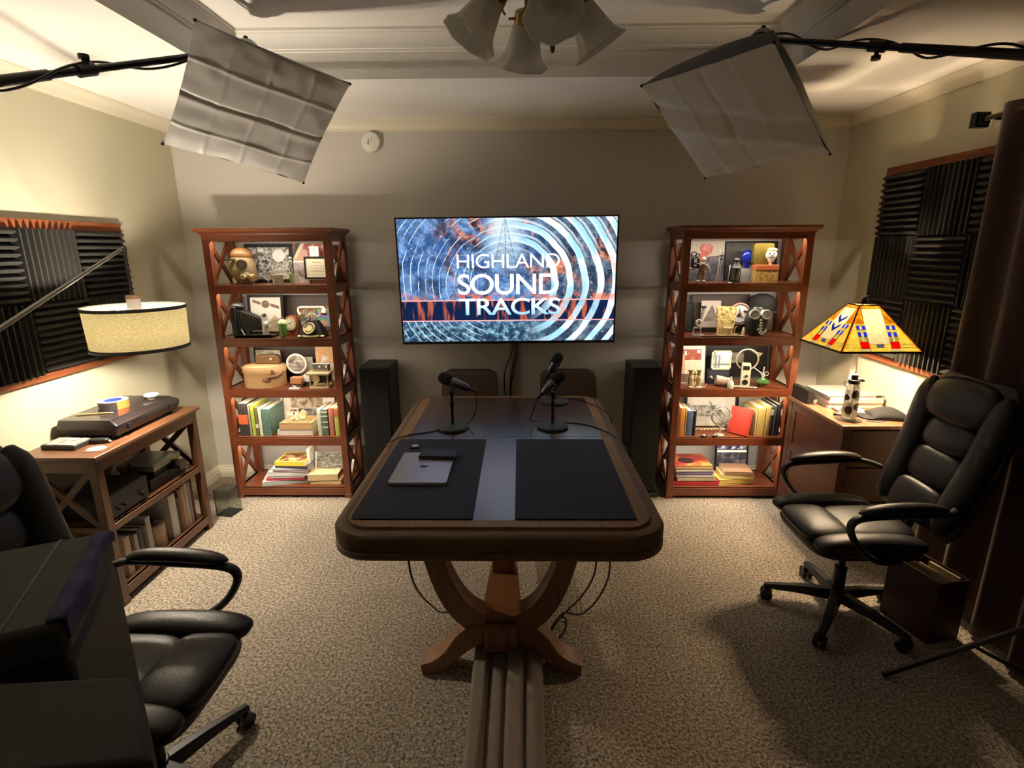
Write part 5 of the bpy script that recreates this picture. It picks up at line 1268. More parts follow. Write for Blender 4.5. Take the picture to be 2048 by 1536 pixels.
crL = [('u', 0.24, 0.0027, 0.014), ('u', 0.49, 0.0027, 0.014), ('u', 0.76, 0.0023, 0.016), ('v', 0.25, 0.0023, 0.014), ('v', 0.52, -0.0036, 0.014), ('v', 0.78, 0.0023, 0.014), ('v', 0.55, 0.0018, 0.03)]
crR = [('u', 0.25, 0.0018, 0.018), ('u', 0.48, -0.0023, 0.02), ('u', 0.72, 0.0018, 0.02), ('v', 0.5, 0.0009, 0.02), ('d', 0.55, 0.0072, 0.06), ('d', 0.72, -0.0054, 0.05), ('v', 0.9, 0.0014, 0.03)]
apL = O + ray(496, 112) / F * 2.40; apR = O + ray(1520, 92) / F * 2.42
mL = softbox(qL, cL, (0.311, -0.554, -0.772), apL, crL, 'square white softbox light with folded creases hanging at the upper left', 3)
mR = softbox(qR, cR, (-0.428, -0.359, -0.829), apR, crR, 'square white softbox light with wavy cloth hanging at the upper right', 11, 0.012, 0.045)
def boom(a, b, ext_to_x, label, cat, knob_t, legs, group=None):
    """a fixture end, b a point further back along the boom"""
    d = (b - a).normalized(); t = (ext_to_x - a.x) / d.x; p = a + d * t
    root = thing('boom_stand', label, 'light stand', (p.x, p.y, 0))
    g = MB(); L_ = (p - a).length; g.cyl(a, a + d * L_ * 0.45, 0.0125); g.cyl(a + d * L_ * 0.42, p + d * 0.10, 0.0165); g.cyl(p + d * 0.06, p + d * 0.13, 0.04); g.build('boom_arm', M_blkm, root, world=True)
    g = MB(); g.box(-0.028, 0.028, -0.022, 0.022, -0.03, 0.03, M=Matrix.Translation(a)); g.cyl(a + Vector((0, 0, 0.03)), a + Vector((0, 0, 0.055)), 0.010); g.cyl(a + Vector((-0.03, 0, 0)), a + Vector((0.045, 0, 0.01)), 0.011); g.cyl(a + Vector((0.0, -0.02, -0.02)), a + Vector((0.01, -0.05, -0.035)), 0.007); g.build('swivel_head', M_blkm, root, world=True, bevel=0.003)
    up = Vector((0, 0, 1)); kk = a + d * L_ * 0.36
    g = MB(); g.cyl(kk - d * 0.03, kk + d * 0.03, 0.021); g.cyl(kk, kk + up * 0.035 * knob_t, 0.008); g.cyl(kk + up * 0.033 * knob_t, kk + up * 0.048 * knob_t, 0.017, n=10); g.build('locking_knob', M_blk, root, world=True)
    g = MB(); pts = []; n_ = 80; sd = d.cross(up).normalized(); u2 = sd.cross(d)
    for i in range(n_ + 1):
        t_ = i / n_; q = a + d * L_ * t_; ang_ = t_ * 2 * PI * 3.5; rr = 0.021 + 0.007 * math.sin(t_ * 17) ** 2
        pts.append(q + (sd * math.cos(ang_) + u2 * math.sin(ang_)) * rr)
    g.tube(pts, 0.0045, n=6); g.build('wrapped_cable', M_blk, root, world=True)
    g = MB(); g.cyl((p.x, p.y, 0.16), (p.x, p.y, 1.25), 0.0175); g.cyl((p.x, p.y, 1.2), (p.x, p.y, p.z), 0.014); g.cyl((p.x, p.y, 1.19), (p.x, p.y, 1.25), 0.024); g.build('pole', M_blkm, root, world=True)
    g = MB(); g.box(p.x - 0.025, p.x + 0.025, p.y - 0.025, p.y + 0.025, p.z - 0.03, p.z + 0.03); g.build('pivot_clamp', M_blk, root, world=True, bevel=0.004)
    for lx, ly in legs:
        g = MB(); e = Vector((p.x + lx, p.y + ly, 0.012)); s0 = Vector((p.x, p.y, 0.55)); g.bar(s0, e, 0.018, 0.014); g.bar(Vector((p.x, p.y, 0.22)), s0.lerp(e, 0.5), 0.014, 0.008); g.ell(e, 0.014, 0.014, 0.012, n=10, m=6); g.build('leg', M_blkm, root, world=True)
    g = MB(); g.cyl((p.x, p.y, 0.53), (p.x, p.y, 0.58), 0.026); g.cyl((p.x, p.y, 0.2), (p.x, p.y, 0.24), 0.026); g.build('leg_collar', M_blk, root, world=True)
bL = O + ray(0, 162) / F * 1.62; bR = O + ray(2048, 110) / F * 1.72
boom(mL, bL, -1.92, 'black boom stand reaching in from the left and holding the creased softbox', 'light stand', 1, ((0.12, -0.36), (-0.36, -0.1), (0.0, 0.36)))
boom(mR, bR, 1.86, 'black boom stand reaching in from the right and holding the wavy softbox', 'light stand', -1, ((-0.36, 0.30), (-0.13, -0.40), (0.08, -0.36)))

# dark red box with papers under the right chair
root = thing('file_box', 'dark red open box with papers on the carpet beside the curtain, behind the right chair', 'box', (1.86, 2.18, 0), R(14))
g = MB(); a = 0.085
g.box(-a, a, -0.12, 0.12, 0, 0.006)
for q in ((-a, a, -0.12, -0.114), (-a, a, 0.114, 0.12), (-a, -a + 0.006, -0.114, 0.114), (a - 0.006, a, -0.114, 0.114)): g.box(q[0], q[1], q[2], q[3], 0.006, 0.30)
g.build('carton', mat('maroon_card', (0.045, 0.007, 0.006), rough=0.6), root)
for i in range(4):
    g = MB(); x = -0.055 + i * 0.035; g.box(x, x + 0.012, -0.10, 0.10 - 0.02 * i, 0.008, 0.29 + 0.01 * (i % 2)); g.build('paper_folder', M_page, root)

# ---------------------------------------------------------------- ceiling fan with four glass shades
FX, FY = 0.040, 1.40
fan = thing('ceiling_fan', 'ceiling fan with brass fittings and four frosted bell glass shades above the table', 'ceiling fan', (FX, FY, TZ))
def z_(z): return z - TZ
g = MB(); g.lathe([(0.0005, 0), (0.07, 0), (0.065, -0.03), (0.02, -0.05), (0.0005, -0.05)]); g.cyl((0, 0, -0.04), (0, 0, -0.12), 0.012); g.build('canopy_rod', M_brass, fan)
g = MB(); g.lathe([(0.0005, -0.11), (0.06, -0.115), (0.115, -0.14), (0.125, -0.19), (0.11, -0.235), (0.06, -0.25), (0.0005, -0.25)], n=36); g.build('motor_housing', M_dbrass, fan)
for k in range(5):
    a = R(90 + 36 + 72 * k); d = Vector((math.cos(a), math.sin(a), 0)); s = Vector((-d.y, d.x, 0)); z = -0.225
    g = MB(); o1 = [(0.20, 0.050), (0.30, 0.062), (0.50, 0.066), (0.56, 0.058), (0.585, 0.03)]
    P_ = [d * r + s * w_ for r, w_ in o1] + [d * r - s * w_ for r, w_ in o1[::-1]]
    g.poly([p + Vector((0, 0, z + 0.12 * p.dot(s) )) for p in P_], (0, 0, 0.006)); g.build('blade', wood('fan_blade_wood', (0.30, 0.26, 0.20), (0.42, 0.37, 0.30), 'X'), fan)
    g = MB(); g.bar(d * 0.10 + Vector((0, 0, -0.24)), d * 0.24 + Vector((0, 0, z - 0.004)), 0.03, 0.005); g.build('blade_iron', M_dbrass, fan)
g = MB(); g.lathe([(0.0005, -0.25), (0.035, -0.25), (0.035, -0.29), (0.065, -0.31), (0.07, -0.35), (0.05, -0.385), (0.015, -0.40), (0.008, -0.42), (0.0005, -0.425)], n=32); g.build('light_fitter', M_brass, fan)
M_fg = translucent('frosted_ribbed_glass', (0.93, 0.92, 0.88), (0.95, 0.94, 0.90), fac=0.4, scale=30, var=0.06, rough=0.18, gloss=0.6)
zrim = 2.145
for k in range(4):
    a = R(102 + 90 * k); d = Vector((math.cos(a), math.sin(a), 0)); tilt = R(33)
    ax = (d * math.sin(tilt) + Vector((0, 0, -math.cos(tilt)))).normalized()
    s0 = d * 0.100 + Vector((0, 0, z_(2.150) + 0.118))
    Mq = ax.to_track_quat('Z', 'Y').to_matrix()
    g = MB(); g.tube(smoothpts([Vector((0, 0, -0.33)) + d * 0.055, Vector((0, 0, -0.335)) + d * 0.09, s0 - ax * 0.012]), 0.008); g.lathe([(0.012, -0.02), (0.030, -0.012), (0.032, 0.008), (0.030, 0.014)], c=s0, M=Mq, n=24)
    g.m(0)
    for j in range(3): q = Mq @ Vector((0.034 * math.cos(2.1 * j), 0.034 * math.sin(2.1 * j), 0.004)); g.cyl(s0 + q * 0.8, s0 + q * 1.35, 0.003, n=6)
    g.build('socket_cup', M_dbrass, fan)
    g = MB(); prof = [(0.027, 0.0), (0.031, 0.012), (0.037, 0.04), (0.044, 0.075), (0.050, 0.10), (0.057, 0.115), (0.067, 0.128), (0.070, 0.133)]
    prof = [(r_ * 0.92, z__ * 0.80) for r_, z__ in prof]; g.lathe(prof, c=s0, M=Mq, n=48, cap=False, fn=lambda t, z: 1 + (0.045 * math.sin(8 * t) if z > 0.088 else 0.012 * math.sin(24 * t)) * (1 if z > 0.02 else 0))
    gs = g.build('glass_shade', M_fg, fan, solid=0.003, ang=80)
    g = MB(); g.lathe([(0.0005, 0.03), (0.014, 0.032), (0.022, 0.06), (0.018, 0.085), (0.0005, 0.095)], c=s0, M=Mq, n=16); g.build('unlit_bulb', mat('frosted_bulb', (0.8, 0.8, 0.78)), gs)
g = MB(); pc = ony(1105, 92, FY + 0.02) - Vector((FX, FY, TZ)); g.cyl((pc.x, 0.02, -0.41), (pc.x, 0.02, pc.z + 0.02), 0.0012, n=5); g.build('pull_chain', M_brass, fan)
g = MB(); g.lathe([(0.0005, -0.016), (0.005, -0.012), (0.0065, -0.002), (0.003, 0.012), (0.0015, 0.018), (0.0005, 0.02)], c=(pc.x, 0.02, pc.z), n=14); g.build('pull_knob', mat('dark_red_wood', (0.08, 0.015, 0.01), rough=0.3), fan)
# ---------------------------------------------------------------- things on the bookcases
def xat(px, Y, z):
    """world x of the point at depth Y and height z seen in photo column px"""
    k = (px - 1024) / F; d0 = Vector((0, Y, z - CAMH))
    # AX.d = k * (-AB.d) with d = (x, Y, z-CAMH)
    a = AX.x + k * AB.x; b_ = AX.y * d0.y + AX.z * d0.z + k * (AB.y * d0.y + AB.z * d0.z)
    return -b_ / a
LS = 'the left bookcase'; RS = 'the right bookcase'
ORD = ['top', 'second', 'third', 'fourth', 'bottom']
def W_at(p0, p1, Y, z): return xat(p0, Y, z), xat(p1, Y, z)
def frame(p0, p1, Y, z, h, fw, fmat, arts, label, lean=-0.10, name='framed_picture', cat='picture', depth=0.016, extras=None):
    """framed flat picture leaning back; arts = list of (u0,u1,v0,v1,material,name)"""
    x0, x1 = W_at(p0, p1, Y, z + h / 2); w_ = x1 - x0
    root = thing(name, label, cat, ((x0 + x1) / 2, Y, z)); root.rotation_euler = (lean, 0, 0)
    ROOTM[root.name] = Matrix.Translation(Vector(root.location)) @ Euler((lean, 0, 0)).to_matrix().to_4x4()
    if fw:
        g = MB()
        for a in ((-w_ / 2, w_ / 2, 0, fw), (-w_ / 2, w_ / 2, h - fw, h), (-w_ / 2, -w_ / 2 + fw, fw, h - fw), (w_ / 2 - fw, w_ / 2, fw, h - fw)): g.box(a[0], a[1], 0, depth, a[2], a[3])
        g.box(-w_ / 2 + 0.002, w_ / 2 - 0.002, depth - 0.003, depth, 0.002, h - 0.002)
        g.build('frame', fmat, root)
    g = MB(); g.box(-w_ / 2 + fw, w_ / 2 - fw, 0.004 if fw else 0, 0.010, fw, h - fw); g.build('backing', arts[0][4], root, smooth=False)
    for i, (u0, u1, v0, v1, m_, nm) in enumerate(arts[1:]):
        iw, ih = w_ - 2 * fw, h - 2 * fw; yf = 0.0035 if fw else -0.0005
        g = MB()
        X_ = lambda u: -iw / 2 + iw * u; Z_ = lambda v: fw + ih * v
        if isinstance(u0, (list, tuple)): g.poly([Vector((X_(a), yf - 0.0004 * i, Z_(b))) for a, b in u0], (0, 0.0004, 0))
        else: g.box(X_(u0), X_(u1), yf - 0.0004 * i, yf + 0.0006, Z_(v0), Z_(v1))
        g.build(nm, m_, root, smooth=False)
    return root
def disc(cx, cy, r, n=24, ax=1.0): return [(cx + r * math.cos(2 * PI * i / n), cy + r * ax * math.sin(2 * PI * i / n)) for i in range(n)]
M_bf = mat('black_frame', (0.008, 0.007, 0.007), rough=0.5, spec=0.25)
BW = art('grey_photo_print', [(0.02, 0.02, 0.02), (0.10, 0.10, 0.095), (0.5, 0.48, 0.45), (0.8, 0.78, 0.74)], 28, dist=1.5)
SEP = art('sepia_print', [(0.10, 0.07, 0.045), (0.36, 0.27, 0.18), (0.62, 0.52, 0.38)], 22)

# ===== left bookcase, top bay
z = SH[0]
frame(488, 584, 3.72, z, 0.262, 0.024, M_bf, [(0, 0, 0, 0, BW), (disc(0.74, 0.74, 0.15, ax=1.35), 0, 0, 0, mat('pale_face_grey', (0.75, 0.73, 0.70)), 'pale_figure'), ([(0.55, 0.0), (0.95, 0.0), (0.92, 0.42), (0.74, 0.52), (0.60, 0.42)], 0, 0, 0, art('grey_dress', [(0.15, 0.15, 0.14), (0.6, 0.58, 0.55)], 60), 'dark_dress')], 'large black framed black and white photograph in the top bay of ' + LS)
frame(585, 668, 3.70, z, 0.262, 0.0, None, [(0, 0, 0, 0, art('grey_red_poster', [(0.10, 0.09, 0.10), (0.28, 0.20, 0.19), (0.35, 0.33, 0.32), (0.5, 0.36, 0.3)], 11, hard=True)), (0, 1, 0.56, 1, art('maroon_collage', [(0.12, 0.02, 0.015), (0.30, 0.05, 0.035), (0.55, 0.32, 0.24)], 9, hard=True), 'maroon_band'), (0, 1, 0.52, 0.56, M_pagew, 'title_strip'), ([(0.0, 0.62), (0.08, 0.62), (0.30, 1.0), (0.18, 1.0)], 0, 0, 0, M_page, 'pale_stripe'), ([(0.0, 0.75), (0.0, 0.60), (0.2, 1.0), (0.08, 1.0)], 0, 0, 0, M_blk, 'dark_stripe')], 'maroon and grey collage poster leaning in the top bay of ' + LS, name='poster', cat='poster')
x = xat(628, 3.66, 1.72)
root = thing('playing_card', 'white card with a triangle propped on the dark framed certificate of ' + LS, 'card', (x, 3.655, z + 0.175))
g = MB(); g.box(-0.031, 0.031, 0, 0.004, 0, 0.066); g.build('card', M_white, root, bevel=0.001)
g = MB()
for a, b_ in (((-0.014, 0.05), (0.014, 0.05)), ((-0.014, 0.05), (0, 0.026)), ((0.014, 0.05), (0, 0.026))): g.bar((a[0], -0.0005, a[1]), (b_[0], -0.0005, b_[1]), 0.0015, 0.0012, up=(0, 1, 0))
g.build('triangle_outline', mat('grey_ink', (0.15, 0.15, 0.15)), root)
x0, x1 = W_at(608, 656, 3.60, z + 0.09); w_ = x1 - x0
root = thing('wooden_block', 'dark wooden block under the small framed certificate of ' + LS, 'block', ((x0 + x1) / 2 + 0.01, 3.62, z))
g = MB(); g.box(-w_ / 2 + 0.02, w_ / 2, -0.02, 0.04, 0, 0.03); g.build('block', M_dk, root, bevel=0.002)
g = MB(); g.box(-w_ / 2 + 0.02, -w_ / 2 + 0.03, -0.022, -0.018, 0.002, 0.028); g.build('end_trim', M_dbrass, root)
frame(608, 656, 3.605, z + 0.0305, 0.145, 0.011, M_bf, [(0, 0, 0, 0, mat('cream_certificate', (0.60, 0.55, 0.40), var=0.05)), (0.3, 0.7, 0.78, 0.80, M_blk, 'heading_line'), (0.15, 0.85, 0.60, 0.615, mat('faint_ink', (0.45, 0.40, 0.28)), 'text_line'), (0.15, 0.85, 0.48, 0.495, mat('faint_ink', (0.45, 0.40, 0.28)), 'text_line'), (0.2, 0.8, 0.34, 0.355, mat('faint_ink', (0.45, 0.40, 0.28)), 'text_line')], 'small black framed cream certificate at the right of the top bay of ' + LS, lean=-0.05)
# gas mask
x = xat(487, 3.60, z + 0.15)
root = thing('gas_mask', 'vintage tan gas mask in the top bay of ' + LS, 'gas mask', (x, 3.60, z))
M_tan = mat('tan_rubber_canvas', (0.26, 0.185, 0.085), rough=0.6, var=0.45, scale=18, bump=0.5, bscale=60)
g = MB()
def head(u, v):
    a = 2 * PI * u; z_ = 0.02 + 0.215 * v; r = 0.078 * math.sin(PI * min(1, 0.16 + 0.84 * v) ** 0.8) ** 0.55 + 0.004
    return Vector((r * math.cos(a) * 1.05 - 0.012 * math.sin(3 * v), r * math.sin(a) * 0.9, z_))
g.surf(head, 28, 18, cu=True); g.build('face_piece', M_tan, root, ang=180)
g = MB(); g.cyl((0.018, -0.055, 0.13), (0.024, -0.085, 0.128), 0.030, n=24); g.torus((0.024, -0.085, 0.128), 0.028, 0.005, axis=(0.2, -1, 0)); g.build('lens_ring', mat('dark_pewter', (0.10, 0.08, 0.07), rough=0.3, metal=0.7), root)
g = MB(); g.ell((-0.01, 0.004, 0.185), 0.072, 0.062, 0.052, n=24, m=12); g.build('leather_cap', mat('brown_leather_cap', (0.16, 0.075, 0.02), rough=0.5, var=0.4, scale=30), root)
g = MB(); g.cyl((0.03, -0.045, 0.06), (0.035, -0.085, 0.045), 0.028, 0.026, n=20); g.torus((0.035, -0.085, 0.045), 0.024, 0.004, axis=(0.1, -1, -0.3)); g.build('filter_canister', mat('tan_canister', (0.30, 0.22, 0.12)), root)
g = MB(); g.box(-0.085, -0.02, -0.075, -0.062, 0.150, 0.165); g.build('head_strap', mat('olive_strap', (0.05, 0.05, 0.03)), root)
g = MB(); g.tube(smoothpts([(-0.045, -0.03, 0.07), (-0.05, -0.05, 0.03), (-0.035, -0.06, 0.004)]), 0.014); g.build('hose', M_tan, root)
# little brass binoculars, sign disc, pot, trophy
x = xat(497, 3.52, z)
root = thing('brass_field_glass', 'small brass field glass in front of the gas mask of ' + LS, 'field glass', (x, 3.52, z))
g = MB(); g.cyl((-0.02, -0.02, 0.05), (0.0, 0.02, 0.055), 0.015, 0.012); g.torus((-0.02, -0.02, 0.05), 0.013, 0.003, axis=(0.4, -1, 0)); g.cyl((0.018, -0.02, 0.05), (0.03, 0.02, 0.06), 0.015, 0.010); g.build('barrels', M_gold, root)
g = MB(); g.box(-0.03, 0.035, -0.015, 0.02, 0, 0.02); g.cyl((0, 0, 0.02), (0, 0, 0.045), 0.008); g.build('stand', M_dk, root)
x = xat(538, 3.50, z)
root = thing('sign_disc', 'small round white sign on a thin stem in the top bay of ' + LS, 'sign', (x, 3.50, z))
g = MB(); g.cyl((0, 0, 0), (0, 0, 0.004), 0.018); g.cyl((0, 0, 0.004), (0, 0, 0.03), 0.002); g.build('stem', M_silver, root)
g = MB(); g.cyl((0, -0.002, 0.056), (0, 0.002, 0.056), 0.029, n=28); g.build('disc', art('white_speckled', [(0.30, 0.29, 0.27), (0.8, 0.78, 0.72), (0.85, 0.83, 0.8)], 60), root)
x = xat(557, 3.53, z)
root = thing('cream_pot', 'small cream pot in front of the large photograph of ' + LS, 'pot', (x, 3.53, z))
g = MB(); g.lathe([(0.030, 0), (0.036, 0.055), (0.037, 0.062), (0.032, 0.062), (0.028, 0.01), (0.0005, 0.01)], n=28); g.build('pot', mat('cream_ceramic', (0.62, 0.52, 0.38)), root)
x = xat(585, 3.51, z)
root = thing('glass_trophy', 'green glass trophy with a silver figure in the top bay of ' + LS, 'trophy', (x, 3.51, z))
g = MB(); g.lathe([(0.010, 0), (0.012, 0.01), (0.022, 0.07), (0.0005, 0.072)], n=6); g.build('green_base', mat('lime_glass', (0.50, 0.70, 0.25), rough=0.1, coat=1.0, var=0.4, scale=80), root)
g = MB(); g.cyl((0, 0, 0.072), (0, 0, 0.11), 0.008, 0.012); g.ell((0, 0, 0.135), 0.012, 0.009, 0.022, n=12, m=8); g.ell((0.002, 0, 0.165), 0.010, 0.010, 0.012, n=12, m=8); g.cyl((-0.012, 0, 0.14), (-0.016, 0, 0.165), 0.004); g.build('figure', M_silver, root)

# ===== left bookcase, second bay
z = SH[1]
frame(494, 566, 3.66, z, 0.272, 0.019, M_bf, [(0, 0, 0, 0, mat('warm_white_print', (0.62, 0.58, 0.52), var=0.03)), (disc(0.50, 0.80, 0.13, ax=0.85), 0, 0, 0, mat('brown_globe', (0.16, 0.09, 0.05), var=0.5, scale=40), 'printed_globe'), ([(0.08, 0.86), (0.34, 0.78), (0.34, 0.86), (0.08, 0.94)], 0, 0, 0, mat('brown_globe', (0.16, 0.09, 0.05)), 'printed_wing'), ([(0.66, 0.74), (0.94, 0.66), (0.94, 0.75), (0.66, 0.83)], 0, 0, 0, mat('brown_globe', (0.16, 0.09, 0.05)), 'printed_wing'), ([(0.4, 0.20), (0.62, 0.32), (0.78, 0.48), (0.90, 0.38), (1, 0.40), (1, 0.0), (0, 0), (0, 0.2)], 0, 0, 0, art('brown_hills', [(0.20, 0.14, 0.08), (0.42, 0.32, 0.20), (0.25, 0.28, 0.2)], 20), 'printed_hills')], 'black framed print of a satellite over mountains in the second bay of ' + LS)
frame(568, 672, 3.735, z, 0.262, 0.018, mat('dark_brown_frame', (0.035, 0.02, 0.015)), [(0, 0, 0, 0, mat('brown_mount', (0.07, 0.045, 0.032))), (0.22, 0.60, 0.10, 0.74, art('collage_mixed', [(0.05, 0.04, 0.05), (0.35, 0.09, 0.07), (0.28, 0.30, 0.24), (0.08, 0.09, 0.14)], 16, hard=True), 'print'), (0.62, 0.95, 0.10, 0.74, art('collage_mixed2', [(0.12, 0.10, 0.10), (0.55, 0.30, 0.24), (0.10, 0.35, 0.20), (0.25, 0.2, 0.55)], 14, hard=True, seed=4), 'print')], 'dark framed collage behind the gold telephone of ' + LS)
x = xat(514, 3.55, z)
root = thing('bellows_camera', 'antique black bellows camera in the second bay of ' + LS, 'camera', (x, 3.55, z))
g = MB(); g.box(-0.125, 0.13, -0.055, 0.055, 0, 0.014); g.box(-0.125, 0.13, -0.055, -0.045, 0.014, 0.022); g.build('bed', M_blk, root, bevel=0.002)
g = MB(); g.box(-0.130, -0.095, -0.060, 0.060, 0.014, 0.205); g.build('body', M_blk, root, bevel=0.004)
g = MB()
rings = []
for i in range(19):
    t = i / 18; x_ = -0.095 + 0.155 * t; k = (0.075 * (1 - t) + 0.036 * t) * (1.0 if i % 2 else 0.90); zc_ = 0.115 * (1 - t) + 0.085 * t
    rings.append([Vector((x_, a * k * 0.68, zc_ + b_ * k)) for a, b_ in ((-1, -1), (1, -1), (1, 1), (-1, 1))])
g.loft(rings); g.build('bellows', mat('black_bellows', (0.022, 0.020, 0.018), rough=0.5), root, smooth=False)
g = MB(); g.box(0.06, 0.07, -0.035, 0.035, 0.014, 0.135); g.cyl((0.07, 0, 0.085), (0.09, 0, 0.085), 0.022, n=20); g.torus((0.09, 0, 0.085), 0.019, 0.003, axis=(1, 0, 0)); g.build('lens_board', M_silver, root)
g = MB(); g.ell((-0.10, 0.0, 0.205), 0.05, 0.05, 0.025); g.ell((0.065, 0, 0.145), 0.015, 0.02, 0.012); g.build('dark_cloth', M_blk, root)
g = MB()
for q in ((-0.131, -0.05, 0.19), (-0.131, -0.05, 0.03)): g.ell(q, 0.006, 0.008, 0.006, n=10, m=6)
g.cyl((-0.07, -0.058, 0.06), (-0.05, -0.058, 0.02), 0.003); g.build('metal_fittings', M_silver, root)
x = xat(568, 3.51, z)
root = thing('glass_lantern', 'small green glass lantern with a white top in the second bay of ' + LS, 'lantern', (x, 3.51, z))
g = MB(); g.lathe([(0.018, 0), (0.022, 0.008), (0.028, 0.06), (0.030, 0.095), (0.0005, 0.1)], n=8); g.build('glass', mat('green_glass_mottled', (0.16, 0.34, 0.07), rough=0.12, coat=1.0, var=0.6, scale=70), root)  # green glass, colour mottled by noise
g = MB(); g.lathe([(0.030, 0.095), (0.026, 0.11), (0.012, 0.122), (0.0005, 0.124)], n=16); g.build('cap', mat('pale_cap', (0.55, 0.60, 0.35)), root); g = MB(); g.torus((0, 0, 0.128), 0.010, 0.0015, axis=(0, 1, 0)); g.build('ring_handle', M_silver, root)
x = xat(585, 3.56, z)
root = thing('mantel_clock', 'round topped red wooden clock beside the green lantern of ' + LS, 'clock', (x, 3.58, z), R(-12))
g = MB(); g.poly([Vector(q) for q in [(-0.052, -0.02, 0)] + [(0.052 * math.cos(PI - PI * i / 20), -0.02, 0.088 + 0.052 * math.sin(PI * i / 20)) for i in range(21)] + [(0.052, -0.02, 0)]], (0, 0.045, 0)); g.build('case', M_cher, root, bevel=0.003)
g = MB(); g.cyl((0, -0.0205, 0.085), (0, -0.024, 0.085), 0.040, n=32); g.build('dial', mat('clock_dial', (0.75, 0.70, 0.52)), root)
g = MB()
for i in range(12):
    a = PI / 6 * i; g.bar((0.030 * math.cos(a), -0.0245, 0.085 + 0.030 * math.sin(a)), (0.037 * math.cos(a), -0.0245, 0.085 + 0.037 * math.sin(a)), 0.004, 0.001, up=(0, 1, 0))
g.bar((0, -0.0245, 0.085), (0.012, -0.0245, 0.103), 0.003, 0.001, up=(0, 1, 0)); g.bar((0, -0.0245, 0.085), (-0.022, -0.0245, 0.095), 0.002, 0.001, up=(0, 1, 0)); g.build('hour_marks_and_hands', M_blk, root)
g = MB(); g.torus((0, -0.022, 0.085), 0.042, 0.003, axis=(0, 1, 0)); g.build('bezel', M_brass, root)
x = xat(627, 3.54, z)
root = thing('rotary_telephone', 'ornate gold and black rotary telephone in the second bay of ' + LS, 'telephone', (x, 3.55, z))
g = MB(); g.loft([[Vector((x_, y_, z_)) for x_, y_ in rrect(-w1, w1, -d1, d1, 0.01, 3)] for w1, d1, z_ in ((0.085, 0.06, 0.012), (0.080, 0.055, 0.02), (0.055, 0.04, 0.08), (0.035, 0.03, 0.11))]); g.build('body', M_blk, root)
g = MB(); g.torus((0, 0, 0.012), 0.075, 0.008, n=20)
for sx in (-1, 1):
    for sy in (-1, 1): g.ell((sx * 0.075, sy * 0.05, 0.010), 0.018, 0.014, 0.010, n=10, m=6)
g.build('gold_feet', M_gold, root)
Md = Matrix.Rotation(R(35), 3, 'X')
g = MB(); c = Vector((-0.005, -0.052, 0.062)); nrm = Vector((-0.1, -0.85, 0.5)).normalized(); g.cyl(c, c + nrm * 0.008, 0.040, n=32); g.torus(c + nrm * 0.008, 0.037, 0.004, axis=nrm); g.build('dial', M_gold, root)
g = MB(); u = nrm.orthogonal().normalized(); v = nrm.cross(u)
for i in range(10):
    a = 2 * PI * i / 11; q = c + nrm * 0.0085 + (u * math.cos(a) + v * math.sin(a)) * 0.027; g.cyl(q, q + nrm * 0.0015, 0.0055, n=10)
g.build('finger_holes', M_blk, root)
g = MB(); g.cyl((0, 0, 0.11), (0, 0, 0.165), 0.006)
for s in (-1, 1): g.tube(smoothpts([(0, 0, 0.155), (s * 0.018, 0, 0.150), (s * 0.036, 0, 0.135), (s * 0.052, 0, 0.142), (s * 0.052, 0, 0.165), (s * 0.045, 0, 0.185)]), 0.004)
g.build('cradle', M_gold, root)
g = MB(); g.cyl((-0.075, 0, 0.195), (0.075, 0, 0.195), 0.010, n=16); g.cyl((-0.06, 0, 0.195), (-0.09, 0, 0.190), 0.006); g.tube(smoothpts([(-0.088, 0, 0.19), (-0.085, -0.01, 0.165), (-0.062, -0.03, 0.15)]), 0.006); g.cyl((-0.062, -0.03, 0.15), (-0.05, -0.045, 0.142), 0.012, 0.02); g.cyl((0.075, 0, 0.195), (0.09, -0.005, 0.18), 0.012); g.cyl((0.09, -0.005, 0.18), (0.088, -0.02, 0.155), 0.016, 0.022); g.build('handset', M_gold, root)

# ===== left bookcase, third bay
z = SH[2]
frame(507, 652, 3.755, z, 0.270, 0.014, M_bf, [(0, 0, 0, 0, mat('dark_mount', (0.028, 0.018, 0.015))), (0.03, 0.9, 0.05, 0.95, mat('black_brown_print', (0.032, 0.020, 0.017), rough=0.3), 'print')], 'wide black frame standing at the back of the third bay of ' + LS)
x = xat(531, 3.60, z)
root = thing('hat_box', 'round tan hat box with a leather handle in the third bay of ' + LS, 'hat box', (x, 3.615, z))
def ovr(rx, ry, z_, n=40): return [Vector((rx * math.cos(2 * PI * i / n), ry * math.sin(2 * PI * i / n), z_)) for i in range(n)]
M_tanb = mat('tan_leatherette', (0.58, 0.36, 0.17), rough=0.5, var=0.08)
g = MB(); g.loft([ovr(0.138, 0.118, 0), ovr(0.140, 0.120, 0.004), ovr(0.140, 0.120, 0.108)]); g.build('box', M_tanb, root)
g = MB(); g.loft([ovr(0.145, 0.125, 0.100), ovr(0.145, 0.125, 0.136), ovr(0.142, 0.122, 0.140), ovr(0.05, 0.04, 0.142)]); g.build('lid', M_tanb, root)
g = MB(); g.torus((0, 0, 0.140), 0.136, 0.0035, n=40); 
for v_ in g.b.verts: v_.co.y *= 0.87
g.build('lid_piping', mat('brown_piping', (0.22, 0.10, 0.05)), root)
g = MB()
pts = smoothpts([(0.05, -0.118, 0.062), (0.075, -0.112, 0.078), (0.11, -0.092, 0.082), (0.135, -0.055, 0.094), (0.143, -0.03, 0.10)])
g.tube(pts, 0.009); g.ell((0.055, -0.119, 0.060), 0.022, 0.006, 0.016, n=12, m=6); g.ell((0.10, -0.098, 0.115), 0.012, 0.008, 0.016, n=12, m=6); g.build('handle', mat('brown_piping', (0.22, 0.10, 0.05)), root)
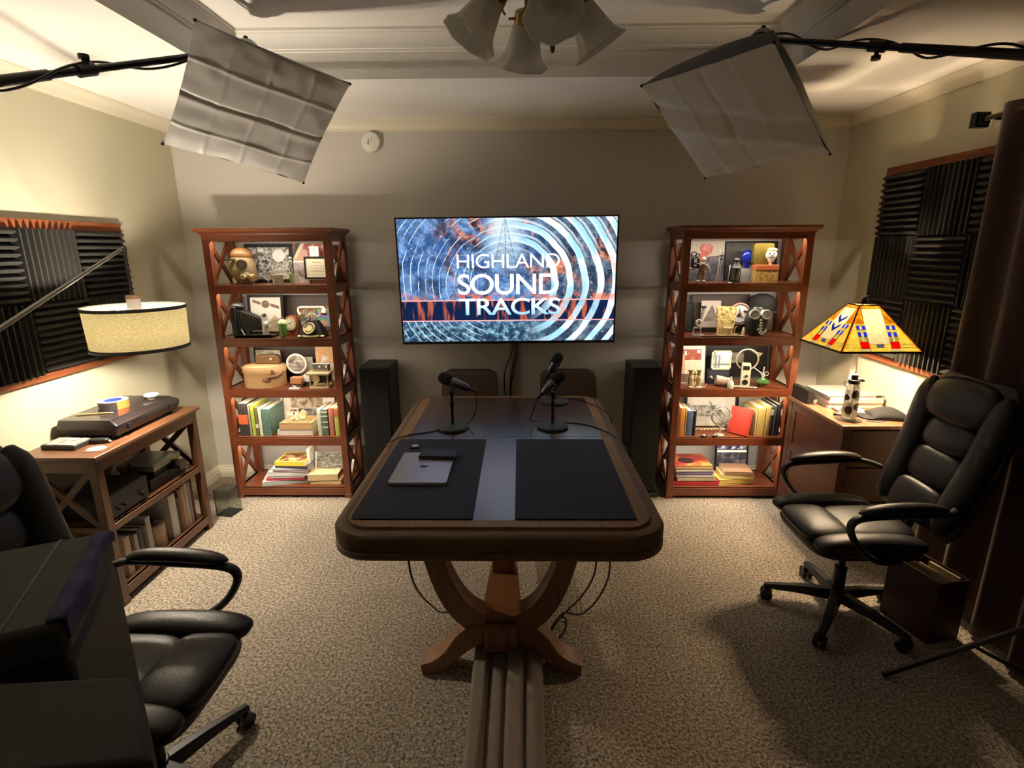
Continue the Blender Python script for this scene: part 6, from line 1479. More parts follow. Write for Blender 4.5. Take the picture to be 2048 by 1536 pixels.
root = thing('leather_radio', 'brown leather clutch case standing on top of the tan hat box', 'case', (x + 0.012, 3.64, z + 0.1435))
g = MB(); g.poly([Vector((a, 0, b_)) for a, b_ in [(-0.085, 0), (0.085, 0), (0.086, 0.03), (0.075, 0.055), (0.055, 0.064), (-0.075, 0.060), (-0.086, 0.05)]], (0, 0.05, 0)); g.build('shell', mat('brown_leather', (0.13, 0.07, 0.03), rough=0.35), root, bevel=0.006)
g = MB(); g.ell((0.028, -0.003, 0.035), 0.008, 0.004, 0.008, n=12, m=6); g.build('stud', M_silver, root)
frame(513, 562, 3.735, z + 0.0, 0.222, 0.0, None, [(0, 0, 0, 0, art('old_postcard', [(0.10, 0.08, 0.06), (0.42, 0.36, 0.27), (0.55, 0.48, 0.38)], 26))], 'old greyish postcard behind the tan hat box', name='postcard', cat='postcard', lean=-0.04)
x = xat(592, 3.65, z + 0.14)
root = thing('round_picture', 'round white rimmed frame with a grey photo in the third bay of ' + LS, 'picture', (x, 3.66, z))
g = MB(); g.torus((0, 0, 0.140), 0.066, 0.0075, axis=(0, 1, 0), n=40); g.build('rim', mat('ivory_rim', (0.72, 0.67, 0.55)), root)
g = MB(); g.cyl((0, 0.003, 0.140), (0, 0.0, 0.140), 0.064, n=36); g.build('photo', art('grey_landscape', [(0.07, 0.05, 0.05), (0.30, 0.25, 0.22), (0.52, 0.47, 0.40)], 18, stretch=(1, 1, 3)), root)
g = MB(); g.cyl((0, 0.01, 0), (0, 0.01, 0.07), 0.006); g.cyl((0, 0.01, 0), (0, 0.01, 0.008), 0.035); g.build('stand', M_blk, root)
frame(600, 626, 3.715, z, 0.175, 0.0, None, [(0, 0, 0, 0, mat('plain_grey_card', (0.48, 0.44, 0.36)))], 'plain grey card standing beside the round frame of ' + LS, name='card', cat='card', lean=-0.03)
x = xat(594, 3.55, z)
root = thing('wooden_toy_house', 'small orange brown wooden toy wagon in the third bay of ' + LS, 'toy', (x, 3.56, z))
g = MB(); g.box(-0.04, 0.04, -0.02, 0.03, 0.022, 0.068); g.build('body', mat('orange_wood', (0.45, 0.20, 0.08)), root, bevel=0.004)
g = MB(); g.box(-0.045, 0.045, -0.025, 0.035, 0.010, 0.021); 
for sx in (-0.028, 0.028): g.cyl((sx, -0.028, 0.011), (sx, -0.024, 0.011), 0.011)
g.build('base', M_dk, root)
x = xat(588, 3.49, z)
root = thing('mini_plane', 'tiny white model plane on a flat white plinth at the shelf edge', 'model', (x, 3.50, z))
g = MB(); g.box(-0.035, 0.035, -0.012, 0.014, 0, 0.007); g.build('plinth', M_white, root)
g = MB(); g.cyl((0, 0, 0.007), (0, 0, 0.014), 0.002); g.bar((-0.012, 0, 0.022), (0.014, 0, 0.016), 0.006, 0.005); g.bar((-0.008, -0.01, 0.026), (0.008, 0.01, 0.014), 0.006, 0.002); g.build('plane', M_white, root)
x = xat(614, 3.58, z + 0.03)
root = thing('white_dice_box', 'small white box beside the toy wagon on the third shelf', 'box', (x, 3.60, z))
g = MB(); g.box(-0.025, 0.025, -0.02, 0.025, 0, 0.075); g.build('box', M_white, root, bevel=0.002); g = MB(); g.box(-0.026, 0.026, -0.021, 0.026, 0, 0.03); g.build('dark_band', M_blk, root)
x0, x1 = W_at(632, 668, 3.70, z + 0.2)
frame(632, 669, 3.70, z, 0.275, 0.0, None, [(0, 0, 0, 0, SEP), (0, 1, 0.5, 1.0, art('tan_house_photo', [(0.65, 0.60, 0.56), (0.50, 0.28, 0.12), (0.60, 0.40, 0.22)], 9), 'upper_photo'), (0.05, 0.45, 0.35, 0.5, M_white, 'white_label')], 'tall tan photo cards at the right end of the third bay of ' + LS, name='photo_card', cat='photo', lean=-0.03)
x = xat(642, 3.56, z + 0.05)
root = thing('brass_cash_register', 'ornate pale gold antique apparatus at the right of the third bay of ' + LS, 'apparatus', (x, 3.56, z))
g = MB()
for sx in (-1, 1):
    for sy in (-1, 1): g.cyl((sx * 0.06, sy * 0.04, 0), (sx * 0.06, sy * 0.04, 0.09), 0.005)
g.box(-0.066, 0.066, -0.046, 0.046, 0, 0.010); g.box(-0.045, 0.045, -0.03, 0.03, 0.022, 0.032); g.build('gold_frame', M_gold, root, bevel=0.001)
g = MB(); g.box(-0.085, 0.075, -0.05, 0.05, 0.09, 0.106); g.build('table_plate', M_gold, root, bevel=0.003)
g = MB(); g.box(-0.05, 0.055, -0.02, 0.04, 0.034, 0.088); g.build('mechanism', mat('dark_mechanism', (0.04, 0.035, 0.03)), root)
g = MB(); g.cyl((-0.022, -0.022, 0.062), (-0.022, -0.034, 0.062), 0.028, n=24); g.torus((-0.022, -0.034, 0.062), 0.024, 0.003, axis=(0, 1, 0)); g.cyl((0.06, -0.03, 0.03), (0.085, -0.03, 0.03), 0.006); g.build('round_dial', M_gold, root)
g = MB(); g.box(-0.05, 0.055, 0.0, 0.045, 0.107, 0.155); g.cyl((-0.06, 0.02, 0.157), (0.065, 0.02, 0.157), 0.006); g.build('carriage', mat('pewter', (0.30, 0.28, 0.25), rough=0.3, metal=0.8), root)
g = MB()
for q in ((0.0, -0.004, 0.14), (0.045, -0.004, 0.14)): g.ell(q, 0.007, 0.005, 0.007, n=10, m=6)
g.build('knobs', M_silver, root)

# ===== left bookcase, fourth bay : books and a framed picture
z = SH[3]
def uprow(specs, Y, z, where):
    for i, (p0, p1, h, c, lb, kw) in enumerate(specs):
        x0, x1 = W_at(p0, p1, Y, z + 0.02); dd = kw.pop('d', 0.20)
        book('book', ((x0 + x1) / 2, Y, z + 0.0005), (x1 - x0) - 0.002, dd, h, cov('cover_' + lb[:24], c, v=kw.pop('v', 0.25), s=kw.pop('s', 50)), lb + where, **kw)
lab = lambda nm, c: mat(nm, c)
uprow([(481, 500, 0.235, (0.05, 0.045, 0.04), 'black and white book with an orange label at the left end of ', dict(d=0.23, band=[(0.36, 0.66, lab('orange_spine_label', (0.75, 0.16, 0.06)))], v=0.8, s=90)),
       (500.5, 505, 0.225, (0.35, 0.33, 0.30), 'slim grey book beside the orange labelled one in ', dict(d=0.22)),
       (505.5, 513.5, 0.225, (0.42, 0.50, 0.06), 'bright yellow green book in ', dict(d=0.20, v=0.5, s=120)),
       (514, 519.5, 0.205, (0.16, 0.15, 0.06), 'olive book with a pale label in ', dict(d=0.19, band=[(0.28, 0.42, lab('cream_spine_label', (0.7, 0.65, 0.5)))])),
       (520, 527, 0.200, (0.70, 0.66, 0.55), 'slim white book beside the olive one in ', dict(d=0.19, v=0.1)),
       (527.5, 544, 0.195, (0.10, 0.19, 0.15), 'thick mottled teal book in ', dict(d=0.23, v=0.7, s=70))], 3.525, z, LS)
frame(561, 668, 3.72, z, 0.275, 0.012, mat('white_frame', (0.70, 0.64, 0.56)), [(0, 0, 0, 0, mat('off_white_mount', (0.72, 0.65, 0.56), var=0.03)), (0.16, 0.80, 0.52, 1.0, SEP, 'upper_photo'), (0.30, 0.95, 0.10, 0.50, art('dark_grey_print', [(0.03, 0.03, 0.028), (0.12, 0.11, 0.10), (0.30, 0.28, 0.24)], 20), 'lower_photo'), (0.0, 0.015, 0, 1, M_blk, 'dark_edge')], 'white mounted picture with two grey photos in the fourth bay of ' + LS)
x0, x1 = W_at(552, 622, 3.49, z); zt1 = z + 0.042
book('book', ((x0 + x1) / 2, 3.52, z + 0.0005), x1 - x0, 0.20, 0.042, cov('white_pink_cover', (0.72, 0.66, 0.58)), 'white thick book lying under the tan one in the fourth bay of ' + LS, lying=True, rz=R(0))
x0, x1 = W_at(556, 621, 3.50, z + 0.05)
book('book', ((x0 + x1) / 2, 3.525, zt1 + 0.001), x1 - x0, 0.185, 0.048, cov('tan_cover', (0.55, 0.34, 0.16)), 'tan thick book lying on the white one in the fourth bay of ' + LS, lying=True, pages=M_page)
x = xat(598, 3.56, z + 0.1); zt2 = zt1 + 0.0495
root = thing('gold_sculpture', 'pale gold miniature village sculpture on the tan book of ' + LS, 'sculpture', (x, 3.565, zt2))
g = MB(); g.box(-0.07, 0.065, -0.03, 0.035, 0, 0.010); g.build('base', M_gold, root)
g = MB()
for i in range(16):
    a = random.uniform(-0.055, 0.055); g.ell((a, random.uniform(-0.02, 0.02), 0.016 + random.uniform(0, 0.022)), 0.012, 0.010, 0.011, n=8, m=6)
for i in range(8): a = -0.05 + i * 0.013; g.cyl((a, -0.02, 0.01), (a + 0.01, -0.01, 0.045), 0.0025, n=6)
g.build('figures', M_gold, root)
g = MB(); g.poly([Vector(q) for q in ((0.0, 0.0, 0.01), (0.05, 0.0, 0.01), (0.05, 0, 0.062), (0.025, 0, 0.085), (0.0, 0, 0.062))], (0, 0.025, 0)); g.build('house', M_gold, root)
g = MB(); g.cyl((-0.035, 0.005, 0.01), (-0.035, 0.005, 0.075), 0.004); g.ell((-0.035, 0.005, 0.078), 0.026, 0.02, 0.008, n=14, m=6); g.build('tree', M_dbrass, root)
uprow([(637, 645.5, 0.190, (0.52, 0.55, 0.42), 'pale green cream book at the right side of ', dict(v=0.4, s=90)),
       (646, 658, 0.190, (0.10, 0.15, 0.10), 'dark green banded book at the right side of ', dict(v=0.7, s=60, band=[(0.30, 0.34, lab('silver_bands', (0.5, 0.52, 0.45))), (0.5, 0.54, None), (0.72, 0.76, None), (0.88, 0.92, None)])),
       (660, 670, 0.200, (0.42, 0.16, 0.09), 'rust red book at the right side of ', dict(v=0.3)),
       (671, 680, 0.205, (0.38, 0.48, 0.10), 'lime green book with a red picture at the right end of ', dict(v=0.3, band=[(0.68, 0.95, lab('red_face_label', (0.45, 0.12, 0.08)))]))], 3.53, z, LS)

# ===== left bookcase, bottom bay
z = SH[4] + 0.0005
stack = [(523, 612, 0.034, (0.48, 0.56, 0.52), 'pale teal book, lowest of the tall stack', 14, 0.24), (529, 606, 0.018, (0.60, 0.06, 0.12), 'crimson book second from the bottom of the tall stack', 6, 0.22), (535, 606, 0.015, (0.55, 0.53, 0.52), 'grey white magazine above the crimson book', 4, 0.22), (532, 611, 0.030, (0.80, 0.77, 0.72), 'thick white book in the middle of the tall stack', 3, 0.23),
         (540, 610, 0.014, (0.45, 0.35, 0.42), 'mauve edged magazine above the thick white book', -3, 0.22), (538, 613, 0.016, (0.68, 0.65, 0.62), 'white magazine below the dark blue one', 2, 0.21), (544, 614, 0.015, (0.03, 0.04, 0.10), 'dark blue magazine below the yellow book', -4, 0.21), (544, 607, 0.032, (0.72, 0.58, 0.06), 'bright yellow spined book on top of the tall stack', -2, 0.20)]
zz = z
for p0, p1, h, c, lb, rot, dd in stack:
    x0, x1 = W_at(p0, p1, 3.50, zz + h / 2)
    b_ = book('book', ((x0 + x1) / 2, 3.528, zz), (x1 - x0) * 0.97, dd, h - 0.001, cov('lying_' + lb[:22], c, v=0.12, s=80), lb + ', bottom of ' + LS, rz=R(rot), lying=True, pages=M_pagew)
    if 'yellow' in lb:
        g = MB(); g.box(-(x1 - x0) * 0.42, (x1 - x0) * 0.42, 0.02, dd - 0.02, h - 0.001, h); g.build('cover_picture', art('brown_cover_pic', [(0.03, 0.015, 0.01), (0.30, 0.12, 0.04), (0.65, 0.5, 0.25)], 22), b_, smooth=False)
    zz += h
x0, x1 = W_at(617, 679, 3.50, z + 0.02)
book('book', ((x0 + x1) / 2, 3.525, z), x1 - x0, 0.20, 0.034, cov('cream_orange_cover', (0.74, 0.56, 0.30)), 'cream book, lowest at the right of the bottom bay of ' + LS, lying=True)
book('book', ((x0 + x1) / 2 - 0.012, 3.52, z + 0.0345), x1 - x0 - 0.01, 0.20, 0.046, cov('cream_red_cover', (0.72, 0.54, 0.30)), 'cream book with a red back lying on the lowest right book, '+LS, lying=True, rz=R(4), pages=cov('rust_end', (0.36, 0.10, 0.06)))
frame(628, 688, 3.63, z + 0.081, 0.175, 0.0, None, [(0, 0, 0, 0, art('mossy_cover', [(0.05, 0.05, 0.045), (0.16, 0.15, 0.12), (0.36, 0.34, 0.28)], 30, stretch=(1, 1, 3))), (0, 0.04, 0, 1, M_pagew, 'page_edge'), (0, 1, 0.72, 1.0, mat('brown_band_cover', (0.14, 0.09, 0.07)), 'title_band')], 'grey mottled album leaning above the two cream books of ' + LS, name='album', cat='book', lean=-0.30, depth=0.02)
x0, x1 = W_at(616, 626, 3.60, z + 0.1)
book('book', ((x0 + x1) / 2, 3.585, z + 0.0805), 0.022, 0.15, 0.17, cov('ivory_cover', (0.55, 0.50, 0.38), v=0.4), 'ivory book standing beside the grey mottled album of ' + LS)

# ===== right bookcase, top bay
z = SH[0]
frame(1374, 1449.5, 3.70, z, 0.262, 0.0, None, [(0, 0, 0, 0, mat('pale_sky_print', (0.48, 0.40, 0.33), var=0.12, scale=8)), ([(0, 0), (1, 0), (1, 0.68), (0.85, 0.64), (0.6, 0.62), (0.42, 0.56), (0.22, 0.66), (0.0, 0.72)], 0, 0, 0, art('dark_mountains', [(0.03, 0.03, 0.045), (0.07, 0.065, 0.09), (0.14, 0.12, 0.13)], 18), 'printed_mountains'), ([(0.34, 0.50), (0.48, 0.50), (0.52, 0.62), (0.66, 0.72), (0.70, 0.86), (0.58, 0.94), (0.40, 0.93), (0.33, 0.84), (0.38, 0.72), (0.32, 0.62)], 0, 0, 0, art('red_smoke_print', [(0.62, 0.16, 0.12), (0.42, 0.07, 0.05), (0.7, 0.3, 0.24)], 16), 'printed_smoke')], 'poster of red smoke over dark mountains in the top bay of ' + RS, name='poster', cat='poster')
frame(1450, 1556, 3.74, z, 0.262, 0.010, M_bf, [(0, 0, 0, 0, art('night_print', [(0.012, 0.010, 0.012), (0.035, 0.028, 0.028), (0.06, 0.045, 0.045)], 9)), (0.35, 0.62, 0.1, 0.38, mat('grey_cloud_print', (0.35, 0.34, 0.33), var=0.3, scale=14), 'printed_cloud')], 'dark framed night poster behind the lantern of ' + RS)
x = xat(1399, 3.55, z + 0.05)
root = thing('movie_camera_figure', 'pale toy figure with black movie camera in the top bay of ' + RS, 'figurine', (x, 3.55, z))
M_bei = mat('beige_resin', (0.45, 0.36, 0.26), rough=0.5, var=0.2, scale=60)
g = MB()
for s in (-1, 1): g.tube([(0.01 + s * 0.018, 0, 0.012), (0.012 + s * 0.016, 0, 0.04), (0.014 + s * 0.008, 0, 0.075)], 0.010, rs=[0.010, 0.012, 0.014]); g.ell((0.008 + s * 0.020, -0.006, 0.008), 0.014, 0.018, 0.008, n=12, m=6)
g.ell((0.015, 0, 0.10), 0.026, 0.02, 0.032, n=16, m=10); g.tube([(0.04, 0, 0.115), (0.056, -0.004, 0.09), (0.058, -0.008, 0.062)], 0.008); g.ell((0.02, 0, 0.145), 0.016, 0.016, 0.018, n=14, m=8); g.tube([(-0.008, 0, 0.115), (-0.04, -0.012, 0.09), (-0.075, -0.014, 0.088)], 0.008); g.build('figure', M_bei, root)
g = MB(); g.box(-0.055, -0.012, -0.02, 0.02, 0.092, 0.155); g.torus((-0.045, 0, 0.178), 0.016, 0.004, axis=(0, 1, 0)); g.torus((-0.022, 0, 0.170), 0.012, 0.004, axis=(0, 1, 0)); g.build('toy_camera', M_blk, root, bevel=0.002)
g = MB(); g.cyl((-0.04, -0.021, 0.108), (-0.04, -0.030, 0.108), 0.009); g.box(-0.03, 0.05, -0.024, -0.016, 0.118, 0.123); g.cyl((-0.08, -0.014, 0.088), (-0.05, -0.014, 0.09), 0.005); g.box(-0.048, -0.03, -0.022, -0.02, 0.125, 0.15); g.build('silver_fittings', M_silver, root)
x = xat(1437, 3.52, z + 0.05)
root = thing('flute_headjoint', 'upright silver flute piece beside the red smoke poster of ' + RS, 'flute', (x, 3.52, z))
g = MB(); g.cyl((-0.004, 0, 0), (0.006, 0.0, 0.165), 0.0095, n=18); g.cyl((0.0065, 0, 0.172), (0.008, 0, 0.205), 0.0085, n=18); g.build('tube', M_silver, root)
g = MB(); g.ell((0.005, -0.010, 0.150), 0.007, 0.004, 0.008, n=12, m=6); g.cyl((0.006, 0, 0.165), (0.0065, 0, 0.172), 0.010); g.build('mouth_hole', M_blk, root)
x = xat(1470, 3.55, z + 0.05)
root = thing('railway_lantern', 'small black railway lantern in the top bay of ' + RS, 'lantern', (x, 3.55, z))
g = MB(); g.lathe([(0.036, 0), (0.036, 0.012), (0.03, 0.016)], n=20); g.lathe([(0.048, 0.092), (0.040, 0.10), (0.022, 0.122), (0.020, 0.14), (0.024, 0.142), (0.015, 0.155), (0.0005, 0.157)], n=20)
for k in range(6): a = PI / 3 * k + 0.3; g.cyl((0.033 * math.cos(a), 0.033 * math.sin(a), 0.01), (0.033 * math.cos(a), 0.033 * math.sin(a), 0.094), 0.0022, n=6)
g.build('cage', M_blk, root)
g = MB(); g.lathe([(0.022, 0.015), (0.028, 0.04), (0.026, 0.075), (0.020, 0.092)], n=20); g.build('glass_globe', mat('grey_lantern_glass', (0.30, 0.29, 0.27), rough=0.08, coat=1.0, var=0.6, scale=60), root)
g = MB(); g.tube(smoothpts([(-0.045, -0.02, 0.11), (-0.055, -0.045, 0.06), (-0.06, -0.05, 0.005), (-0.04, -0.055, 0.004)]), 0.003); g.build('bail_handle', M_silver, root)
x = xat(1496, 3.62, z + 0.15)
root = thing('blue_glass_bird', 'deep blue glass ornament on a white block in the top bay of ' + RS, 'ornament', (x, 3.63, z))
g = MB(); g.box(-0.05, 0.035, -0.02, 0.03, 0, 0.085); g.build('white_block', mat('grey_white_block', (0.42, 0.42, 0.42)), root)
g = MB(); g.ell((0.0, 0, 0.155), 0.042, 0.025, 0.050, n=20, m=12); g.cyl((-0.04, 0, 0.185), (-0.015, 0, 0.18), 0.003, 0.014); g.cyl((0, 0, 0.085), (0, 0, 0.115), 0.014, 0.02); g.build('blue_glass', mat('cobalt_glass', (0.01, 0.025, 0.28), rough=0.08, coat=1.0, var=0.6, scale=30), root)
x0, x1 = W_at(1510, 1557, 3.53, z + 0.05); w_ = x1 - x0
root = thing('tin_box', 'orange lidded yellow tin box in the top bay of ' + RS, 'tin', ((x0 + x1) / 2, 3.56, z))
g = MB(); g.box(-w_ / 2 + 0.002, w_ / 2 - 0.002, -0.03, 0.03, 0, 0.078); g.build('illustrated_body', art('yellow_tin_print', [(0.80, 0.62, 0.22), (0.78, 0.55, 0.18), (0.45, 0.20, 0.06)], 45), root, smooth=False)
g = MB(); g.box(-w_ / 2, w_ / 2, -0.032, 0.032, 0.078, 0.110); g.build('orange_lid', mat('orange_tin', (0.78, 0.22, 0.08), rough=0.4), root, bevel=0.002)
zt = z + 0.111; x0, x1 = W_at(1508, 1548, 3.56, z + 0.16); w_ = x1 - x0
root = thing('olive_tin', 'olive gold rounded tin standing on the orange tin box', 'tin', ((x0 + x1) / 2, 3.565, zt))
g = MB(); g.poly([Vector((a, 0, b_)) for a, b_ in rrect(-w_ / 2, w_ / 2, 0, 0.135, 0.018, 5)], (0, 0.04, 0)); g.build('tin', mat('olive_gold', (0.20, 0.15, 0.03), rough=0.35, metal=0.3, var=0.3, scale=20), root, bevel=0.003)
x = xat(1545, 3.53, z + 0.16)
root = thing('clown_face', 'small white smiling face ornament leaning on the olive tin', 'ornament', (x, 3.548, zt))
g = MB(); g.ell((0, 0, 0.062), 0.037, 0.014, 0.036, n=24, m=12); g.ell((0.0, 0, 0.035), 0.022, 0.012, 0.022, n=16, m=8); g.cyl((0, 0.004, 0), (0, 0.004, 0.03), 0.008); g.build('face', M_white, root)
g = MB(); g.ell((0.004, 0.001, 0.092), 0.034, 0.014, 0.014, n=18, m=8); g.build('hair', mat('straw_hair', (0.60, 0.50, 0.20)), root)
g = MB()
for s in (-1, 1): g.ell((s * 0.014 - 0.002, -0.0135, 0.070), 0.005, 0.002, 0.005, n=10, m=6)
g.tube(smoothpts([(-0.018, -0.0125, 0.045), (0, -0.0145, 0.036), (0.018, -0.0125, 0.045)]), 0.0015); g.ell((0, -0.015, 0.058), 0.005, 0.003, 0.004, n=10, m=6); g.build('features', mat('dark_features', (0.08, 0.03, 0.03)), root)

# ===== right bookcase, second bay
z = SH[1]
frame(1384, 1500, 3.755, z, 0.255, 0.014, mat('dark_brown_frame', (0.035, 0.02, 0.015)), [(0, 0, 0, 0, mat('brown_mount', (0.07, 0.045, 0.032)))], 'dark brown frame at the back of the second bay of ' + RS)
frame(1366, 1388, 3.70, z, 0.205, 0.008, M_bf, [(0, 0, 0, 0, mat('grey_black_print', (0.03, 0.03, 0.032), rough=0.3))], 'narrow black frame at the left end of the second bay of ' + RS)
frame(1403, 1442, 3.70, z, 0.215, 0.0, None, [(0, 0, 0, 0, mat('pale_pink_card', (0.60, 0.50, 0.45))), ([(0.12, 0.34), (0.9, 0.34), (0.55, 0.88)], 0, 0, 0, art('grey_pyramid', [(0.12, 0.10, 0.09), (0.28, 0.24, 0.20)], 30), 'printed_pyramid'), (0, 1, 0, 0.15, M_blk, 'dark_strip')], 'pale card printed with a grey triangle in the second bay of ' + RS, name='postcard', cat='postcard')
x = xat(1396, 3.53, z + 0.05)
root = thing('microscope', 'small silver microscope in the second bay of ' + RS, 'microscope', (x, 3.54, z))
g = MB(); g.box(-0.035, 0.04, -0.03, 0.03, 0, 0.008); g.tube([(-0.03, 0, 0.008), (-0.026, 0, 0.05)], 0.005); g.tube([(0.02, 0, 0.008), (0.018, 0, 0.055)], 0.005); g.cyl((-0.028, 0, 0.055), (0.022, 0, 0.055), 0.005); g.build('base', M_silver, root)
g = MB(); g.cyl((0.012, 0, 0.05), (0.028, 0, 0.165), 0.007); g.cyl((0.028, 0, 0.15), (0.032, 0, 0.185), 0.011); g.torus((0.0, -0.012, 0.088), 0.020, 0.005, axis=(0.3, -1, 0.1)); g.cyl((0, -0.01, 0.088), (0, -0.02, 0.088), 0.012); g.build('tube', M_silver, root)
g = MB(); g.cyl((-0.028, 0, 0.06), (-0.030, 0, 0.125), 0.004); g.ell((-0.030, 0, 0.128), 0.006, 0.006, 0.008, n=10, m=6); g.box(0.015, 0.045, -0.012, 0.012, 0.186, 0.195); g.build('black_parts', M_blk, root)
x = xat(1455, 3.56, z + 0.08)
root = thing('gilded_throne', 'miniature gilded theatre set with little chair in the second bay of ' + RS, 'miniature', (x, 3.57, z))
g = MB(); g.poly([Vector(q) for q in ((-0.052, 0.02, 0), (0.052, 0.02, 0), (0.068, 0.02, 0.185), (-0.068, 0.02, 0.19))], (0, 0.012, 0)); g.build('ornate_panel', art('gilded_relief', [(0.16, 0.09, 0.02), (0.60, 0.44, 0.16), (0.80, 0.68, 0.36)], 55), root, smooth=False)
g = MB(); g.box(-0.06, 0.075, -0.05, 0.035, 0, 0.006)
for sx in (-0.02, 0.028):
    for sy in (-0.035, 0.0): g.cyl((sx, sy, 0.006), (sx, sy, 0.045), 0.004)
g.box(-0.024, 0.032, -0.040, 0.004, 0.042, 0.052); g.box(-0.024, 0.032, 0.0, 0.006, 0.05, 0.085); g.tube(smoothpts([(0.045, -0.02, 0.006), (0.05, -0.02, 0.05), (0.06, -0.02, 0.06)]), 0.003); g.cyl((-0.05, -0.03, 0.006), (-0.05, -0.03, 0.05), 0.006); g.build('chair_and_rail', M_gold, root)
x = xat(1481, 3.67, z + 0.13)
root = thing('round_plate', 'round pink rimmed plate with triangles in the second bay of ' + RS, 'plate', (x, 3.68, z))
g = MB(); g.cyl((0, 0.0, 0.128), (0, 0.008, 0.128), 0.075, n=40); g.build('pink_rim', mat('pink_rim', (0.62, 0.38, 0.32)), root)
g = MB(); g.torus((0, -0.001, 0.128), 0.062, 0.003, axis=(0, 1, 0), n=40); g.build('black_ring', M_blk, root)
g = MB(); g.cyl((0, -0.001, 0.128), (0, 0, 0.128), 0.059, n=40); g.build('white_centre', mat('white_enamel', (0.74, 0.70, 0.68)), root)
g = MB(); g.poly([Vector((a, -0.002, 0.128 + b_)) for a, b_ in ((-0.035, -0.022), (-0.012, -0.01), (-0.008, 0.045), (0.02, -0.02), (0.04, -0.03))][::-1], (0, 0.001, 0)); g.build('grey_triangle', mat('grey_triangle', (0.20, 0.18, 0.18)), root, smooth=False)
g = MB(); g.cyl((-0.006, -0.003, 0.118), (-0.006, -0.002, 0.118), 0.014); g.cyl((0.028, -0.003, 0.145), (0.028, -0.002, 0.145), 0.007); g.build('dark_spots', M_dk, root)
g = MB(); g.box(-0.02, 0.02, 0.0, 0.03, 0, 0.056); g.build('stand', M_blk, root)
x = xat(1522, 3.68, z + 0.1)
root = thing('bowler_hat', 'black bowler hat hanging over the dark goggles in the second bay of ' + RS, 'hat', (x, 3.69, z + 0.0))
g = MB(); g.lathe([(0.060, 0), (0.055, 0.02), (0.030, 0.03), (0.026, 0.10), (0.05, 0.125), (0.08, 0.14), (0.0005, 0.141)], n=24); g.build('hat_block', M_dk, root)
g = MB(); g.lathe([(0.118, 0.150), (0.122, 0.144), (0.10, 0.146), (0.088, 0.145), (0.090, 0.19), (0.085, 0.225), (0.065, 0.250), (0.03, 0.262), (0.0005, 0.264)], n=32, fn=lambda t, z_: 1 - 0.10 * abs(math.sin(t))); g.build('felt_crown', mat('black_felt', (0.016, 0.014, 0.012), rough=0.95), root)
x = xat(1514, 3.54, z + 0.08)
root = thing('stereo_goggles', 'black gas mask with two large round lenses in the second bay of ' + RS, 'goggles', (x, 3.55, z))
g = MB()
def hd2(u, v):
    a = 2 * PI * u; r = 0.062 + 0.012 * math.sin(PI * v); k = math.sin(PI * (0.12 + 0.80 * v)) ** 0.5
    return Vector((r * k * math.cos(a), 0.75 * r * k * math.sin(a) + 0.01, 0.0 + 0.19 * v))
g.surf(hd2, 24, 16, cu=True); g.build('rubber_hood', mat('black_green_rubber', (0.018, 0.022, 0.018), rough=0.35), root, ang=180)
for s, dx in ((-1, -0.038), (1, 0.034)):
    g = MB(); c = Vector((dx, -0.045, 0.145)); nn = Vector((s * 0.15, -1, 0.1)).normalized(); g.cyl(c + nn * -0.02, c + nn * 0.012, 0.030, n=28); g.torus(c + nn * 0.012, 0.028, 0.004, axis=nn, n=28); ln_ = g.build('lens_mount', M_silver, root)
    g = MB(); g.cyl(c + nn * 0.012, c + nn * 0.014, 0.024, n=24); g.build('lens_glass', mat('grey_lens', (0.28, 0.29, 0.28), rough=0.1, var=0.5, scale=60), ln_)
g = MB()
for i in range(4): g.ell((0.0 + 0.004 * (i % 2), -0.062, 0.11 - i * 0.018), 0.010, 0.006, 0.007, n=10, m=6)
g.build('metal_nose', M_silver, root)
x = xat(1524, 3.495, z)
root = thing('glass_flowers', 'small cluster of clear glass flowers in front of the goggles of ' + RS, 'ornament', (x, 3.50, z))
g = MB()
for i in range(10): a = i * 2.4; r = 0.006 + 0.0025 * i; g.ell((r * math.cos(a), 0.4 * r * math.sin(a), 0.012 + 0.034 * (i / 9)), 0.008, 0.006, 0.007, n=8, m=6)
g.build('petals', mat('pale_green_glass', (0.62, 0.72, 0.60), rough=0.1, coat=1.0), root)
x = xat(1440, 3.492, z)
root = thing('silver_baton', 'thin silver tipped baton lying along the edge of the second shelf of ' + RS, 'baton', (x, 3.495, z + 0.005))
g = MB(); g.cyl((-0.12, 0, 0), (0.13, 0, 0), 0.0045); g.build('rod', mat('dark_rod', (0.12, 0.09, 0.09), rough=0.3, metal=0.4), root); g = MB(); g.cyl((0.13, 0, 0), (0.16, 0, 0), 0.006); g.build('tip', M_silver, root)
x = xat(1486, 3.54, z)
root = thing('salt_shaker', 'tiny cream bottle with a chain beside the gilded miniature of ' + RS, 'bottle', (x, 3.54, z))
g = MB(); g.lathe([(0.010, 0), (0.011, 0.01), (0.010, 0.04), (0.006, 0.055), (0.0005, 0.057)], n=14); g.build('bottle', mat('cream_bottle', (0.62, 0.62, 0.40)), root)

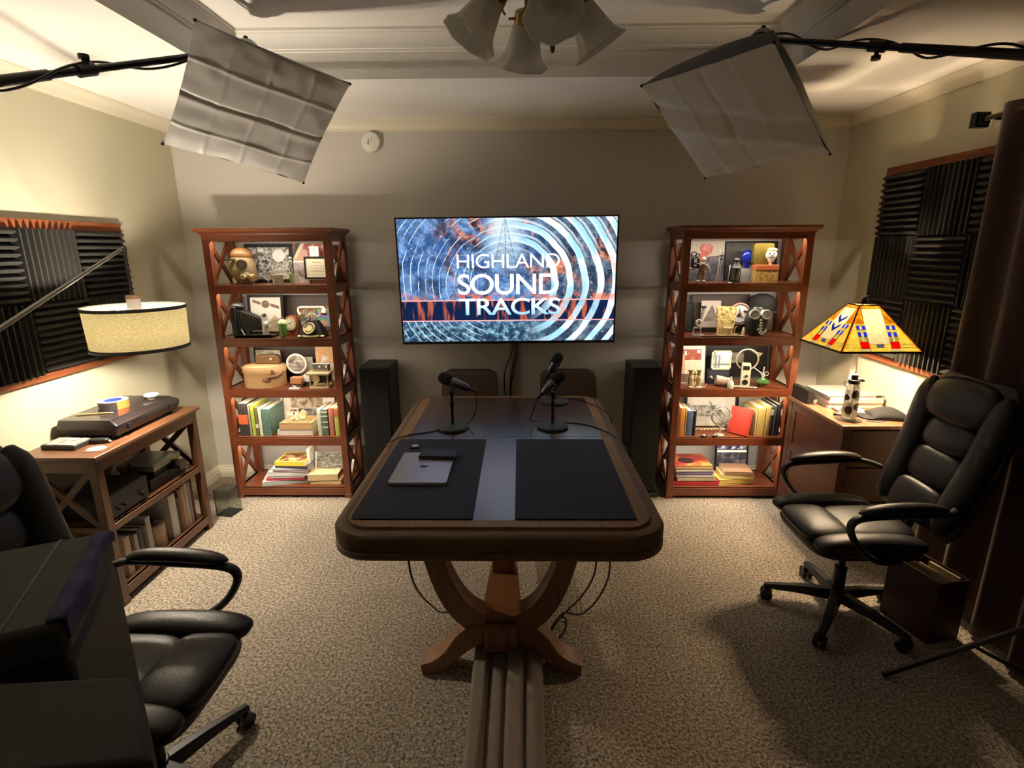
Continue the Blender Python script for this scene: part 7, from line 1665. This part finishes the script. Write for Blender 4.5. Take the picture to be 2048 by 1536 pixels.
# ===== right bookcase, third bay
z = SH[2]
frame(1409, 1540, 3.755, z, 0.275, 0.014, mat('grey_black_frame', (0.05, 0.045, 0.04), rough=0.4), [(0, 0, 0, 0, mat('black_print', (0.016, 0.015, 0.016), rough=0.3)), (0.42, 0.62, 0.42, 0.72, art('white_sketch', [(0.65, 0.6, 0.48), (0.2, 0.18, 0.14)], 30), 'printed_sketch'), ([(0.72, 0.78), (0.93, 0.70), (0.88, 0.60)], 0, 0, 0, M_page, 'printed_sail')], 'wide black frame at the back of the third bay of ' + RS)
frame(1358, 1412, 3.64, z, 0.262, 0.0, None, [(0, 0, 0, 0, M_pagew), (0.0, 0.86, 0.62, 0.90, art('brick_red_print', [(0.42, 0.09, 0.04), (0.32, 0.06, 0.03), (0.6, 0.3, 0.2)], 22), 'red_wall'), (0.0, 0.25, 0.25, 0.75, art('peach_figure', [(0.62, 0.30, 0.20), (0.72, 0.45, 0.32)], 30), 'peach_figure'), (0.25, 0.88, 0.28, 0.62, mat('cream_panel', (0.74, 0.66, 0.50)), 'cream_panel'), (0.0, 0.5, 0.02, 0.25, art('dark_brown_patch', [(0.06, 0.04, 0.03), (0.2, 0.13, 0.10)], 40), 'dark_patch'), (0.24, 0.31, 0.74, 0.86, M_pagew, 'lantern'), (0.70, 0.82, 0.80, 0.88, M_pagew, 'lantern')], 'red and cream painted album at the left of the third bay of ' + RS, name='painted_album', cat='album', lean=-0.16, depth=0.02)
x = xat(1389, 3.53, z + 0.05)
root = thing('opera_glasses', 'pair of upright pale gold opera glasses in front of the red painted album', 'opera glasses', (x, 3.53, z))
for s in (-1, 1):
    g = MB(); g.lathe([(0.021, 0), (0.021, 0.006), (0.017, 0.01), (0.017, 0.07), (0.013, 0.075), (0.012, 0.105), (0.019, 0.115), (0.020, 0.122), (0.0005, 0.122)], c=(s * 0.028, 0, 0), n=20); g.build('barrel', M_gold, root)
g = MB(); g.box(-0.03, 0.03, -0.004, 0.004, 0.045, 0.055); g.box(-0.03, 0.03, -0.004, 0.004, 0.085, 0.095); g.cyl((0, 0, 0.03), (0, 0, 0.11), 0.005); g.build('bridge', M_brass, root)
g = MB(); g.tube(smoothpts([(-0.048, -0.01, 0.11), (-0.058, -0.02, 0.06), (-0.045, -0.03, 0.012), (0.0, -0.035, 0.004), (0.06, -0.03, 0.01), (0.075, -0.02, 0.03)]), 0.0018); g.build('cord', M_silver, root)
x0, x1 = W_at(1425, 1464, 3.62, z + 0.17)
root = thing('glass_block_frame', 'clear framed glass plate with pale gold border in the third bay of ' + RS, 'ornament', ((x0 + x1) / 2, 3.63, z)); w_ = x1 - x0
g = MB(); g.box(-w_ / 2 - 0.02, w_ / 2 - 0.01, -0.015, 0.04, 0, 0.098); g.build('dark_base', mat('navy_black_base', (0.02, 0.02, 0.035)), root)
g = MB(); z0, z1 = 0.10, 0.232
for a in ((-w_ / 2, w_ / 2, z0, z0 + 0.008), (-w_ / 2, w_ / 2, z1 - 0.008, z1), (-w_ / 2, -w_ / 2 + 0.008, z0, z1), (w_ / 2 - 0.008, w_ / 2, z0, z1)): g.box(a[0], a[1], 0, 0.012, a[2], a[3])
g.build('pale_border', mat('pale_yellow_border', (0.72, 0.68, 0.42)), root)
g = MB(); g.box(-w_ / 2 + 0.008, w_ / 2 - 0.008, 0.004, 0.008, z0 + 0.008, z1 - 0.008); g.build('plate', mat('milky_plate', (0.70, 0.72, 0.66), rough=0.3), root)
g = MB(); g.box(-w_ / 2 + 0.02, -w_ / 2 + 0.036, 0.003, 0.004, z0 + 0.01, z1 - 0.03); g.box(-w_ / 2 + 0.045, -w_ / 2 + 0.058, 0.003, 0.004, z0 + 0.01, z1 - 0.03); g.box(-w_ / 2 + 0.008, w_ / 2 - 0.008, 0.0025, 0.004, z0 + 0.03, z0 + 0.042); g.poly([Vector((a, 0.0035, b_)) for a, b_ in ((-w_ / 2 + 0.008, z1 - 0.008), (-w_ / 2 + 0.03, z1 - 0.008), (-w_ / 2 + 0.008, z0 + 0.05))], (0, 0.0006, 0)); g.build('grey_bands', mat('grey_bands', (0.25, 0.26, 0.26)), root)
x = xat(1496, 3.63, z + 0.17)
root = thing('magnifying_glass', 'round magnifying glass with pale gold rim in the third bay of ' + RS, 'magnifying glass', (x, 3.64, z))
g = MB(); g.torus((0, 0, 0.168), 0.072, 0.0055, axis=(0.1, 1, 0), n=44); g.build('rim', mat('pale_gold_rim', (0.66, 0.55, 0.36), rough=0.3, metal=0.4), root)
g = MB(); g.cyl((0, 0.001, 0.168), (0, -0.001, 0.168), 0.069, n=36); g.build('lens', glassmat('lens_clear', (0.9, 0.9, 0.92), 0.02, 0.03), root)
g = MB(); g.cyl((0.05, 0, 0.112), (0.095, -0.03, 0.075), 0.004, 0.003); g.box(-0.03, 0.03, -0.012, 0.02, 0, 0.008); g.cyl((0, 0.004, 0.008), (0, 0.004, 0.096), 0.005); g.build('stand_and_handle', M_silver, root)
x = xat(1491, 3.56, z + 0.08)
root = thing('stereo_viewer', 'upright cream and gold box camera in the third bay of ' + RS, 'camera', (x, 3.56, z), R(-20))
g = MB(); g.box(-0.028, 0.028, -0.03, 0.045, 0, 0.155); g.build('case', mat('khaki_case', (0.46, 0.42, 0.26), rough=0.5), root, bevel=0.003)
g = MB(); g.box(-0.029, 0.029, -0.034, -0.030, 0.002, 0.153); g.build('cream_front', mat('cream_front', (0.70, 0.64, 0.48)), root)
g = MB(); g.box(-0.02, 0.02, -0.036, -0.033, 0.118, 0.146); g.cyl((0, -0.034, 0.035), (0, -0.040, 0.035), 0.018, n=20); g.cyl((0.005, -0.034, 0.075), (0.005, -0.044, 0.08), 0.009); g.build('dark_fittings', M_blk, root)
x = xat(1445, 3.535, z)
root = thing('glass_jar', 'small clear glass jar lying on its side in the third bay of ' + RS, 'jar', (x, 3.56, z))
g = MB(); g.cyl((-0.042, 0, 0.045), (0.036, -0.012, 0.032), 0.034, 0.030, n=24); g.build('jar', mat('dusty_glass', (0.42, 0.33, 0.27), rough=0.15, coat=0.8, var=0.3), root); g = MB(); g.cyl((0.036, -0.012, 0.032), (0.044, -0.013, 0.031), 0.031, n=24); g.cyl((-0.075, 0.01, 0.065), (-0.06, 0.005, 0.05), 0.010, 0.004); g.build('metal_rim', M_silver, root)
x = xat(1461, 3.50, z)
root = thing('dropper_bottle', 'small pale dropper bottle in the third bay of ' + RS, 'bottle', (x, 3.505, z))
g = MB(); g.lathe([(0.020, 0), (0.021, 0.006), (0.021, 0.038), (0.010, 0.052), (0.008, 0.056)], n=20); g.build('bottle', mat('pale_bottle', (0.62, 0.62, 0.52), rough=0.2), root); g = MB(); g.cyl((0, 0, 0.056), (0, 0, 0.078), 0.008, 0.006); g.build('cap', mat('grey_cap2', (0.42, 0.44, 0.36)), root)
x = xat(1490, 3.495, z)
root = thing('recorder_pipe', 'thin pale spotted pipe lying at the edge of the third shelf of ' + RS, 'pipe', (x, 3.50, z + 0.007), R(-10))
g = MB(); g.cyl((-0.07, 0, 0.004), (0.075, 0, 0), 0.006, 0.0045); g.build('pipe', mat('ivory_pipe', (0.66, 0.60, 0.50)), root)
g = MB()
for i in range(6): g.ell((-0.05 + i * 0.02, -0.004, 0.004), 0.003, 0.003, 0.003, n=8, m=6)
g.build('finger_holes', M_dk, root)
x = xat(1526, 3.54, z + 0.03)
root = thing('oil_lamp', 'small green glass oil lamp with silver burner in the third bay of ' + RS, 'oil lamp', (x, 3.55, z))
g = MB(); g.lathe([(0.018, 0), (0.022, 0.006), (0.048, 0.03), (0.046, 0.042), (0.015, 0.058), (0.012, 0.064), (0.0005, 0.066)], n=26); g.build('green_font', mat('green_lamp_glass', (0.06, 0.15, 0.04), rough=0.08, coat=1.0, var=0.6, scale=50), root)
g = MB(); g.cyl((0, 0, 0.064), (0, 0, 0.09), 0.010); g.cyl((0, 0, 0.09), (0.002, 0, 0.135), 0.004); g.torus((0.022, 0, 0.088), 0.013, 0.002, axis=(0, 1, 0)); g.cyl((-0.012, 0, 0.08), (-0.014, -0.002, 0.10), 0.004); g.build('burner', M_silver, root)

# ===== right bookcase, fourth bay
z = SH[3]
uprow([(1350.5, 1356.5, 0.215, (0.16, 0.10, 0.07), 'dark patterned book at the left end of ', dict(v=0.7, s=80)),
       (1357, 1368, 0.200, (0.62, 0.24, 0.05), 'orange book in ', dict(v=0.2)),
       (1368.5, 1371.5, 0.195, (0.45, 0.36, 0.18), 'slim speckled yellow book beside the orange one in ', dict(v=0.7, s=120)),
       (1372, 1384, 0.180, (0.10, 0.14, 0.24), 'blue grey book in ', dict(v=0.5, s=60)),
       (1384.5, 1390.5, 0.178, (0.012, 0.012, 0.015), 'black book with white edge leaning by the blue one in ', dict(v=0.1))], 3.525, z, RS)
frame(1372, 1475, 3.70, z, 0.272, 0.012, M_bf, [(0, 0, 0, 0, mat('off_white_mount2', (0.60, 0.56, 0.47), var=0.03)), (0.10, 0.80, 0.26, 1.0, mat('pale_plate', (0.66, 0.62, 0.52)), 'printed_sheet'), (0.11, 0.72, 0.28, 0.62, art('grey_engraving', [(0.10, 0.09, 0.07), (0.34, 0.31, 0.25), (0.6, 0.56, 0.46)], 34), 'engraving')], 'black framed engraving in the fourth bay of ' + RS)
frame(1476, 1560, 3.745, z, 0.272, 0.010, M_bf, [(0, 0, 0, 0, mat('grey_green_backing', (0.34, 0.31, 0.24))), (0, 1, 0, 0.30, mat('dark_brown_strip', (0.05, 0.03, 0.025)), 'dark_strip')], 'dark framed grey panel behind the red leaning book of ' + RS)
x = xat(1441, 3.53, z + 0.02)
root = thing('armillary_sphere', 'silver armillary sphere with a long arrow in the fourth bay of ' + RS, 'armillary sphere', (x, 3.545, z))
g = MB(); g.lathe([(0.032, 0), (0.032, 0.004), (0.006, 0.010), (0.005, 0.05), (0.009, 0.056), (0.0005, 0.06)], n=24); g.build('pedestal', M_silver, root)
Mpew = mat('pewter', (0.30, 0.28, 0.25))
g = MB(); c = (0.0, 0, 0.135)
g.torus(c, 0.072, 0.0035, axis=(0.25, -0.9, 0.2), n=40); g.torus(c, 0.068, 0.0035, axis=(0.7, -0.4, 0.75), n=40); g.torus(c, 0.064, 0.004, axis=(-0.5, -0.5, 0.8), n=40, a0=0.3, a1=5.4); g.build('rings', Mpew, root)
g = MB(); g.cyl((-0.085, 0.0, 0.235), (0.062, -0.012, 0.035), 0.0025, n=8); g.cyl((-0.078, 0, 0.225), (-0.095, 0.001, 0.250), 0.012, 0.0005, n=4); g.bar((0.052, -0.012, 0.048), (0.068, -0.012, 0.028), 0.018, 0.002); g.build('arrow', Mpew, root)
x = xat(1437, 3.62, z)
root = thing('flute', 'silver flute lying behind the armillary sphere of ' + RS, 'flute', (x, 3.63, z + 0.011))
g = MB(); g.cyl((-0.175, 0, 0), (0.18, 0, 0), 0.009, n=16); g.build('tube', M_silver, root)
g = MB()
for i in range(13): g.cyl((-0.15 + i * 0.022, -0.004, 0.006), (-0.15 + i * 0.022, -0.008, 0.013), 0.007, n=10)
g.cyl((-0.15, -0.009, 0.004), (0.1, -0.009, 0.004), 0.002, n=6); g.build('keys', M_brass, root)
for pxx, rr_, lb in ((1408, 0.026, 'small dark glass dish, left of the armillary sphere'), (1429, 0.020, 'tiny dark glass dish at the foot of the armillary sphere')):
    root = thing('glass_dish', lb + ' in ' + RS, 'dish', (xat(pxx, 3.505, z), 3.507, z))
    g = MB(); g.lathe([(rr_ * 0.6, 0), (rr_ * 0.9, 0.004), (rr_, 0.012), (rr_ * 0.9, 0.012), (rr_ * 0.6, 0.004), (0.0005, 0.003)], n=24); g.build('bowl', mat('brown_dish_glass', (0.12, 0.07, 0.045), rough=0.1, coat=0.8), root)
    g = MB(); g.ell((0, 0, 0.010), rr_ * 0.35, rr_ * 0.35, 0.006, n=12, m=6); g.build('contents', M_silver, root)
x0 = xat(1493, 3.51, z)
b_ = book('book', (x0 + 0.018, 3.50, z + 0.0075), 0.030, 0.14, 0.188, cov('scarlet_cover', (0.62, 0.05, 0.03), v=0.08), 'bright red book leaning on the yellow books of ' + RS, rz=R(42), lean=R(14))
b_.location = (xat(1494, 3.50, z) + 0.0, 3.50, z + 0.004)
uprow([(1507.5, 1511, 0.175, (0.66, 0.56, 0.34), 'slim cream book behind the red leaning book in ', dict()),
       (1511.5, 1527, 0.198, (0.60, 0.44, 0.14), 'wide old yellow book in ', dict(v=0.25)),
       (1527.5, 1537.5, 0.212, (0.64, 0.48, 0.16), 'tall yellow book beside the wide yellow one in ', dict(v=0.2)),
       (1538, 1542.5, 0.205, (0.04, 0.045, 0.03), 'very dark green slim book right of the yellow books in ', dict(v=0.2, band=[(0.72, 0.92, lab('white_spine_patch', (0.6, 0.58, 0.52)))])),
       (1543, 1548.5, 0.215, (0.10, 0.10, 0.10), 'charcoal book with silver lettering in ', dict(v=0.5, s=120)),
       (1549, 1557, 0.225, (0.02, 0.02, 0.02), 'tall black book at the right end of ', dict(v=0.2))], 3.525, z, RS)

# ===== right bookcase, bottom bay
z = SH[4] + 0.0005
zz = z
for p0, p1, h, c, lb, rot in ((1349, 1440, 0.033, (0.62, 0.04, 0.07), 'wide crimson book, lowest of the left stack', 0), (1357, 1433, 0.030, (0.62, 0.52, 0.36), 'thick cream book above the crimson one', 1), (1355, 1430, 0.020, (0.70, 0.66, 0.66), 'white and violet magazine in the middle of the left stack', -1), (1354, 1429, 0.021, (0.28, 0.20, 0.42), 'violet spined magazine in the left stack', 0), (1354, 1429, 0.020, (0.74, 0.70, 0.62), 'white magazine second from the top of the left stack', 1), (1353, 1428, 0.025, (0.70, 0.42, 0.18), 'red and orange covered magazine on top of the left stack', 0)):
    x0, x1 = W_at(p0, p1, 3.50, zz + h / 2)
    b_ = book('magazine', ((x0 + x1) / 2, 3.525, zz), (x1 - x0), 0.235, h - 0.0015, cov('rstack_' + lb[:20], c, v=0.15, s=80), lb + ', bottom of ' + RS, rz=R(rot), lying=True, pages=M_pagew, cat='magazine')
    if 'top of' in lb and 'second' not in lb:
        g = MB(); g.box(-(x1 - x0) * 0.49, (x1 - x0) * 0.49, 0.004, 0.23, h - 0.0015, h - 0.0005); g.build('cover_picture', art('red_orange_cover', [(0.70, 0.36, 0.08), (0.45, 0.05, 0.03), (0.16, 0.02, 0.02)], 6), b_, smooth=False)
        g = MB(); g.poly([Vector((a, b, h - 0.0005)) for a, b in disc(-0.03, 0.10, 0.055)], (0, 0, 0.0006)); g.build('dark_round_motif', mat('dark_motif', (0.05, 0.015, 0.015)), b_, smooth=False)
    zz += h
frame(1432, 1498, 3.68, z, 0.30, 0.012, M_bf, [(0, 0, 0, 0, art('film_strip_print', [(0.015, 0.015, 0.03), (0.05, 0.05, 0.07), (0.16, 0.16, 0.18)], 24)), (0.0, 1.0, 0.62, 0.68, M_pagew, 'white_line'), (0.0, 1.0, 0.70, 0.90, art('crowd_print', [(0.01, 0.012, 0.05), (0.05, 0.06, 0.15), (0.75, 0.75, 0.80)], 40), 'upper_photo'), (0.0, 0.2, 0.10, 0.18, M_pagew, 'white_mark')], 'black framed film strip photo in the bottom bay of ' + RS)
zz = z
for p0, p1, h, c, lb, rot, dd in ((1438, 1513, 0.012, (0.66, 0.54, 0.20), 'yellow booklet, lowest of the right stack', 8, 0.19), (1440, 1513, 0.032, (0.74, 0.58, 0.14), 'thick yellow book, second from bottom of the right stack', 5, 0.19), (1447, 1512, 0.030, (0.72, 0.60, 0.22), 'pale yellow book below the brown one', -2, 0.18), (1452, 1510, 0.026, (0.36, 0.20, 0.12), 'brown paper covered book on top of the right stack', -5, 0.17)):
    x0, x1 = W_at(p0, p1, 3.50, zz + h / 2)
    book('book', ((x0 + x1) / 2, 3.53, zz), (x1 - x0) * 0.97, dd, h - 0.001, cov('ystack_' + lb[:20], c, v=0.12, s=60), lb + ', bottom of ' + RS, rz=R(rot), lying=True, pages=M_page); zz += h
